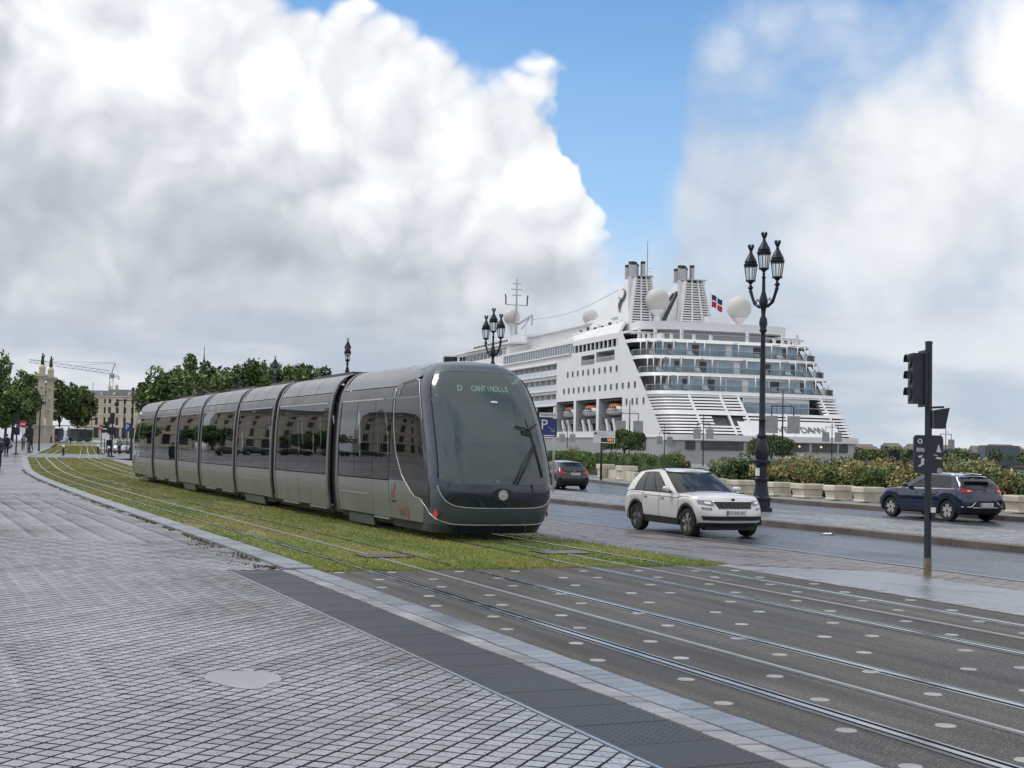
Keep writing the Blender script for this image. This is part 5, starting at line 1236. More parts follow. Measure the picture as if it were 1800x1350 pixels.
    for z, w in ((31.0, 2.4), (33.0, 1.0), (34.2, 1.2), (35.4, .9)): m = MB(); m.box(1.9 - w, 1.9 + w, 68.9, 69.1, z, z + .2); m.build('mast_yard', M_srail, fm)
    for dv in (-2.3, 2.3): m = MB(); m.tube([L3(69, 1.9 + dv, 31.2), L3(69, 1.9 + dv, 32.4), L3(69, 1.9 + dv * 1.05, 33.2)], .14, 6); m.build('mast_light', M_sblk, fm)
    m = MB(); m.bar(L3(69, 2.4, 27.2), L3(62, 3, 28.4), .35); m.bar(L3(67, 2.4, 26), L3(64, 3, 27.8), .16); m.bar(L3(62, 3, 28.2), L3(62.2, 3, 26.4), .25); m.build('crane_arm', M_srail, fm)
    m = MB(); m.tube([L3(lerp(62, 18, t), lerp(3, 4.5, t), lerp(27.6, 29.6, t) - 1.3 * math.sin(math.pi * t)) for t in [i / 14 for i in range(15)]], .06, 4); m.build('stay_cable', M_srail, fm)
    for u, v, z in ((92, 3, 25.2), (97, 5, 25.2), (84, 9, 25.2)): m = MB(); m.tube([L3(u, v, z), L3(u, v, z + (6.5 if u == 97 else 3.2))], .07, 4); m.build('whip_aerial', M_srail, fm)
    # deck clutter on the funnel deck
    house('fan_house', 12, 20, 12, 17, 22.6, 24.9); house('fan_house', 8.5, 12, 15, 20, 22.6, 24.2)
    for k in range(12): m = MB(); m.box(1.6, 2.0, 12 + k * 1.7, 12.5 + k * 1.7, 22.6, 23.0 + .3 * (k % 3 == 0)); m.build('deck_fitting', M_sd if k % 2 else M_sw, SH)
    m = MB(); m.tube([L3(4.5, 13.6, 22.6), L3(3.6, 13.7, 27.6)], .08, 5); st = m.build('flag_staff', M_sw, SH)
    def flagp(u, v, w):
        s = math.sin(u * 6) * .25; return L3(3.4 - .2 * s, 13.8 + u * 1.9, lerp(25.2, 27.2, v) - u * .7 + s * .5)
    for a, b, mm in ((0, .45, material('flag_red', (.5, .02, .03), .8)), (.45, .58, M_white), (.58, 1, material('flag_navy', (.02, .04, .14), .8))):
        m = MB(); m.grid(lambda u, v: flagp(u, lerp(a, b, v), 0), 10, 3); m.build('flag', mm, st, smooth='full')
    m = MB(); m.grid(lambda u, v: tuple(Vector(flagp(lerp(.40, .54, u), v, 0)) + Vector((0, -.03, 0))), 4, 6); m.build('flag', M_white, st, smooth='full')
ship()
def lifeboat(u, v, z, lab, ln=7.6):
    c = Matrix.Rotation(-R(5), 4, 'Z') @ Vector(L3(u, v, 0)); o = empty('lifeboat', (100.4 + c.x, 187.8 + c.y, z), -R(5), lab, 'lifeboat', 'lifeboats on the ship')
    m = MB(); m.grid(lambda a, b: ((1.35 * (1 - abs(2 * a - 1) ** 3.2) + .05) * math.sin(R(lerp(-90, 90, b))), (a - .5) * ln, -.95 * math.cos(R(lerp(-90, 90, b))) * (1 - .5 * abs(2 * a - 1) ** 3)), 16, 10); m.build('hull', M_white, o, smooth='full')
    m = MB(); m.grid(lambda a, b: ((1.28 * (1 - abs(2 * a - 1) ** 3.2) + .04) * math.sin(R(lerp(-90, 90, b))), (a - .5) * ln * .97, .05 + .75 * math.cos(R(lerp(-90, 90, b))) ** .6 * (1 - .6 * abs(2 * a - 1) ** 3)), 16, 10); m.build('lower_canopy', M_white, o, smooth='full')
    m = MB(); m.grid(lambda a, b: ((1.0 * (1 - abs(2 * a - 1) ** 3) + .04) * math.sin(R(lerp(-90, 90, b))), (a - .5) * ln * .8, .55 + .65 * math.cos(R(lerp(-90, 90, b))) ** .6 * (1 - .6 * abs(2 * a - 1) ** 3)), 14, 10); m.build('orange_canopy', M_sorange, o, smooth='full')
    for k in range(5): m = MB(); y = -1.9 + k * .95; m.box(-1.36, -1.2, y - .22, y + .22, .2, .62); m.build('window', M_sblk, o)
    m = MB(); m.box(-1.42, -1.3, -ln * .42, ln * .42, -.06, .06); m.build('rubbing_strake', M_sblk, o)
lifeboat(12.4, 1.4, 8.4, 'white lifeboat with orange roof nearest the louvred stern of the ship')
lifeboat(23.4, 1.4, 8.35, 'white lifeboat with orange roof in the middle recess of the ship')
lifeboat(34.0, 1.6, 8.3, 'white and orange tender hanging in the recess farthest from the stern', 7.0)
# ------------------------------------------------------------------ street furniture
M_iron = material('dark_blue_iron', (.012, .016, .028), .38, .3, var=.2, vscale=8, bump=.05)
M_pane = glass_material('lantern_glass', tint=(.96, .96, .95), ior=1.2, rough=.05, refl=.9, body=(.8, .8, .78), opaque=.12)
def lantern(parent, x, y, z, k=1.0):
    """one six-sided lantern, base at z"""
    m = MB(); m.lathe([(.03, -.22), (.05, -.16), (.035, -.1), (.10, -.03), (.17, .0), (.17, .03), (.15, .04)], 10, (x, y, z)); lt = m.build('lantern', M_iron, parent, smooth=40)
    n = 6; r0, r1, h = .14, .205, .48
    for i in range(n):
        a, b = 2 * math.pi * i / n, 2 * math.pi * (i + 1) / n
        m = MB(); m.bar((x + r0 * math.cos(a), y + r0 * math.sin(a), z + .03), (x + r1 * math.cos(a), y + r1 * math.sin(a), z + .03 + h), .022); m.build('glazing_bar', M_iron, lt)
        g = .94; m = MB(); m.quad((x + r0 * g * math.cos(a), y + r0 * g * math.sin(a), z + .04), (x + r0 * g * math.cos(b), y + r0 * g * math.sin(b), z + .04), (x + r1 * g * math.cos(b), y + r1 * g * math.sin(b), z + .02 + h), (x + r1 * g * math.cos(a), y + r1 * g * math.sin(a), z + .02 + h)); m.build('pane', M_pane, lt)
    m = MB(); m.lathe([(.21, h), (.235, h + .03), (.235, h + .08), (.195, h + .11), (.21, h + .15), (.19, h + .20), (.115, h + .34), (.06, h + .44), (.05, h + .48), (.045, h + .54), (.03, h + .56)], 12, (x, y, z)); cap = m.build('lantern_roof', M_iron, lt, smooth=40)
    # crown of leaves
    m = MB()
    for i in range(6):
        a = 2 * math.pi * i / 6; c, s = math.cos(a), math.sin(a)
        m.bar((x + .03 * c, y + .03 * s, z + h + .53), (x + .09 * c, y + .09 * s, z + h + .67), .03)
        m.bar((x + .09 * c, y + .09 * s, z + h + .67), (x + .078 * c, y + .078 * s, z + h + .73), .026)
    m.build('lantern_crown', M_iron, lt)
    return lt
def lamp_post(x, y, z, rot, lab, H=8.0):
    o = empty('street_lamp', (x, y, z), rot, lab, 'street lamp', 'ornate lamps on the traffic island')
    m = MB(); m.lathe([(.36, 0), (.36, .12), (.30, .16), (.29, .34), (.33, .38), (.33, .44), (.26, .50), (.21, .75), (.20, .95), (.24, 1.0), (.24, 1.06), (.19, 1.1), (.18, 1.45), (.22, 1.5), (.30, 1.56), (.30, 1.64), (.2, 1.7)], 12); m.build('pedestal', M_iron, o, smooth=35)
    m = MB(); m.lathe([(.2, 1.68), (.235, 1.9), (.21, 2.1), (.14, 2.3), (.12, 2.34), (.16, 2.40), (.16, 2.46), (.11, 2.52), (.105, 2.9), (.125, 2.95), (.1, 3.0), (.095, 4.4), (.07, H - 1.9), (.075, H - 1.85), (.13, H - 1.78), (.10, H - 1.7), (.14, H - 1.55), (.12, H - 1.4), (.07, H - 1.3), (.08, H - 1.1), (.14, H - .95), (.15, H - .8), (.10, H - .65), (.06, H - .5), (.05, H - .1), (.07, H - .05), (.05, H)], 12); m.build('shaft', M_iron, o, smooth=40)
    for s in (-1, 1):
        m = MB(); m.tube([(s * .04, 0, H - .95), (s * .2, 0, H - 1.0), (s * .42, 0, H - .88), (s * .54, 0, H - .62), (s * .61, 0, H - .45), (s * .62, 0, H - .38)], [.06, .055, .05, .05, .06, .04], 8)
        m.tube([(s * .30, 0, H - .96), (s * .36, 0, H - .80), (s * .28, 0, H - .74), (s * .24, 0, H - .82)], .02, 6); arm = m.build('arm', M_iron, o, smooth='full')
        m = MB(); m.lathe([(.03, -.5), (.06, -.45), (.04, -.4), (.1, -.34), (.06, -.28)], 8, (s * .62, 0, H)); m.build('drop_finial', M_iron, arm, smooth=40)
        lantern(o, s * .62, 0, H - .12)
    lantern(o, 0, 0, H + .22)
    return o
def zi(y): return zg(y) - .13
lp1 = lamp_post(24.53, 37.5, zi(37.5), R(-80), 'tall ornate three-lantern lamp post standing on the island beside the white car', 7.62)
lamp_post(26.2, 65, zi(65), R(-74), 'ornate three-lantern lamp post rising behind the front of the tram roof', 7.62)
lamp_post(25.4, 89.3, zi(89), R(-106), 'ornate lamp post alone against the sky above the middle of the tram', 7.62)
lamp_post(25.9, 113, zi(113), R(-104), 'ornate lamp post seen in front of the trees behind the tram', 7.62)
lamp_post(29.0, 142, zi(142), R(-15), 'small distant ornate lamp post low against the trees behind the tram', 6.9)
st_ = MB(); st_.grid(lambda u, v: (.2 * math.cos(R(-120 + 60 * u)) * 1.02, .2 * math.sin(R(-120 + 60 * u)) * 1.02, 1.15 + .25 * v), 3, 1); st_.build('sticker', M_white, lp1)

# ---- traffic light seen from the side
def traffic_light():
    x, y = 14.88, 17.88; zb = -.285 * (x - 11.3) / 5.2 + .012 + zg(y)
    o = empty('traffic_light', (x, y, zb), -YAW, 'dark traffic light pole with stickered signal box at the crossing edge', 'traffic light')   # local x = to the right in the picture
    M_tl = material('signal_navy_paint', (.016, .022, .034), .45, var=.25, vscale=6, rvar=.08)
    m = MB(); m.tube([(0, 0, .27), (0, 0, 3.78)], .057, 14); pole = m.build('pole', M_tl, o, smooth=40)
    m = MB(); m.tube([(0, 0, 0), (0, 0, .28)], .064, 14); m.build('pole_foot', material('weathered_brass_band', (.22, .18, .12), .6, .3, var=.3, vscale=9), o, smooth=40)
    m = MB(); m.lathe([(.062, 3.76), (.062, 3.80), (.03, 3.81)], 14); m.build('pole_cap', M_tl, pole, smooth=40)
    m = MB(); m.box(-.30, -.115, -.14, .14, 2.78, 3.60); h = m.build('signal_housing', M_tl, o)
    m = MB(); m.box(-.115, -.075, -.20, .20, 2.73, 3.65); m.build('back_plate', M_tl, h)
    for k in range(3):
        z = 3.46 - k * .27; m = MB()
        m.grid(lambda u, v: (-.30 - .085 * u, .105 * math.cos(R(lerp(-10, 190, v))), z + .02 + .105 * math.sin(R(lerp(-10, 190, v)))), 3, 12); m.build('visor', M_tl, h, smooth='full')
        m = MB(); m.lathe([(.0, -.02), (.07, -.015), (.1, 0)], 14); m.v = [(-.305 - a[2] * -1, a[0], z + a[1]) for a in m.v]; m.build('signal_lens', material('signal_lens', (.05, .03, .03), .15), h, smooth='full')
    for z in (2.85, 3.5): m = MB(); m.box(-.08, 0, -.02, .02, z - .03, z + .03); m.build('bracket', M_tl, pole)
    # repeater head on the other side
    m = MB(); m.add([(.085, -.10, 2.38), (.245, -.10, 2.38), (.31, -.12, 2.72), (.085, -.12, 2.68), (.085, .10, 2.38), (.245, .10, 2.38), (.31, .12, 2.72), (.085, .12, 2.68)], [(3, 2, 1, 0), (4, 5, 6, 7), (0, 1, 5, 4), (1, 2, 6, 5), (2, 3, 7, 6), (3, 0, 4, 7)]); rp = m.build('repeater_head', M_tl, o)
    m = MB(); m.bar((0, 0, 2.72), (.25, 0, 2.735), .035); m.build('repeater_arm', M_tl, o)
    # control panel with rounded corners and stickers
    pts = []
    for cx_, cy_, a0 in ((.17, 2.22, 0), (-.20, 2.22, 90), (-.20, 1.70, 180), (.17, 1.70, 270)):
        for k in range(5): a = R(a0 + k * 22.5); pts.append((cx_ + .05 * math.cos(a), -.07, cy_ + .05 * math.sin(a)))
    m = MB(); m.extr(pts, (0, .06, 0)); pn = m.build('signal_box', M_tl, o)
    M_stk = material('sticker_paper', (.55, .56, .56), .6, var=.3, vscale=40); M_stk2 = material('sticker_grey', (.32, .36, .36), .6, var=.35, vscale=50)
    def stk(poly, mt=M_stk): m = MB(); m.add([(a, -.0735, b) for a, b in poly], [tuple(range(len(poly)))]); m.build('sticker', mt, pn)
    def circ(a, b, r_, n=14): return [(a + r_ * math.cos(2 * math.pi * k / n), b + r_ * math.sin(2 * math.pi * k / n)) for k in range(n)]
    stk(circ(-.155, 2.17, .042)); m = MB(); m.add([(a, -.0745, b) for a, b in circ(-.155, 2.17, .022)], [tuple(range(14))]); m.build('sticker_print', M_tl, pn)
    stk([(-.215, 2.0), (-.085, 1.995), (-.085, 2.06), (-.215, 2.065)], M_stk2)
    stk([(-.19, 1.93), (-.11, 1.95), (-.12, 1.915), (-.17, 1.9)]); stk([(-.14, 1.78), (-.09, 1.79), (-.085, 1.9), (-.135, 1.89)]); stk([(-.185, 1.755), (-.13, 1.765), (-.13, 1.80), (-.17, 1.79)])
    stk([(.11, 2.0), (.195, 1.995), (.17, 2.06), (.15, 2.13), (.125, 2.07)]); stk([(.09, 1.89), (.20, 1.88), (.2, 1.91), (.12, 1.92)]); stk([(.06, 1.945), (.13, 1.93), (.13, 1.95), (.07, 1.965)], M_stk2); stk(circ(.165, 1.70, .045), M_stk2)
    # push button and straps
    m = MB(); m.box(.03, .10, -.09, -.03, 1.02, 1.10); pb = m.build('push_button', M_white, o); m = MB(); m.box(.035, .095, -.09, -.03, .9, 1.02); m.build('button_body', M_tl, pb)
    m = MB(); m.box(-.11, .10, -.08, -.05, 1.30, 1.325); m.build('strap', M_tl, pole)
traffic_light()

# ---- signs on the island and pavement
def post_sign():
    o = empty('parking_sign', (24.72, 54.7, zi(54.7)), -YAW, 'blue parking sign with white letter and arrow just right of the tram', 'sign', 'parking signs')
    M_blue = material('sign_blue', (.02, .035, .16), .35); M_sign = material('sign_white', (.7, .71, .72), .4)
    m = MB(); m.tube([(.28, .06, 0), (.28, .06, 3.7)], .045, 8); m.build('post', M_srail, o, smooth='full')
    m = MB(); m.box(-.38, .40, -.02, .02, 2.4, 3.2); p = m.build('panel', M_blue, o)
    text('letter', 'P', .62, M_sign, frame_mtx((-.16, -.024, 2.92), (1, 0, 0), (0, 0, 1)), p)
    m = MB(); m.bar((.02, -.03, 2.86), (.28, -.03, 2.62), .045, .01); m.bar((.28, -.03, 2.62), (.12, -.03, 2.62), .045, .01); m.bar((.28, -.03, 2.62), (.28, -.03, 2.78), .045, .01); m.build('arrow', M_sign, p)
    m = MB(); m.box(-.25, .3, -.03, -.021, 2.44, 2.48); m.build('underline', M_sign, p)
    m = MB(); m.box(-.38, .40, -.02, .02, 3.26, 3.46); q = m.build('name_plate', M_sign, o); text('plate_text', 'PARKING', .16, material('sign_dark', (.03, .03, .05), .5), frame_mtx((0.01, -.024, 3.36), (1, 0, 0), (0, 0, 1)), q)
    o = empty('parking_display', (38.28, 76.17, zg(76) - .14), -YAW, 'white display board with orange digits in front of the clipped small tree', 'sign', 'parking signs')
    m = MB(); m.tube([(-.15, .06, 0), (-.15, .06, 3.0)], .07, 8); m.build('post', M_black, o, smooth='full')
    m = MB(); m.box(-.68, .68, -.05, .05, 2.3, 3.05); p = m.build('panel', M_sign, o)
    m = MB(); m.box(-.2, .62, -.06, -.052, 2.36, 2.62); m.build('display', M_black, p)
    text('digits', '041', .26, material('orange_led', (.6, .2, .02), .5, emit=(1, .35, .05), emit_s=1.2), frame_mtx((.4, -.065, 2.49), (1, 0, 0), (0, 0, 1)), p)
    m = MB(); m.box(-.6, -.46, -.056, -.052, 2.82, 2.96); m.build('pictogram', material('sign_dark', (.03, .03, .05), .5), p)
    for k in range(3): m = MB(); m.box(-.38, .1 + .12 * (k % 2), -.056, -.052, 2.92 - k * .1, 2.955 - k * .1); m.build('text_line', M_srail, p)
post_sign()

# ---- T-shaped quay lights with hanging mesh panels
M_mesh = material('perforated_panel', (.22, .225, .235), .55, .4, color2=(.42, .42, .44), vscale=9)
def tpost(px, top, Z, rot, lab, hgt=6.1):
    xc = (px - 900) / 2400 * Z; X = xc * math.cos(YAW) + Z * math.sin(YAW); Y = -xc * math.sin(YAW) + Z * math.cos(YAW)
    o = empty('quay_light', (X, Y, zg(Y) - .14), -YAW + rot, lab, 'light post', 'slim T-shaped light posts on the quay')
    m = MB(); m.tube([(0, 0, 0), (0, 0, hgt)], [.07, .045], 8); m.build('post', M_black, o, smooth='full')
    m = MB(); m.box(-.78, .78, -.03, .03, hgt - 1.15, hgt - 1.09); arm = m.build('cross_arm', M_black, o)
    for s in (-1, 1):
        m = MB(); m.box(s * .75 - .03, s * .75 + .03, -.03, .03, hgt - 1.75, hgt - 1.12); m.build('hanger', M_black, arm)
        m = MB(); m.box(s * .75 - .42, s * .75 + .42, -.035, .035, hgt - 2.9, hgt - 1.75); m.build('mesh_panel', M_mesh, o)
        m = MB(); m.bar((s * .75, 0, hgt - 1.12), (0, 0, hgt - .75), .015); m.build('stay', M_black, arm)
tpost(1377, 679, 90, .12, 'tallest slim post with two mesh panels right of the ornate lamp post')
tpost(1108, 702, 118, .05, 'slim post with two mesh panels beside the clipped tree behind the white car')
tpost(1238, 726, 160, 0, 'slim post with two mesh panels in front of the ship name corner')
tpost(1464, 739, 165, -.1, 'slim post with two grey panels near the right end of the ship')
tpost(1170, 757, 225 - 25, .1, 'small distant slim post between the clipped tree and the ship stern', 5.4)
tpost(999, 760, 195, .1, 'small distant slim post right of the blue parking sign', 5.4)
tpost(1664, 752, 170, .2, 'slim post with mesh panels standing alone right of the traffic light', 5.6)

# ---- stone planters
M_stone = wet_material('planter_stone', (.50, .45, .36), (.66, .61, .51), 1.3, .7, .1, .3, 25, island=.08)
def planter(x, y, L, rot, lab, h=.80):
    o = empty('stone_planter', (x, y, zg(y) - .135), rot, lab, 'planter', 'stone planters along the far pavement')
    w = .50
    m = MB(); m.lathe([(.99, .03), (.99, .07), (.92, .11), (.94, h * .35), (1.0, h * .58), (.97, h * .62)], 4, (0, 0, 0), w * 1.414 * .96, L / 2 * 1.414 * .96, math.pi / 4)
    m.build('planter_body', M_stone, o)
    m = MB(); sc = 1.0
    def ring(a, b, z): return [(-a, -b, z), (a, -b, z), (a, b, z), (-a, b, z)]
    a, b = w, L / 2
    vs = ring(a - .02, b - .02, h * .62) + ring(a + .03, b + .03, h * .66) + ring(a + .03, b + .03, h - .04) + ring(a, b, h) + ring(a - .12, b - .12, h) + ring(a - .12, b - .12, h - .15)
    m.add(vs, [(4 * j + k, 4 * j + (k + 1) % 4, 4 * j + 4 + (k + 1) % 4, 4 * j + 4 + k) for j in range(5) for k in range(4)] + [(20, 21, 22, 23)]); m.build('planter_rim', M_stone, o)
    m = MB(); m.quad((-a + .1, -b + .1, h - .12), (a - .1, -b + .1, h - .12), (a - .1, b - .1, h - .12), (-a + .1, b - .1, h - .12)); m.build('soil', M_soil, o)
    for s in (-1, 1):
        m = MB(); m.box(-.16, .16, s * L * .3 - .2, s * L * .3 + .2, -.02, .03); m.build('foot', M_stone, o)
    return o
_pl = [(34.5, 36.6, .7, 'pale stone planter partly hidden behind the rear corner of the dark blue car'), (34.5, 45.04, .72, 'pale stone planter touching the nose of the dark blue car'), (34.5, 46.96, .68, 'pale stone planter second along from the nose of the dark blue car'),
       (34.5, 49.2, .95, 'widest pale stone planter, third along from the nose of the dark blue car'), (34.5, 51.39, .7, 'pale stone planter just right of the ornate lamp post'), (34.55, 54.42, 1.0, 'pale stone planter just left of the ornate lamp post'), (34.7, 57.2, .8, 'pale stone planter showing behind the bonnet of the white car'),
       (40.0, 76.4, 1.3, 'long pale stone planter beside the gap left of the white car roof'), (41.5, 82.31, .8, 'square pale stone planter right of the dark hatchback')]
for x, y, L, lab in _pl: planter(x, y, L, 0 if y < 60 else R(-10), lab, .62 if y < 70 else .9)
m = MB(); m.prism([(38.0, 71.5), (38.35, 71.5), (41.0, 79.5), (44.2, 88.0), (43.8, 88.0), (40.6, 79.5)], zg(80) - .14, zg(80) + .42); o = m.build('low_stone_wall', M_stone); tag(o, 'low stone wall behind the dark hatchback below the hedge', 'wall')

# ---- hedge and shrubs behind the planters
def leaf_mat(name, c1, c2, isl=.45):
    return material(name, c1, .55, color2=c2, vscale=1.2, island=isl, coords='Object', spec=.3)
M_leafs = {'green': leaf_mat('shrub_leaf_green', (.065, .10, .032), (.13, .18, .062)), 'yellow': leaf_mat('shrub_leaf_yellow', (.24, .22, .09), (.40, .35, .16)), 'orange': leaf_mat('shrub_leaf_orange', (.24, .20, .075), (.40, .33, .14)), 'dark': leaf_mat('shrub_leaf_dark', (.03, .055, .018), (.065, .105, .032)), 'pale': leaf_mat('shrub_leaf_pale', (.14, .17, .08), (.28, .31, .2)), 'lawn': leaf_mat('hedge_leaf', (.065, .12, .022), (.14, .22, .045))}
def leaf_cloud(m, rr, cx_, cy_, cz_, rx, ry, rz_, n, size, up=.3, shell=.55):
    if n < 1: return
    g = np.random.default_rng(rr.randrange(1 << 30)); a = g.normal(size=(n, 3)); a /= np.linalg.norm(a, axis=1)[:, None]; a *= (shell ** 3 + (1 - shell ** 3) * g.random((n, 1))) ** (1 / 3)
    p = a * (rx, ry, rz_) + (cx_, cy_, cz_); s = size * g.uniform(.6, 1.4, (n, 1)); d = g.normal(size=(n, 3)); d[:, 2] += up; d /= np.linalg.norm(d, axis=1)[:, None]
    e = np.cross(d, g.normal(size=(n, 3))); e /= np.linalg.norm(e, axis=1)[:, None]
    V = np.stack([p - d * s, p + e * s * .45, p + d * s, p - e * s * .45], 1).reshape(-1, 3)
    m.add([tuple(v) for v in V.tolist()], [(4 * i, 4 * i + 1, 4 * i + 2, 4 * i + 3) for i in range(n)])
def shrub(x, y, rx, ry, h, kinds, lab, cat='shrub', size=.085, group='mixed shrubs behind the planters', dens=1.0, rot=0.0):
    rr = random.Random(int(x * 131 + y * 17)); z = zg(y) - .14
    o = empty('shrub', (x, y, z), rot, lab, cat, group)
    m = MB()
    for k in range(7): a = rr.uniform(0, 6.28); q = rr.uniform(.2, .7); m.tube([(0, 0, 0), (q * rx * .5 * math.cos(a), q * ry * .5 * math.sin(a), h * .4), (q * rx * math.cos(a), q * ry * math.sin(a), h * .8)], [.03, .02, .008], 5)
    m.build('stem', M_soil, o)
    n = int(950 * dens * (rx + ry) * h / 1.2)
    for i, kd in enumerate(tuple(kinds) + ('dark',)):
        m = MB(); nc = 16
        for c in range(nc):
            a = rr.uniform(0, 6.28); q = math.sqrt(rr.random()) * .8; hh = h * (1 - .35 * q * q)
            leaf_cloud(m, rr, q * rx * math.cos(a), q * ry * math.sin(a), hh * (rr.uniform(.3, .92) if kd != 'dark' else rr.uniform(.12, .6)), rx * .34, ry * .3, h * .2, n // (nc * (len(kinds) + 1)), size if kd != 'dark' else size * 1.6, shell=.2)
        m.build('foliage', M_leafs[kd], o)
    return o
_sh = [
 (36.6, 32.0, 1.2, 2.2, 1.55, ('green', 'yellow'), 'green and yellow shrub at the right edge beyond the dark blue car'),
 (36.5, 36.5, 1.2, 2.4, 1.65, ('green', 'dark'), 'dark green shrub behind the rear window of the dark blue car'),
 (36.6, 40.8, 1.2, 2.2, 1.7, ('orange', 'green', 'green'), 'orange tinted shrub above the roof of the dark blue car'),
 (36.9, 44.6, 1.2, 2.0, 1.5, ('orange', 'yellow', 'green'), 'pale orange shrub behind the nose of the dark blue car'),
 (37.1, 47.6, 1.1, 1.5, 1.45, ('dark', 'green'), 'dark green clump between two orange shrubs right of the lamp post'),
 (37.3, 50.2, 1.2, 1.7, 1.6, ('orange', 'green', 'yellow'), 'orange and green shrub just right of the ornate lamp post'),
 (37.8, 53.8, 1.2, 2.0, 1.55, ('orange', 'yellow', 'green'), 'dense orange shrub left of the ornate lamp post'),
 (38.5, 57.6, 1.2, 1.9, 1.6, ('orange', 'yellow', 'green'), 'orange shrub above the windscreen of the white car'),
 (39.2, 61.3, 1.4, 2.0, 2.0, ('green', 'dark'), 'large green shrub behind the roof of the white car'),
 (40.4, 65.2, 1.2, 1.7, 1.6, ('pale', 'green'), 'pale spiky shrub with silvery leaves left of the large green shrub'),
 (38.9, 38.5, 1.5, 3.0, 1.9, ('green', 'pale'), 'tall mixed green shrub behind the dark blue car roof'),
 (39.4, 45.5, 1.6, 3.2, 1.95, ('green', 'pale', 'yellow'), 'tall loose shrub with whitish flowers right of the ship stern'),
 (40.0, 52.0, 1.6, 3.0, 1.9, ('green', 'orange'), 'tall loose shrub below the ship name'),
 (41.0, 58.2, 1.5, 2.6, 1.85, ('green', 'yellow', 'orange'), 'tall shrub with orange blossom below the stern windows'),
 (37.6, 27.5, 1.5, 2.6, 1.6, ('green', 'yellow'), 'yellow green shrub at the far right edge'),
]
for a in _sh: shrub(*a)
def hedge():
    rr = random.Random(21); o = empty('clipped_hedge', (43.5, 80, zg(80) - .14), 0, 'clipped bright green hedge behind the dark hatchback', 'hedge')
    pts = [(42.6, 75.5), (44.0, 83.0), (45.4, 92.0), (47.4, 103.0), (50.5, 116.0)]
    core = MB(); fol = MB(); fo2 = MB()
    for (xa, ya), (xb, yb) in zip(pts[:-1], pts[1:]):
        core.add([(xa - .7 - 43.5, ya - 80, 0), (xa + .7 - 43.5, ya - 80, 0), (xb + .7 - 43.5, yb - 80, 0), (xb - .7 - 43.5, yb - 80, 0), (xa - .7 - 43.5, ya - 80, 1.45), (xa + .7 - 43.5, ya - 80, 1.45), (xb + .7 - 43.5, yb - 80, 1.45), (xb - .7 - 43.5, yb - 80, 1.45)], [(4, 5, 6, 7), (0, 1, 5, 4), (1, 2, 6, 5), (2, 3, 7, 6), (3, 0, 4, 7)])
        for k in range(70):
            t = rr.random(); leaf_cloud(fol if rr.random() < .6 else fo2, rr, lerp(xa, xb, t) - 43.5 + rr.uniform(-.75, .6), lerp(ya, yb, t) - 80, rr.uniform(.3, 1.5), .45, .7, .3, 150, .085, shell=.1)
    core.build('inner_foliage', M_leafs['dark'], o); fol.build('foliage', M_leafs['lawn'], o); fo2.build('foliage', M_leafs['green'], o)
hedge()
def blossom(x, y, lab):
    o = shrub(x, y, .9, 1.3, 1.95, ('green', 'orange'), lab, group='orange blossom clumps above the hedge')
blossom(47.0, 82.5, 'orange blossom clump above the hedge between two light posts'); blossom(50.5, 106.5, 'orange blossom clump above the hedge just right of the tram')

# ---- clipped umbrella trees
def umbrella_tree(x, y, h, rx, lab):
    rr = random.Random(int(x * 7)); o = empty('clipped_tree', (x, y, zg(y) - .14), 0, lab, 'tree', 'small clipped trees on the quay')
    m = MB(); m.tube([(0, 0, 0), (.03, 0, h * .35), (0, 0, h * .68)], [.11, .085, .07], 8)
    for k in range(6): a = k * 1.05; m.tube([(0, 0, h * .64), (.4 * math.cos(a), .4 * math.sin(a), h * .78), (1.0 * math.cos(a), 1.0 * math.sin(a), h * .86)], [.05, .035, .015], 5)
    m.build('trunk', material('bark', (.06, .045, .035), .9, bump=.5), o)
    cr = MB(); c2 = MB(); V = []; F = []
    for k in range(26):
        a = rr.uniform(0, 6.28); q = math.sqrt(rr.random()) * .82; leaf_cloud(cr if k % 2 else c2, rr, q * rx * math.cos(a), q * rx * math.sin(a), h * (.86 - .16 * q), rx * .3, rx * .3, h * .11, 110, .13, up=-.5, shell=.0)
    for k in range(700):   # drooping leaves round the rim
        a = rr.uniform(0, 6.28); q = rx * rr.uniform(.72, 1.02); p = Vector((q * math.cos(a), q * math.sin(a), h * rr.uniform(.5, .74))); s = rr.uniform(.1, .2); e = Vector((-math.sin(a), math.cos(a), 0)) * s * .4
        b = len(V); V.extend([tuple(p + Vector((0, 0, s))), tuple(p + e), tuple(p - Vector((.1 * -math.cos(a), .1 * -math.sin(a), s))), tuple(p - e)]); F.append((b, b + 1, b + 2, b + 3))
    c2.add(V, F); cr.build('crown', M_leafs['green'], o); c2.build('crown', M_leafs['dark'], o)
def quay_xy(px, Z):
    xc = (px - 900) / 2400 * Z; return xc * math.cos(YAW) + Z * math.sin(YAW), -xc * math.sin(YAW) + Z * math.cos(YAW)
umbrella_tree(*quay_xy(1099, 104), 3.75, 1.65, 'small flat-topped clipped tree with drooping leaves behind the display board')
umbrella_tree(*quay_xy(1357, 100), 3.45, 1.75, 'small flat-topped clipped tree behind the ornate lamp post')
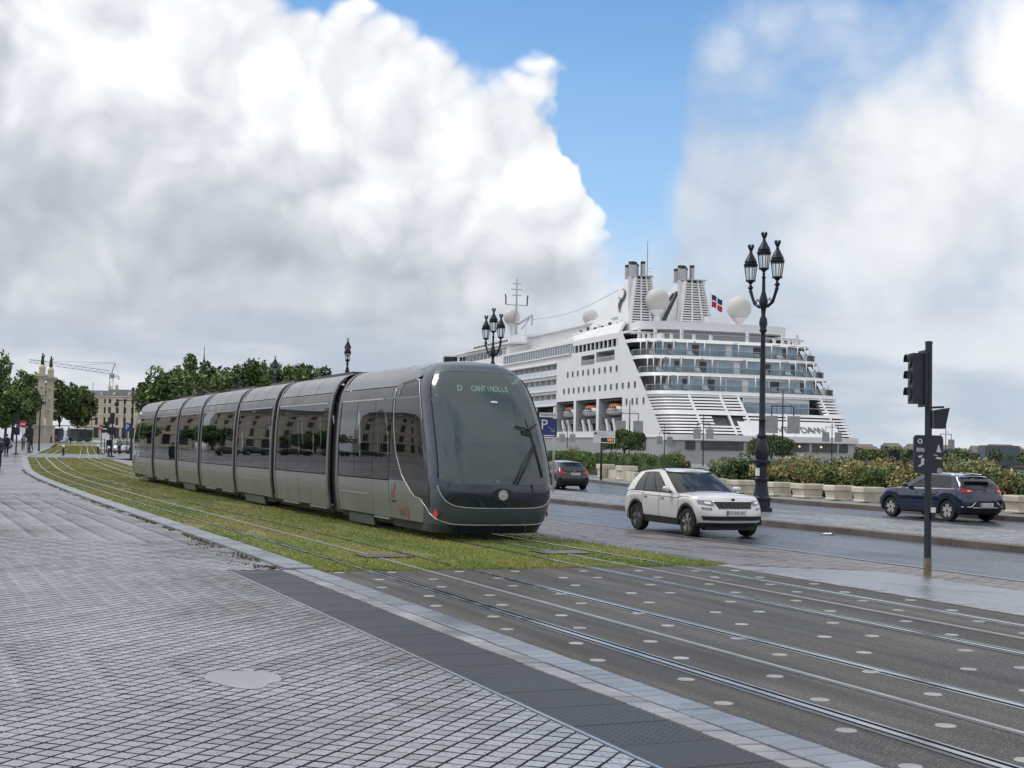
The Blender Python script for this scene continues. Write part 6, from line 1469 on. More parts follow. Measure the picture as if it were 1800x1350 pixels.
# ------------------------------------------------------------------ cars (local: x across, +y forward, z up; origin on the road under the middle)
M_tyre = material('tyre_rubber', (.018, .018, .019), .8, bump=.2, bscale=60)
M_rim = material('alloy_rim', (.74, .74, .75), .4, .2)
M_rimd = material('wheel_dark', (.02, .02, .022), .5)
M_cglass = glass_material('car_window_glass', tint=(.25, .28, .28), ior=1.6, rough=.01, refl=.95, body=(.02, .024, .026), opaque=.35)
M_trimblk = material('car_black_trim', (.016, .016, .017), .5)
M_plate = material('number_plate', (.72, .72, .70), .4)
M_chrome = material('chrome', (.75, .76, .78), .12, 1.0)
M_hl = material('headlamp_glass', (.22, .23, .25), .06, .5)
M_tail = material('tail_lamp_red', (.28, .008, .012), .12, emit=(.9, .03, .02), emit_s=.10)
M_crease = material('panel_shadow_line', (.10, .10, .105), .5)
M_under = material('car_underside', (.012, .012, .012), .9)
M_seatd = material('car_interior', (.02, .02, .022), .8)
def car(name, loc, rz, lab, D, paint, group, zoff=0.0):
    o = empty(name, loc, rz, lab, 'car', group)
    Ln, W, H = D['L'], D['W'] / 2, D['H']; yF, yR = Ln / 2, -Ln / 2; wf, wr, rad = D['wf'], D['wr'], D['rad']
    zt = smooth_interp(*D['belt']); zs = D.get('sill', .26)
    aF, aR = D.get('nF', 3.2), D.get('nR', 4.0)
    def zb(y, v):
        z0 = zs - .02 + (.02 * max(0, (abs(y) - Ln * .36) / (Ln * .14)) if abs(y) > Ln * .36 else 0)
        for yw in (wf, wr):
            d2 = (rad + .055) ** 2 - (y - yw) ** 2
            if d2 > 0: z0 = max(z0, rad + math.sqrt(d2))
        return z0
    wid = smooth_interp([0, .15, .45, .75, .92, 1.0], [W * .93, W * .975, W, W * .985, W * .955, W * .93])
    fEx = smooth_interp([0, .2, .45, .7, 1.0], [yF - .10, yF - .02, yF, yF - .05, yF - D.get('nose_in', .16)]); rEx = smooth_interp([0, .25, .5, .8, 1.0], [yR + .10, yR + .01, yR, yR + .04, yR + D.get('tail_in', .08)])
    # outline samples: s in 0..1 right side from front centre to rear centre
    ys = []
    def plan(v, q):
        """q 0..1: front centre -> right side -> rear centre"""
        w, f, r_ = wid(v), fEx(v), rEx(v); cf, crr = .62, .5
        if q < .16:
            a = q / .16 * math.pi / 2; x = w * math.sin(a) ** (2 / aF); y = f - cf + cf * math.cos(a) ** (2 / aF)
        elif q > .86:
            a = (1 - q) / .14 * math.pi / 2; x = w * math.sin(a) ** (2 / aR); y = r_ + crr - crr * math.cos(a) ** (2 / aR)
        else: x = w; y = lerp(f - cf, r_ + crr, (q - .16) / .70)
        return x, y
    Q = [i / 14 * .16 for i in range(15)] + [.16 + .70 * i / 64 for i in range(1, 65)] + [.86 + .14 * i / 12 for i in range(1, 13)]
    Vv = [0, .06, .15, .3, .45, .6, .75, .86, .94, 1.0]
    def low(v, q, s):
        x, y = plan(v, q); a, b = zb(y, v), zt(y); a = min(a, b - .04); return (s * x, y, a + (b - a) * v)
    body = MB(); n = len(Q)
    for s in (1, -1):
        vs = [low(v, q, s) for v in Vv for q in Q]
        fs = [((j * n + i, j * n + i + 1, (j + 1) * n + i + 1, (j + 1) * n + i) if s < 0 else (j * n + i + 1, j * n + i, (j + 1) * n + i, (j + 1) * n + i + 1)) for j in range(len(Vv) - 1) for i in range(n - 1)]
        body.add(vs, fs)
    # hood and deck surface between the two top edges
    crown = D.get('crown', .05); nx = 10; vs = []
    for q in Q:
        x, y = plan(1.0, q); z = zt(y)
        for i in range(nx + 1): t = -1 + 2 * i / nx; vs.append((t * x, y, z + crown * (1 - t * t) * min(1, x / W)))
    body.add(vs, [(i * (nx + 1) + k, i * (nx + 1) + k + 1, (i + 1) * (nx + 1) + k + 1, (i + 1) * (nx + 1) + k) for i in range(n - 1) for k in range(nx)])
    bd = body.build('body', paint, o, smooth=38)
    # greenhouse
    g = D['gh']; hz = smooth_interp; zbase = lambda y: zt(min(max(y, yR + .1), yF - .1)) - .01
    gF = hz(*g['front']); gR = hz(*g['rear']); gW = hz(*g['width'])
    def roofz(y): return D['roof'](y) if 'roof' in D else H
    def gplan(v, q):
        w, f, r_ = gW(v) * W, gF(v), gR(v); cf, crr = g.get('cf', .5), g.get('cr', .35)
        if q < .2: a = q / .2 * math.pi / 2; x = w * math.sin(a) ** (2 / 3.6); y = f - cf + cf * math.cos(a) ** (2 / 3.6)
        elif q > .84: a = (1 - q) / .16 * math.pi / 2; x = w * math.sin(a) ** (2 / 4.5); y = r_ + crr - crr * math.cos(a) ** (2 / 4.5)
        else: x = w; y = lerp(f - cf, r_ + crr, (q - .2) / .64)
        return x, y
    def up(v, q, s, off=0.0):
        x, y = gplan(v, q); b = zbase(y); t = roofz(y) - .055; z = b + (t - b) * v
        return (s * (x + off), y + (off if q < .1 else -off if q > .93 else 0), z)
    M_pil = D.get('pillar', paint)
    # solid shell behind glass edges is left open: pillars, roof, panes
    GQ = [i / 40 for i in range(41)]
    def gpatch(m, q0, q1, v0, v1, s, off=0.0, nu=10, nv=6):
        m.grid(lambda a, b: up(lerp(v0, v1, b), lerp(q0, q1, a if s < 0 else 1 - a), s, off), nu, nv)
    def qy(yv, v):     # q of the side position at height v
        f, r_ = gF(v) - g.get('cf', .5), gR(v) + g.get('cr', .35); return .2 + .64 * (f - yv) / (f - r_)
    roof = MB(); vs = []; QQ = [i / 48 for i in range(49)]
    for q in QQ:
        x, y = gplan(1.0, q); z = roofz(y) - .055
        for i in range(13): t = -1 + 2 * i / 12; vs.append((t * x, y, z + .055 * (1 - abs(t) ** 2.6)))
    roof.add(vs, [(i * 13 + k, i * 13 + k + 1, (i + 1) * 13 + k + 1, (i + 1) * 13 + k) for i in range(48) for k in range(12)]); rf = roof.build('roof', D.get('roofmat', paint), o, smooth=50)
    top = .93
    # glass: windscreen, rear screen, side panes
    wsq = g.get('wsq', .165); rsq = g.get('rsq', .895)
    ws = MB(); ws.grid(lambda a, b: (lambda q, s: up(lerp(.03, top, b), q, s))(abs(2 * a - 1) * wsq, 1 if a < .5 else -1), 24, 8); ws.build('windscreen', M_cglass, o, smooth='full')
    rs = MB(); rs.grid(lambda a, b: (lambda q, s: up(lerp(g.get('rv0', .12), top, b), q, s))(1 - abs(2 * a - 1) * (1 - rsq), -1 if a < .5 else 1), 20, 8); rs.build('rear_window', M_cglass, o, smooth='full')
    def vtop(y): return top
    for s in (1, -1):
        # frame strips
        fr = MB(); gpatch(fr, wsq, .235, 0, 1, s, .002, 6, 8); fr.build('front_pillar', M_pil, o, smooth='full')
        fr = MB(); gpatch(fr, .80, rsq, 0, 1, s, .002, 8, 8); fr.build('rear_pillar', M_pil, o, smooth='full')
        fr = MB(); gpatch(fr, .2, .86, top, 1.0, s, .003, 24, 1); fr.build('roof_rail_panel', M_pil, o, smooth='full')
        fr = MB(); gpatch(fr, .2, .86, 0, .05, s, .004, 24, 1); fr.build('window_trim', D.get('wtrim', M_trimblk), o, smooth='full')
        panes = D['panes']
        for a, b in zip(panes[:-1], panes[1:]):
            m = MB(); gpatch(m, a + .006, b - .006, .05, top, s, .0, 8, 6); m.build('side_window', M_cglass, o, smooth='full')
        for a in panes[1:-1]:
            m = MB(); gpatch(m, a - .012, a + .012, .0, top, s, .003, 2, 6); m.build('door_pillar', M_trimblk, o, smooth='full')
        # cladding: sills and wheel arches
        if D.get('clad'):
            m = MB(); ysl = [wr + rad + .1 + (wf - wr - 2 * rad - .2) * i / 10 for i in range(11)]
            m.grid(lambda a, b: (s * (wid(.02 + .16 * b) + .006), lerp(wr + rad + .06, wf - rad - .06, a), lerp(zs - .04, zs + .17, b)), 10, 3); m.build('sill_cladding', M_trimblk, o, smooth='full')
        for yw in (wf, wr):
            m = MB(); m.grid(lambda a, b: (s * (W * .985 + .012 - .03 * (1 - b) * 0), yw + (rad + .05 + .055 * b) * math.cos(R(lerp(-8, 188, a))), rad + (rad + .05 + .055 * b) * math.sin(R(lerp(-8, 188, a)))), 24, 1); m.build('wheel_arch', M_trimblk if D.get('clad') else paint, o, smooth='full')
            m = MB(); m.grid(lambda a, b: (s * lerp(W * .98, W * .55, b), yw + (rad + .055) * math.cos(R(lerp(-10, 190, a))), rad + (rad + .055) * math.sin(R(lerp(-10, 190, a)))), 20, 1); m.build('wheel_well', M_under, o, smooth='full')
            # wheel
            wd = .21; xo = s * (W - .035); w = MB()
            prof_ = [(rad * .66, -wd), (rad * .96, -wd), (rad, -wd + .03), (rad, -.03), (rad * .96, 0), (rad * .70, .004), (rad * .66, -.012)]
            w.lathe(prof_, 28); w.v = [(xo + s * a[2], yw + a[0], rad + a[1]) for a in w.v]; wh = w.build('wheel', M_tyre, o, smooth=40)
            rm = MB(); rm.lathe([(rad * .60, -.05), (rad * .69, -.008), (rad * .69, -.03)], 28); rm.v = [(xo + s * a[2], yw + a[0], rad + a[1]) for a in rm.v]; rm.build('rim', M_rim, wh, smooth=40)
            bk = MB(); bk.disc((xo - s * .055, yw, rad), (0, rad * .68, 0), (0, 0, rad * .68), 24); bk.build('brake_disc', M_rimd, wh)
            for k in range(5):
                a = 2 * math.pi * k / 5 + .3; d = Vector((0, math.cos(a), math.sin(a))); e = Vector((0, -math.sin(a), math.cos(a))); c = Vector((xo - s * .012, yw, rad))
                sp = MB(); p = [c + e * .05, c - e * .05, c + d * rad * .66 - e * .07, c + d * rad * .66 - e * .018, c + d * rad * .3, c + d * rad * .66 + e * .018, c + d * rad * .66 + e * .07]
                sp.add([tuple(q) for q in (p[1], p[2], p[3], p[4], p[5], p[6], p[0])], [(0, 1, 2, 3), (0, 3, 4, 5), (0, 3, 5, 6)]); sp.build('spoke', M_rim, wh)
            hb = MB(); hb.disc((xo, yw, rad), (0, .045, 0), (0, 0, .045), 12); hb.build('hub_cap', M_rimd, wh)
        # mirrors, handles
        mx_ = D.get('mirror', (.62, .0)); yq = gF(0) - mx_[0]; zq = zt(yq) + .03
        m = MB(); m.lathe([(.0, -.085), (.055, -.06), (.075, 0), (.06, .055), (0, .075)], 12); m.v = [(s * (W + .075) + a[0] * 1.5, yq + a[1] * 1.1, zq + .07 + a[2] * .85) for a in m.v]; mi = m.build('mirror', D.get('mirrormat', paint), o, smooth='full')
        m = MB(); m.bar((s * (W - .05), yq, zq), (s * (W + .04), yq, zq + .03), .06, .04); m.build('mirror_arm', M_trimblk, mi)
        for yh in D['handles']:
            m = MB(); m.obox((s * (W * .985 + .012), yh, zt(yh) - .13), (.014, 0, 0), (0, .085, 0), (0, 0, .016)); m.build('door_handle', D.get('handlemat', paint), o)
        for yg in D.get('gaps', ()):
            def qside(v, yv):
                f_, r__ = fEx(v) - .62, rEx(v) + .5; return .16 + .70 * (f_ - yv) / (f_ - r__)
            m = MB(); pts_ = [Vector(low(v, qside(v, yg), s)) + Vector((s * .001, 0, 0)) for v in (.10, .3, .5, .7, .86, 1.0)]; m.tube([tuple(q) for q in pts_], .006, 4); m.build('panel_gap', M_under, o)
        if D.get('crease'):
            m = MB(); pts_ = [Vector(low(D['crease'], q, s)) + Vector((s * .002, 0, 0)) for q in [.10 + .76 * i / 24 for i in range(25)]]; m.tube([tuple(q) for q in pts_], .007, 4); m.build('crease_shadow_line', M_crease if paint is not M_pw else M_crease, o)  # dark tube: shade along the shoulder crease put in as colour
        if D.get('rails'):
            m = MB(); pts = [(s * (gW(1.0) * W - .04), y, roofz(y) - .035 + (.035 if 0 < i < 7 else -.01)) for i, y in enumerate([lerp(gF(1) - .35, gR(1) + .25, k / 7) for k in range(8)])]; m.tube(pts, .016, 6); m.build('roof_rail', D.get('railmat', M_trimblk), o, smooth='full')
    # floor pan
    m = MB(); m.box(-W * .82, W * .82, yR + .25, yF - .3, zs - .06, zs + .06); m.build('underside', M_under, o)
    m = MB(); m.box(-W * .75, W * .75, gR(0) + .3, gF(0) - .7, zs + .06, zt(0) - .2); m.build('cabin_floor', M_seatd, o)
    for sx in (-.38, .38):
        for yy in (wf - 1.15, wr + .45): m = MB(); m.box(sx - .24, sx + .24, yy - .12, yy + .02, .6, H - .42); m.box(sx - .12, sx + .12, yy - .1, yy - .02, H - .42, H - .24); m.build('seat', M_seatd, o)
    m = MB(); m.box(-W * .72, W * .72, gF(0) - .75, gF(0) - .4, zt(wf - .5) - .25, zt(wf - .5) - .03); m.build('dashboard', M_seatd, o)
    # patches on the ends
    def fpt(x, z, end, off=.006):
        """point on the front (end=1) or rear (-1) skin at x, z"""
        qlo, qhi = (0, .16) if end > 0 else (1.0, .86)
        y = 0; v = .5
        for _ in range(12):
            aa, bb = qlo, qhi
            for _ in range(22):
                md = (aa + bb) / 2
                if plan(v, md)[0] < abs(x): aa = md
                else: bb = md
            y = plan(v, md)[1]; a_, b_ = zb(y, v), zt(y); a_ = min(a_, b_ - .04); v = min(1, max(0, (z - a_) / (b_ - a_)))
        return Vector((x, y + end * off, z))
    def epatch(nm, mat, poly, end, off=.008, parent=None, nu=10, nv=3):
        """poly: left/right limits as lists of (x, z) from bottom to top: ((xl0,zl0),(xr0,zr0),(xr1,zr1),(xl1,zl1))"""
        (a0, b0), (a1, b1), (a2, b2), (a3, b3) = poly
        def fn(u, v):
            x = lerp(lerp(a0, a1, u), lerp(a3, a2, u), v); z = lerp(lerp(b0, b1, u), lerp(b3, b2, u), v); return tuple(fpt(x, z, end, off))
        m = MB(); m.grid(fn, nu, nv); return m.build(nm, mat, parent or o, smooth='full')
    D['ends'](o, epatch, fpt, zt)
    return o
def plate(o, fpt, z, end, txt, w=.27):
    c = fpt(0, z, end, .02); m = MB(); m.box(-w, w, c.y - .008, c.y + .008, z - .058, z + .058); p = m.build('number_plate', M_plate, o)
    m = MB(); m.box(*((w - .045, w) if end > 0 else (-w, -w + .045)), c.y + end * .0085, c.y + end * .011, z - .058, z + .058); m.build('plate_band', material('plate_blue', (.02, .06, .3), .5), p)
    xd = (-end, 0, 0); text('plate_text', txt, .098, M_trimblk, frame_mtx((0, c.y + end * .0095, z - .002), xd, (0, 0, 1)), p, extrude=.001, space=.95)

# white crossover coming towards us
M_pw = material('white_car_paint', (.70, .70, .705), .24, .05, coat=.8)
def karoq_ends(o, ep, fp, zt):
    g = ep('grille', M_trimblk, ((-.42, .70), (.42, .70), (.52, .855), (-.52, .855)), 1, .012, None, 16, 3)
    for k in range(9): x = -.42 + .105 * k; c = fp(x, .70, 1, .02); d = fp(x * 1.2, .85, 1, .02); m = MB(); m.bar(tuple(c), tuple(d), .016); m.build('grille_bar', M_rimd, g)
    m = MB(); pts = [tuple(fp(x, .86 + .0 * x, 1, .016)) for x in [-.54 + .108 * i for i in range(11)]]; m.tube(pts, .012, 6); m.build('grille_trim', M_chrome, g, smooth='full')
    for s in (-1, 1):
        h = ep('headlight', M_hl, ((s * .53, .76), (s * .84, .80), (s * .86, .90), (s * .53, .88)), 1, .014, None, 10, 4)
        ep('headlight_lens', M_chrome, ((s * .60, .80), (s * .72, .815), (s * .72, .865), (s * .60, .855)), 1, .018, h, 4, 2)
        ep('fog_light', M_hl, ((s * .60, .655), (s * .80, .675), (s * .82, .73), (s * .60, .715)), 1, .012, None, 6, 2)
    ep('lower_intake', M_trimblk, ((-.78, .42), (.78, .42), (.82, .52), (-.82, .52)), 1, .010, None, 20, 2)
    ep('bumper_cladding', M_trimblk, ((-.82, .28), (.82, .28), (.84, .36), (-.84, .36)), 1, .012, None, 20, 2)
    m = MB(); m.box(-.68, .68, 1.70, 1.93, .18, .30); m.build('lower_valance', M_trimblk, o)
    for s in (-1, 1): ep('rear_light', M_tail, ((s * .50, .88), (s * .84, .88), (s * .84, 1.0), (s * .50, .98)), -1, .012, None, 8, 2)
    plate(o, fp, .60, 1, 'FA-002-SN')
    c = fp(0, .895, 1, .012); m = MB(); m.disc(tuple(c), (.05, 0, 0), (0, .012, .05), 16); b = m.build('bonnet_badge', M_chrome, o); m = MB(); m.disc(tuple(c + Vector((0, .004, .001))), (.034, 0, 0), (0, .008, .034), 14); m.build('badge_centre', M_trimblk, b)
KAROQ = dict(nF=2.7, nR=3.2, L=4.38, W=1.84, H=1.60, wf=1.37, wr=-1.27, rad=.345, sill=.30, clad=True, rails=True, handles=(.15, -.75), gaps=(.98, -.02, -.92), crease=.86, crown=.075, nose_in=.20, panes=(.245, .43, .64, .80),
    belt=([-2.19, -1.7, -.6, .4, .95, 1.5, 1.95, 2.19], [.97, 1.02, 1.03, 1.02, 1.01, .985, .93, .83]),
    gh=dict(front=([0, .5, 1.0], [1.16, .70, .10]), rear=([0, .5, 1.0], [-2.10, -1.96, -1.72]), width=([0, .5, 1.0], [.945, .85, .70]), cf=.6, cr=.5, rv0=.1),
    roof=lambda y: 1.605 - .07 * (y + .6) ** 2, ends=karoq_ends, mirror=(.62, 0))
yk = 29.6
car('white_car', (17.55, 30.0, zg(30) - .288), R(180 - 1), 'white crossover car driving along the near road towards the camera', KAROQ, M_pw, 'cars on the quay roads')

# dark blue crossover going away
M_pb = material('dark_blue_car_paint', (.008, .022, .058), .15, .4, coat=.9)
def niro_ends(o, ep, fp, zt):
    for s in (-1, 1):
        t = ep('tail_light', M_tail, ((s * .48, .92), (s * .84, .94), (s * .84, 1.06), (s * .46, 1.02)), -1, .014, None, 8, 3)
        ep('tail_light_lens', material('tail_bright', (.6, .2, .2), .2, emit=(1, .35, .3), emit_s=.5), ((s * .56, .96), (s * .66, .965), (s * .66, 1.0), (s * .56, 1.0)), -1, .02, t, 3, 2)
        ep('headlight', M_hl, ((s * .5, .74), (s * .82, .78), (s * .84, .86), (s * .5, .82)), 1, .014, None, 8, 2)
        a = [fp(s * .86, .475, -1, .02), fp(s * .60, .475, -1, .02), fp(s * .44, .62, -1, .02)]; m = MB(); m.tube([tuple(q) for q in a], .018, 6); m.build('bumper_trim', M_chrome, o, smooth='full')
    ep('bumper_insert', M_trimblk, ((-.58, .38), (.58, .38), (.44, .64), (-.44, .64)), -1, .010, None, 14, 3)
    m = MB(); m.tube([tuple(fp(x, .455, -1, .022)) for x in [-.55 + .11 * i for i in range(11)]], .014, 6); m.build('bumper_trim', M_chrome, o, smooth='full')
    ep('lower_bumper', M_trimblk, ((-.82, .30), (.82, .30), (.84, .42), (-.84, .42)), -1, .008, None, 16, 2)
    plate(o, fp, .545, -1, 'EA-516-DD')
    c = fp(0, .98, -1, .02); m = MB(); m.disc(tuple(c), (.065, 0, 0), (0, 0, .03), 14); m.build('tailgate_badge', M_chrome, o)
    m = MB(); m.box(-.58, .58, -2.12, -1.82, 1.455, 1.49); m.build('roof_spoiler', M_pb, o)
    m = MB(); m.tube([(0, -2.02, 1.14), (.22, -2.03, 1.13)], .012, 5); m.build('rear_wiper', M_trimblk, o)
    for s in (-1, 1):
        c = fp(s * .62, .80, -1, .012); m = MB(); m.box(c.x - .09, c.x + .09, c.y - .004, c.y + .004, .79, .81); m.build('model_lettering', M_chrome, o)
    m = MB(); m.lathe([(.07, 1.53), (.02, 1.58), (0, 1.6)], 8, (0, -1.2, 0), .5, 1.4); m.build('roof_aerial', M_trimblk, o)
NIRO = dict(L=4.36, W=1.805, H=1.54, wf=1.33, wr=-1.37, rad=.335, sill=.28, clad=False, rails=True, railmat=M_chrome, handles=(.12, -.82), gaps=(1.0, 0.0, -.95), crown=.05, nose_in=.22, tail_in=.1, wtrim=M_chrome, handlemat=M_chrome, panes=(.245, .45, .68, .80),
    belt=([-2.18, -1.8, -.8, .3, .95, 1.5, 1.95, 2.18], [.98, 1.03, 1.02, 1.0, .99, .96, .88, .78]),
    gh=dict(front=([0, .5, 1.0], [1.15, .70, .12]), rear=([0, .5, 1.0], [-2.06, -1.96, -1.72]), width=([0, .5, 1.0], [.93, .83, .71]), cf=.55, cr=.42, rv0=.08),
    roof=lambda y: 1.525 - .045 * (y + .35) ** 2, ends=niro_ends, mirror=(.66, 0))
car('dark_blue_car', (30.55, 36.2, zg(36) - .292), R(1.5), 'dark blue crossover car with glowing red tail lights on the far road', NIRO, M_pb, 'cars on the quay roads')

# black hatchback
M_pk = material('black_car_paint', (.012, .014, .017), .18, .3, coat=.9)
def hatch_ends(o, ep, fp, zt):
    for s in (-1, 1):
        ep('tail_light', M_tail, ((s * .46, .80), (s * .80, .78), (s * .82, .94), (s * .62, .98)), -1, .014, None, 8, 3)
        ep('headlight', M_hl, ((s * .4, .62), (s * .76, .68), (s * .78, .80), (s * .4, .72)), 1, .014, None, 8, 2)
    ep('bumper_insert', M_trimblk, ((-.7, .30), (.7, .30), (.74, .42), (-.74, .42)), -1, .010, None, 12, 2)
    plate(o, fp, .80, -1, 'CZ-308-VT')
    c = fp(0, .93, -1, .02); m = MB(); m.disc(tuple(c), (.04, 0, 0), (0, 0, .045), 12); m.build('tailgate_badge', M_chrome, o)
    m = MB(); m.tube([(0, -.9, 1.46), (0, -1.05, 1.75)], .008, 5); m.build('roof_aerial', M_trimblk, o)
HATCH = dict(L=4.03, W=1.73, H=1.47, wf=1.25, wr=-1.29, rad=.31, sill=.24, clad=False, handles=(.1,), gaps=(.95, -.25), crown=.05, nose_in=.25, tail_in=.16, panes=(.245, .5, .80),
    belt=([-2.01, -1.6, -.6, .3, .9, 1.4, 1.8, 2.01], [.90, .97, .97, .95, .93, .88, .80, .70]),
    gh=dict(front=([0, .5, 1.0], [1.1, .62, .05]), rear=([0, .5, 1.0], [-1.90, -1.70, -1.35]), width=([0, .5, 1.0], [.92, .83, .70]), cf=.5, cr=.45, rv0=.05),
    roof=lambda y: 1.455 - .05 * (y + .2) ** 2, ends=hatch_ends, mirror=(.62, 0))
car('black_hatchback', (29.75, 64.2, zg(64) - .292), R(-2), 'black hatchback seen from behind just right of the tram', HATCH, M_pk, 'cars on the quay roads')
# silver and grey cars far off at the left junction
M_ps = material('silver_car_paint', (.45, .46, .48), .25, .5, coat=.5); M_pg = material('grey_car_paint', (.22, .25, .28), .25, .5, coat=.5)
# ------------------------------------------------------------------ background
def at_px(px, Z):
    xc = (px - 900) / 2400 * Z; return xc * math.cos(YAW) + Z * math.sin(YAW), -xc * math.sin(YAW) + Z * math.cos(YAW)
FACE = -YAW
M_bark = material('tree_bark', (.05, .04, .032), .9, bump=.4)
M_tl = [leaf_mat('tree_leaf_mid', (.065, .105, .03), (.135, .195, .065), .4), leaf_mat('tree_leaf_dark', (.04, .072, .024), (.085, .135, .045), .4), leaf_mat('tree_leaf_light', (.10, .155, .045), (.18, .25, .085), .35)]
def tree(px, Z, h, r_, lab, seed, group, leaf=.42, n=5200, trunk=.26, zo=None):
    X, Y = at_px(px, Z); z = zg(min(Y, 420)) if zo is None else zo
    o = empty('plane_tree', (X, Y, z), 0, lab, 'tree', group); rr = random.Random(seed)
    m = MB(); m.tube([(0, 0, 0), (.1, 0, h * trunk), (0, .1, h * .55)], [.35, .26, .15], 8)
    for k in range(6):
        a = k * 1.05 + rr.random(); m.tube([(0, 0, h * rr.uniform(.26, .4)), (r_ * .35 * math.cos(a), r_ * .35 * math.sin(a), h * .55), (r_ * .6 * math.cos(a), r_ * .6 * math.sin(a), h * .75)], [.14, .08, .03], 5)
    m.build('trunk', M_bark, o)
    ms = [MB(), MB(), MB()]; nc = 30; sun = Vector((math.sin(SUN_AZ), math.cos(SUN_AZ), 1.2)).normalized()
    for c in range(nc):
        while True:
            a = Vector((rr.uniform(-1, 1), rr.uniform(-1, 1), rr.uniform(-1, 1)))
            if .25 < a.length < 1: break
        zc = h * .62 + a.z * h * .32; k = rr.uniform(.2, .36)
        leaf_cloud(ms[c % 3], rr, a.x * r_ * .8, a.y * r_ * .8, zc, r_ * k, r_ * k, h * k * .55, n // nc, leaf, shell=.45)
    for i in range(3): ms[i].build('crown', M_tl[i], o)
    return o
_G1 = 'plane trees beyond the tram'
for i, (px, Z, h, r_, lab) in enumerate([
    (292, 212, 12.4, 5.2, 'leafy tree at the left end of the row behind the tram'), (334, 222, 15.4, 5.4, 'tallest leafy tree of the row behind the tram'), (374, 206, 13.2, 4.8, 'round leafy tree left of the small far lamp post behind the tram'), (412, 224, 13.6, 5.2, 'leafy tree behind the small far lamp post'),
    (452, 214, 14.2, 5.2, 'leafy tree just left of the second far lamp post'), (497, 222, 14.6, 5.2, 'leafy tree just right of the second far lamp post'), (536, 208, 12.8, 4.6, 'leafy tree second from the right end of the row behind the tram'), (566, 216, 12.6, 4.0, 'leafy tree at the right end of the row behind the tram')]): tree(px, Z, h, r_, lab, 40 + i, _G1)
_G2 = 'trees of the esplanade'
for i, (px, Z, h, r_, lab) in enumerate([(-30, 300, 21, 7.5, 'tall dark tree at the extreme left edge'), (12, 320, 19, 7, 'broad tree left of the stone columns'), (48, 335, 17.0, 6, 'tree touching the left stone column'), (106, 345, 15.6, 6.0, 'tree just right of the stone columns'), (138, 352, 14.0, 5.6, 'tree between the stone columns and the stone building'), (24, 285, 12, 6, 'lower tree in front of the esplanade trees')]): tree(px, Z, h, r_, lab, 70 + i, _G2, .5, 5200, .2)

# ---- rostral columns
M_lime = material('pale_limestone', (.52, .46, .37), .8, var=.18, vscale=.5, bump=.2, bscale=3)
M_bronze = material('bronze_statue', (.05, .05, .055), .5, .4)
def rostral(px, Z, lab):
    X, Y = at_px(px, Z); o = empty('rostral_column', (X, Y, zg(Y)), FACE + .1, lab, 'column', 'twin stone columns')
    def blk(nm, w, z0, z1, w2=None, mat=M_lime):
        m = MB(); w2 = w2 or w; m.add([(-w, -w, z0), (w, -w, z0), (w, w, z0), (-w, w, z0), (-w2, -w2, z1), (w2, -w2, z1), (w2, w2, z1), (-w2, w2, z1)], [(3, 2, 1, 0), (4, 5, 6, 7), (0, 1, 5, 4), (1, 2, 6, 5), (2, 3, 7, 6), (3, 0, 4, 7)]); return m.build(nm, mat, o)
    blk('plinth', 1.35, 0, 1.2); blk('pedestal', 1.1, 1.2, 3.4); blk('pedestal_cornice', 1.25, 3.4, 3.8); 
    m = MB(); m.lathe([(.86, 3.8), (.86, 8), (.76, 13.8)], 16); sh = m.build('shaft', M_lime, o, smooth=40)
    for z in (7.0, 9.6, 12.0):
        for k in range(4):
            a = k * math.pi / 2; m = MB(); m.extr([(.8 * math.cos(a), .8 * math.sin(a), z - .35), (1.7 * math.cos(a), 1.7 * math.sin(a), z + .15), (.8 * math.cos(a), .8 * math.sin(a), z + .35)], (-.3 * math.sin(a), .3 * math.cos(a), 0)); m.build('ship_prow', M_lime, sh)
    blk('capital', .8, 13.8, 14.4, 1.1); blk('balcony', 1.2, 14.4, 14.8)
    m = MB(); m.lathe([(.7, 14.8), (.7, 16.2), (.8, 16.3), (.5, 16.9), (.2, 17.1)], 12); m.build('lantern_drum', M_lime, o, smooth=40)
    m = MB(); m.lathe([(.35, 17.0), (.4, 17.7), (.3, 18.3), (.34, 18.7), (.16, 19.0), (.2, 19.3), (.1, 19.6)], 8); m.tube([(.25, 0, 18.6), (.5, 0, 19.2)], .1, 5); m.build('statue', M_bronze, o, smooth='full')
rostral(73, 300, 'left stone column topped by a dark statue beyond the tramway curve'); rostral(88, 312, 'right stone column topped by a dark statue beyond the tramway curve')

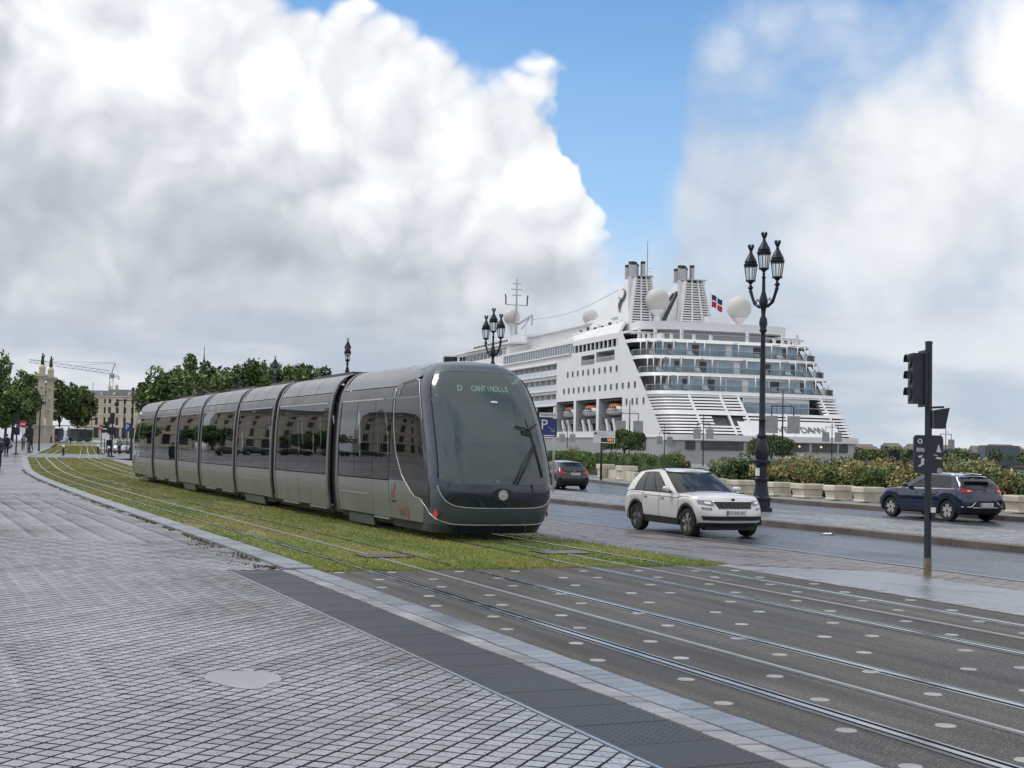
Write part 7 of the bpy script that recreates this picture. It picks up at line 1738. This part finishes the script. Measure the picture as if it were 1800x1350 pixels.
# ---- stone buildings with real window openings
M_facade = material('limestone_facade', (.62, .56, .45), .85, var=.15, vscale=.25, bump=.15, bscale=2)
M_zinc = material('zinc_roof', (.13, .135, .145), .5, .3, var=.2, vscale=.3)
M_win = material('dark_window', (.03, .034, .04), .15)
def facade(px, Z, w, hs, nb, lab, rot=0.0, XY=None, arch=True, depth=12, floors=(1.0, 6.0, 10.4, 14.2), top=17.0, wall=M_facade):
    X, Y = XY if XY else at_px(px, Z); o = empty('stone_building', (X, Y, zg(min(Y, 420))), FACE + rot if not XY else rot, lab, 'building', 'stone buildings round the esplanade')
    holes = []
    bw = w / nb
    for i in range(nb):
        c = -w / 2 + (i + .5) * bw
        for k, z in enumerate(floors): hh = (4.0 if k == 0 and arch else 2.9 if k == 1 else 2.4 if k == 2 else 1.7); ww = (1.1 if k == 0 and arch else .62); holes.append((c - ww, c + ww, z, z + hh, k))
    m = MB(); holed_wall(m, lambda u, z: (u, 0, z), [-w / 2, w / 2], [0, top], [h[:4] for h in holes])
    m.box(-w / 2, w / 2, .35, depth, 0, top); m.build('wall', wall, o)
    for h in holes:
        g = MB(); g.quad((h[0], .3, h[2]), (h[1], .3, h[2]), (h[1], .3, h[3]), (h[0], .3, h[3])); wd = g.build('window', M_win, o)
        g = MB()
        for s in (0, 1): g.box(h[s] - .12, h[s] + .12, -.08, .02, h[2] - .1, h[3] + .1)
        g.box(h[0] - .25, h[1] + .25, -.14, .02, h[3] + .1, h[3] + .3); g.build('window_surround', wall, wd)
    for z, d in ((5.4, .35), (10.0, .25), (13.9, .2), (top, .6)):
        m = MB(); m.box(-w / 2 - .2, w / 2 + .2, -d, .0, z - .3, z); m.build('cornice', wall, o)
    m = MB(); m.add([(-w / 2, 0, top), (w / 2, 0, top), (w / 2, depth, top), (-w / 2, depth, top), (-w / 2 + .8, 1.6, top + hs), (w / 2 - .8, 1.6, top + hs), (w / 2 - .8, depth - 1.6, top + hs), (-w / 2 + .8, depth - 1.6, top + hs)], [(4, 5, 6, 7), (0, 1, 5, 4), (1, 2, 6, 5), (2, 3, 7, 6), (3, 0, 4, 7)]); rf = m.build('roof', M_zinc, o)
    for i in range(nb // 2): m = MB(); c = -w / 2 + (2 * i + 1) * bw; m.box(c - .5, c + .5, .3, 1.5, top + .2, top + 1.6); m.build('dormer', wall, rf)
    for c in (-w * .35, w * .42): m = MB(); m.box(c - .5, c + .5, 3, 4.2, top + hs - .3, top + hs + 1.8); m.build('chimney', wall, rf)
    return o
facade(164, 520, 12.6, 2.2, 4, 'narrow stone building with corniced windows left of the long facade', 0.05, floors=(1.0, 6.0, 10.4, 14.2), top=17.0)
facade(234, 518, 20.0, 2.6, 7, 'long stone building with rows of windows beyond the tramway curve', 0.05)
# houses standing left of the view: they show as reflections in the tram windows
for i, (x, y, w, nb) in enumerate(((-18, 262, 26, 7), (-47, 256, 28, 8), (-76, 246, 26, 7))):
    facade(0, 0, w, 3.0, nb, ('stone townhouse nearest the esplanade trees, mirrored in the tram windows', 'middle stone townhouse mirrored in the tram windows', 'outermost stone townhouse mirrored in the tram windows')[i], R(-14 + -4 * i) * -1, (x, y), depth=10)
for i, (x, y) in enumerate(((-12, 225), (-28, 222), (-46, 216))):
    o_ = tree(0, 100, 8.0, 6.5, ('low dark tree before the townhouses, nearest the tram line', 'low dark tree before the middle townhouse', 'low dark tree before the outermost townhouse')[i], 90 + i, 'trees mirrored in the tram windows', .5, 2600, .12); o_.location = (x, y, zg(y))

# ---- tower crane
def crane():
    X, Y = at_px(192, 620); o = empty('tower_crane', (X, Y, 0), FACE, 'grey tower crane with long jib above the stone building', 'crane')
    M_cr = material('crane_steel', (.30, .33, .38), .5, .3)
    def lattice(nm, a, b, w, n):
        m = MB(); a, b = Vector(a), Vector(b); d = (b - a) / n; up_ = Vector((0, 0, w)) if abs(d.z) < abs(d.x) + abs(d.y) else Vector((w, 0, 0))
        for s in (0, 1): m.bar(tuple(a + up_ * s), tuple(b + up_ * s), .22)
        for k in range(n): m.bar(tuple(a + d * k + (up_ if k % 2 else up_ * 0)), tuple(a + d * (k + 1) + (up_ * 0 if k % 2 else up_)), .14)
        return m.build(nm, M_cr, o)
    lattice('mast', (0, 0, 0), (0, 0, 32), 1.6, 14); lattice('jib', (0, 0, 32), (-37, 0, 36.5), 1.4, 22); lattice('counter_jib', (0, 0, 32), (4.5, 0, 29.5), 1.0, 4)
    m = MB(); m.bar((.8, 0, 32), (2.2, 0, 37), .35); m.build('tower_head', M_cr, o)
    for a, b in (((2.2, 0, 37), (-16, 0, 35.3)), ((2.2, 0, 37), (-36, 0, 37.2)), ((2.2, 0, 37), (4.5, 0, 30))): m = MB(); m.bar(a, b, .12); m.build('tie_rod', M_cr, o)
    m = MB(); m.box(.2, 1.8, -1, 1, 30, 31.8); m.build('operator_cab', M_cr, o)
crane()
def spire():
    X, Y = at_px(357, 640); m = MB(); m.lathe([(2.2, 0), (2.2, 24), (2.4, 25), (1.2, 32), (.25, 42.5), (.1, 45)], 8); o = m.build('church_spire', M_zinc, loc=(X, Y, 0)); tag(o, 'thin church spire poking above the trees behind the tram', 'spire'); c = MB(); c.bar((0, 0, 45), (0, 0, 46.5), .3); c.build('cross', M_zinc, o)
spire()

# ---- distant trams
def far_tram(px, Z, ln, rot, lab, mat):
    X, Y = at_px(px, Z); o = empty('distant_tram', (X, Y, zg(min(Y, 420))), FACE + rot, lab, 'tram', 'distant trams')
    for k in range(3):
        a, b = -ln / 2 + k * ln / 3 + .15, -ln / 2 + (k + 1) * ln / 3 - .15
        m = MB(); m.box(a, b, -1.2, 1.2, .3, 3.1); bd = m.build('carriage', mat, o)
        m = MB(); m.extr([(a, -1.1, 3.1), (a, 1.1, 3.1), (a, .8, 3.4), (a, -.8, 3.4)], (b - a, 0, 0)); m.build('carriage_roof', M_tsilver, bd)
        for s in (-1, 1): m = MB(); m.box(a + .3, b - .3, s * 1.21 - .01, s * 1.21 + .01, 1.1, 2.7); m.build('window_band', M_win, bd)
        m = MB(); m.box(a + .5, b - .5, -1.0, 1.0, .08, .3); m.build('bogie', M_tunder, bd)
    for s in (-1, 1):
        m = MB(); m.box(s * ln / 2 - (.2 if s > 0 else -.16), s * ln / 2 + (.2 if s > 0 else -.2) * .0 + s * .02, -1.05, 1.05, 1.2, 2.9); m.build('end_window', M_win, o)
M_fblue = material('far_tram_blue_grey', (.06, .085, .12), .3, .3); M_fgreen = material('far_tram_dark_teal', (.05, .07, .07), .3, .3)
far_tram(80, 318, 8.5, .05, 'dark blue distant tram below the stone columns', M_fblue); far_tram(143, 330, 5.6, .6, 'distant tram facing us on the far rails near the stone building', M_fgreen)
# ---- tram stop shelter
def shelter():
    X, Y = at_px(122, 300); o = empty('stop_shelter', (X, Y, zg(Y)), FACE, 'thin-roofed tram stop shelter right of the stone columns', 'shelter')
    m = MB(); m.box(-2.4, 2.4, -.8, .8, 3.6, 3.75); m.build('shelter_roof', M_iron, o)
    for x in (-2, 0, 2): m = MB(); m.tube([(x, .5, 0), (x, .5, 3.6)], .06, 6); m.build('shelter_post', M_iron, o)
    m = MB(); m.box(-2.2, 2.2, .45, .5, .4, 2.6); m.build('shelter_glass', M_sbal, o)
shelter()

# ---- people far off
M_skin = material('skin', (.42, .27, .2), .6)
def person(px, Z, h, lab, top, legs, pose=0.0, bike=False, hair=(.03, .02, .015), X=None):
    XX, Y = at_px(px, Z); o = empty('person', (XX, Y, zg(min(Y, 420))), FACE + pose, lab, 'person', 'people near the tramway curve')
    s = h / 1.75
    # one continuous body: stacked rings for trunk and head, limbs welded into the same mesh
    m = MB(); m.lathe([(.09, .80), (.17, .86), (.165, 1.0), (.15, 1.12), (.19, 1.32), (.20, 1.42), (.12, 1.49), (.055, 1.52), (.06, 1.56), (.085, 1.60), (.10, 1.66), (.09, 1.73), (.04, 1.76)], 10, (0, 0, 0), 1.0, .68)
    stride = .16
    for k in (-1, 1):
        m.tube([(k * .09, 0, .9), (k * .10, k * stride * .5, .48), (k * .10, k * stride, .06)], [.09, .062, .045], 7); m.tube([(k * .10, k * stride - .05, .04), (k * .10, k * stride + .14, .03)], .045, 6)
        m.tube([(k * .19, 0, 1.41), (k * .24, -k * .06, 1.14), (k * .22, -k * .02 + .05, .88)], [.055, .045, .035], 6)
    m.v = [(a * s, b * s, c * s) for a, b, c in m.v]; body = m.build('body', M_skin, o, smooth='full')
    c = MB(); c.lathe([(.19, .84), (.185, 1.0), (.17, 1.12), (.21, 1.32), (.215, 1.42), (.13, 1.49)], 10, (0, 0, 0), 1.0, .72)
    for k in (-1, 1): c.tube([(k * .19, 0, 1.42), (k * .245, -k * .06, 1.14), (k * .225, -k * .02 + .04, .93)], [.068, .056, .048], 6)
    c.v = [(a * s, b * s, q * s) for a, b, q in c.v]; c.build('jacket', top, o, smooth='full')
    c = MB()
    c.lathe([(.16, .80), (.185, .90), (.18, 1.0)], 10, (0, 0, 0), 1.0, .72)
    for k in (-1, 1): c.tube([(k * .09, 0, .9), (k * .10, k * stride * .5, .48), (k * .10, k * stride, .09)], [.102, .075, .06], 7)
    c.v = [(a * s, b * s, q * s) for a, b, q in c.v]; c.build('trousers', legs, o, smooth='full')
    c = MB(); c.lathe([(.088, 1.62), (.108, 1.68), (.1, 1.74), (.045, 1.78)], 10, (0, -.01, 0), 1.0, .75); c.v = [(a * s, b * s, q * s) for a, b, q in c.v]; c.build('hair', material('hair', hair, .7), o, smooth='full')
    return o
K_blk = material('black_cloth', (.015, .015, .018), .8); K_nvy = material('navy_cloth', (.02, .03, .06), .8); K_gry = material('grey_cloth', (.2, .2, .21), .8); K_wht = material('white_cloth', (.6, .6, .6), .8); K_red = material('red_cloth', (.35, .04, .05), .8); K_tan = material('tan_cloth', (.3, .22, .14), .8)
person(15, 122, 1.85, 'person in black walking beside the street pole at the left', K_blk, K_blk, .4)
person(1, 76, 1.75, 'person in dark clothes cut off by the left picture edge', K_nvy, K_blk, .3)
person(53, 150, 1.75, 'person in white and grey left of the tramway curve', K_wht, K_gry, .6)
person(58, 155, 1.7, 'person in dark coat standing right of the person in white', K_blk, K_nvy, -.4)
person(44, 165, 1.7, 'person in tan jacket beside the red round sign', K_tan, K_blk, .2)
person(120, 235, 1.75, 'person in white shirt waiting by the far tram stop', K_wht, K_gry, .2)
person(127, 240, 1.7, 'person in dark clothes waiting by the far tram stop', K_blk, K_nvy, .9)
person(93, 250, 1.75, 'person in navy crossing below the stone columns', K_nvy, K_blk, -.7)
person(101, 255, 1.7, 'person in red jacket below the stone columns', K_red, K_blk, .4)
person(196, 150, 1.75, 'person in dark coat near the silver car', K_blk, K_blk, .1)
person(213, 140, 1.75, 'person in grey top right of the traffic signal cluster', K_gry, K_blk, .5)

# ---- signs, signals, bollards and poles at the left junction
M_sred = material('sign_red', (.45, .03, .05), .4)
def round_sign(px, Z, h, lab, mat, disc_r=.34, extra=None):
    X, Y = at_px(px, Z); o = empty('round_sign', (X, Y, zg(Y)), FACE, lab, 'sign', 'signs at the far junction')
    m = MB(); m.tube([(0, 0, 0), (0, 0, h)], .05, 6); m.build('post', M_iron, o)
    m = MB(); m.lathe([(disc_r, 0), (disc_r, .04)], 18); m.v = [(a[0], -.07 - a[2], h - .3 + a[1]) for a in m.v]; d = m.build('sign_face', mat, o)
    m = MB(); m.box(-disc_r * .62, disc_r * .62, -.125, -.115, h - .36, h - .24); m.build('sign_bar', M_white, d)
    if extra: m = MB(); m.box(-.3, .3, -.1, -.07, h - 1.35, h - .72); m.build('lower_plate', extra, o)
round_sign(43, 158, 3.3, 'red round sign above a white plate at the far left', M_sred, .42, M_white)
round_sign(181, 160, 3.1, 'red round sign left of the far traffic signals', M_sred, .34)
round_sign(187, 145, 2.9, 'dark round sign beside the far traffic signals', M_iron, .34, M_white)
def p_sign():
    X, Y = at_px(226, 150); o = empty('parking_sign', (X, Y, zg(Y)), FACE, 'small blue parking sign left of the tram tail', 'sign', 'parking signs'); mb = material('sign_blue2', (.02, .04, .18), .4)
    m = MB(); m.tube([(0, .05, 0), (0, .05, 3.4)], .05, 6); m.build('post', M_iron, o); m = MB(); m.box(-.4, .4, -.03, .03, 2.4, 3.3); p = m.build('panel', mb, o); text('letter', 'P', .75, M_white, frame_mtx((0, -.035, 2.85), (1, 0, 0), (0, 0, 1)), p)
p_sign()
def far_signal(px, Z, lab, h=4.2):
    X, Y = at_px(px, Z); o = empty('far_traffic_light', (X, Y, zg(Y)), FACE, lab, 'traffic light', 'far traffic lights')
    m = MB(); m.tube([(0, 0, 0), (0, 0, h)], .07, 8); m.build('pole', M_iron, o); m = MB(); m.box(-.2, .2, -.25, -.05, h - 1.0, h); q = m.build('signal_housing', M_iron, o)
    for k in range(3): m = MB(); m.disc((0, -.26, h - .2 - k * .3), (.1, 0, 0), (0, 0, .1), 10); m.build('signal_lens', M_trimblk, q)
    m = MB(); m.box(-.3, .3, -.12, -.02, h - 2.0, h - 1.3); m.build('sign_plate', M_white if px % 2 else M_iron, o)
    m = MB(); m.lathe([(.3, 0), (.3, .1), (.08, .14)], 10); m.build('base', M_iron, o)
for px, Z, h, lab in ((32, 126, 3.8, 'dark signal pole with round base beside the person in black'), (200, 124, 4.0, 'dark signal pole right of the far crossing'), (191, 150, 3.4, 'shorter signal pole left of the silver car'), (56, 140, 3.0, 'slim signal pole right of the red round sign')): far_signal(px, Z, lab, h)
def bollard(px, Z, lab):
    X, Y = at_px(px, Z); o = empty('bollard', (X, Y, zg(Y)), 0, lab, 'bollard', 'bollards at the far crossing'); m = MB(); m.lathe([(.14, 0), (.14, .06), (.1, .1), (.09, .72)], 10); m.build('bollard_body', M_iron, o, smooth=40); m = MB(); m.lathe([(.09, .72), (.12, .76), (.13, .86), (.06, .95)], 10); m.build('bollard_cap', M_white, o, smooth=40)
bollard(115, 128, 'white-topped bollard between the two far tracks'); bollard(195, 126, 'bollard left of the far signal pole'); bollard(176, 140, 'bollard beside the far kerb end')
def twin_lamp():
    X, Y = at_px(232, 175); o = empty('twin_lamp', (X, Y, zg(Y)), FACE, 'tall twin-arm lamp left of the tram tail before the stone building', 'street lamp')
    m = MB(); m.tube([(-.9, 0, 0), (-.9, 0, 6.4)], [.09, .06], 8); m.build('post', M_iron, o)
    m = MB(); m.box(-2.0, 1.9, -.05, .05, 6.35, 6.45); m.build('cross_arm', M_iron, o)
    for x in (-1.9, 1.8): m = MB(); m.lathe([(.05, .3), (.1, .1), (.3, 0), (.28, -.35), (.1, -.5)], 8, (x, 0, 6.1)); m.build('lantern', M_iron, o, smooth=40)
twin_lamp()
def mast(px, Z, h, lab):
    X, Y = at_px(px, Z); o = empty('slim_mast', (X, Y, zg(Y)), 0, lab, 'mast', 'slim masts'); m = MB(); m.tube([(0, 0, 0), (0, 0, h)], [.1, .06], 8); m.build('pole', M_iron, o); m = MB(); m.lathe([(.1, h), (.16, h + .1), (.05, h + .25)], 8); m.build('cap', M_iron, o)
mast(234, 118, 5.9, 'slim dark mast touching the tram tail'); mast(72, 150, 4.6, 'slim grey mast before the far blue tram'); mast(163, 420, 17.5, 'slim mast above the roof of the narrow stone building')
car('silver_car', (*at_px(222, 152), zg(142) - .0), R(160), 'silver car half hidden behind the tram tail at the left', HATCH, M_ps, 'cars at the far junction')
car('grey_car', (*at_px(-4, 168), zg(160)), R(80), 'grey car at the left picture edge behind the person in black', HATCH, M_pg, 'cars at the far junction')

# dark cars added out of view to darken the low reflections in the tram windows
for i, (x, y, a, src) in enumerate(((-16, 150, 8, 'black_hatchback'), (-22, 158, 4, 'dark_blue_car'), (-29, 166, 10, 'black_hatchback'), (-36, 172, 2, 'dark_blue_car'), (-43, 180, 6, 'black_hatchback'))):
    c_ = copy_tree(bpy.data.objects[src]); c_.location = (x, y, zg(y)); c_.rotation_euler = (0, 0, R(a + 80)); c_['group'] = 'unseen cars added for the tram window reflections'
    c_['label'] = ('added unseen black hatchback nearest the tram line, mirrored in its windows', 'added unseen dark blue car behind the nearest black hatchback, mirrored in the tram', 'second added unseen black hatchback mirrored in the tram windows', 'added unseen dark blue car farthest left on the plaza', 'farthest added unseen black hatchback mirrored in the tram windows')[i]
# ---- far bank across the river
def far_bank_things():
    rr = random.Random(12); M_h = [material('far_wall', c, .9, var=.1, vscale=.05) for c in ((.30, .27, .23), (.24, .23, .22), (.36, .34, .31), (.2, .19, .19))]; M_r = material('far_roof', (.17, .145, .13), .9, var=.2, vscale=.05)
    places = ['right of the ship stern', 'behind the traffic light', 'between the traffic light and the dark block', 'at the far right']
    _ord = 'one two three four five six seven eight nine ten eleven twelve thirteen fourteen fifteen sixteen seventeen eighteen nineteen twenty twenty-one twenty-two'.split()
    for i in range(22):
        px = 1502 + i * 14.2 + rr.uniform(-3, 3); Z = rr.uniform(860, 980); X, Y = at_px(px, Z); w, h, d = rr.uniform(9, 20), rr.uniform(4.5, 9), 12
        o = empty('far_house', (X, Y, -.6), FACE + rr.uniform(-.2, .2), 'low house number %s along the far river bank counted from the ship' % _ord[i], 'house', 'houses on the far bank')
        m = MB(); m.box(-w / 2, w / 2, 0, d, -2, h); m.build('wall', M_h[i % 4], o)
        m = MB(); m.add([(-w / 2 - .4, -.4, h), (w / 2 + .4, -.4, h), (w / 2 + .4, d + .4, h), (-w / 2 - .4, d + .4, h), (-w / 2, d / 2, h + 2.5), (w / 2, d / 2, h + 2.5)], [(0, 1, 5, 4), (2, 3, 4, 5), (1, 2, 5), (3, 0, 4), (3, 2, 1, 0)]); m.build('roof', M_r, o)
        for k in range(int(w / 3)): m = MB(); c = -w / 2 + 1.5 + k * 3; m.box(c - .5, c + .5, -.06, .05, h * .35, h * .35 + 1.8); m.build('window', M_win, o)
    X, Y = at_px(1764, 820); o = empty('dark_block', (X, Y, -.6), FACE, 'dark flat-roofed block on the far river bank at the right', 'building')
    m = MB(); m.box(-10.5, 10.5, 0, 14, -2, 9.2); m.build('wall', material('dark_cladding', (.10, .125, .15), .5, var=.1, vscale=.1), o); m = MB(); m.box(-9.8, 10, .8, 13, 9.2, 10.2); m.build('roof', M_zinc, o); m = MB(); m.box(-2.2, -1.8, -.05, .05, -1, 9.2); m.build('wall_joint', M_win, o)
    X, Y = at_px(1680, 860); o = empty('flat_block', (X, Y, -.6), FACE, 'low flat grey block on the far bank left of the dark block', 'building'); m = MB(); m.box(-7, 7, 0, 12, -2, 6.5); m.build('wall', M_h[1], o); m = MB(); m.box(-7.3, 7.3, -.3, 12.3, 6.5, 7.0); m.build('roof', M_zinc, o)
    m = MB(); m2 = MB()
    for i in range(150):
        px = rr.uniform(1490, 1960); Z = rr.uniform(800, 1000); X, Y = at_px(px, Z); leaf_cloud(m if i % 2 else m2, rr, X, Y, 1.2 + rr.uniform(0, 2.8), rr.uniform(4, 8), rr.uniform(4, 8), rr.uniform(2, 4.5), 110, 1.3)
    o = m.build('far_wood', M_tl[0], kind='stuff'); tag(o, 'strip of mid green trees along the far river bank', 'trees'); o = m2.build('far_wood', M_tl[1], kind='stuff'); tag(o, 'darker trees mixed along the far river bank', 'trees')
far_bank_things()
# ---- small things
m = MB(); m.grid(lambda u, v: ((u - .5) * .34, (v - .5) * .2, .02 + .03 * math.sin(u * 5) * math.sin(v * 4)), 6, 4); _x = m.build('paper_litter', M_white, loc=(20.9, 28.9, zg(29) - .28)); tag(_x, 'crumpled white paper on the road beside the island kerb', 'litter')
def bin_sign(px, Z):
    X, Y = at_px(px, Z); o = empty('litter_bin', (X, Y, zg(Y) - .14), FACE, 'small dark flared box on a post among the shrubs right of the ship', 'bin'); m = MB(); m.tube([(0, 0, 0), (0, 0, 1.5)], .05, 6); m.build('post', M_iron, o); m = MB(); m.add([(-.3, -.2, 1.5), (.3, -.2, 1.5), (.3, .2, 1.5), (-.3, .2, 1.5), (-.42, -.3, 2.2), (.42, -.3, 2.2), (.42, .3, 2.2), (-.42, .3, 2.2)], [(3, 2, 1, 0), (4, 5, 6, 7), (0, 1, 5, 4), (1, 2, 6, 5), (2, 3, 7, 6), (3, 0, 4, 7)]); m.build('bin_body', M_iron, o)
bin_sign(1572, 92)
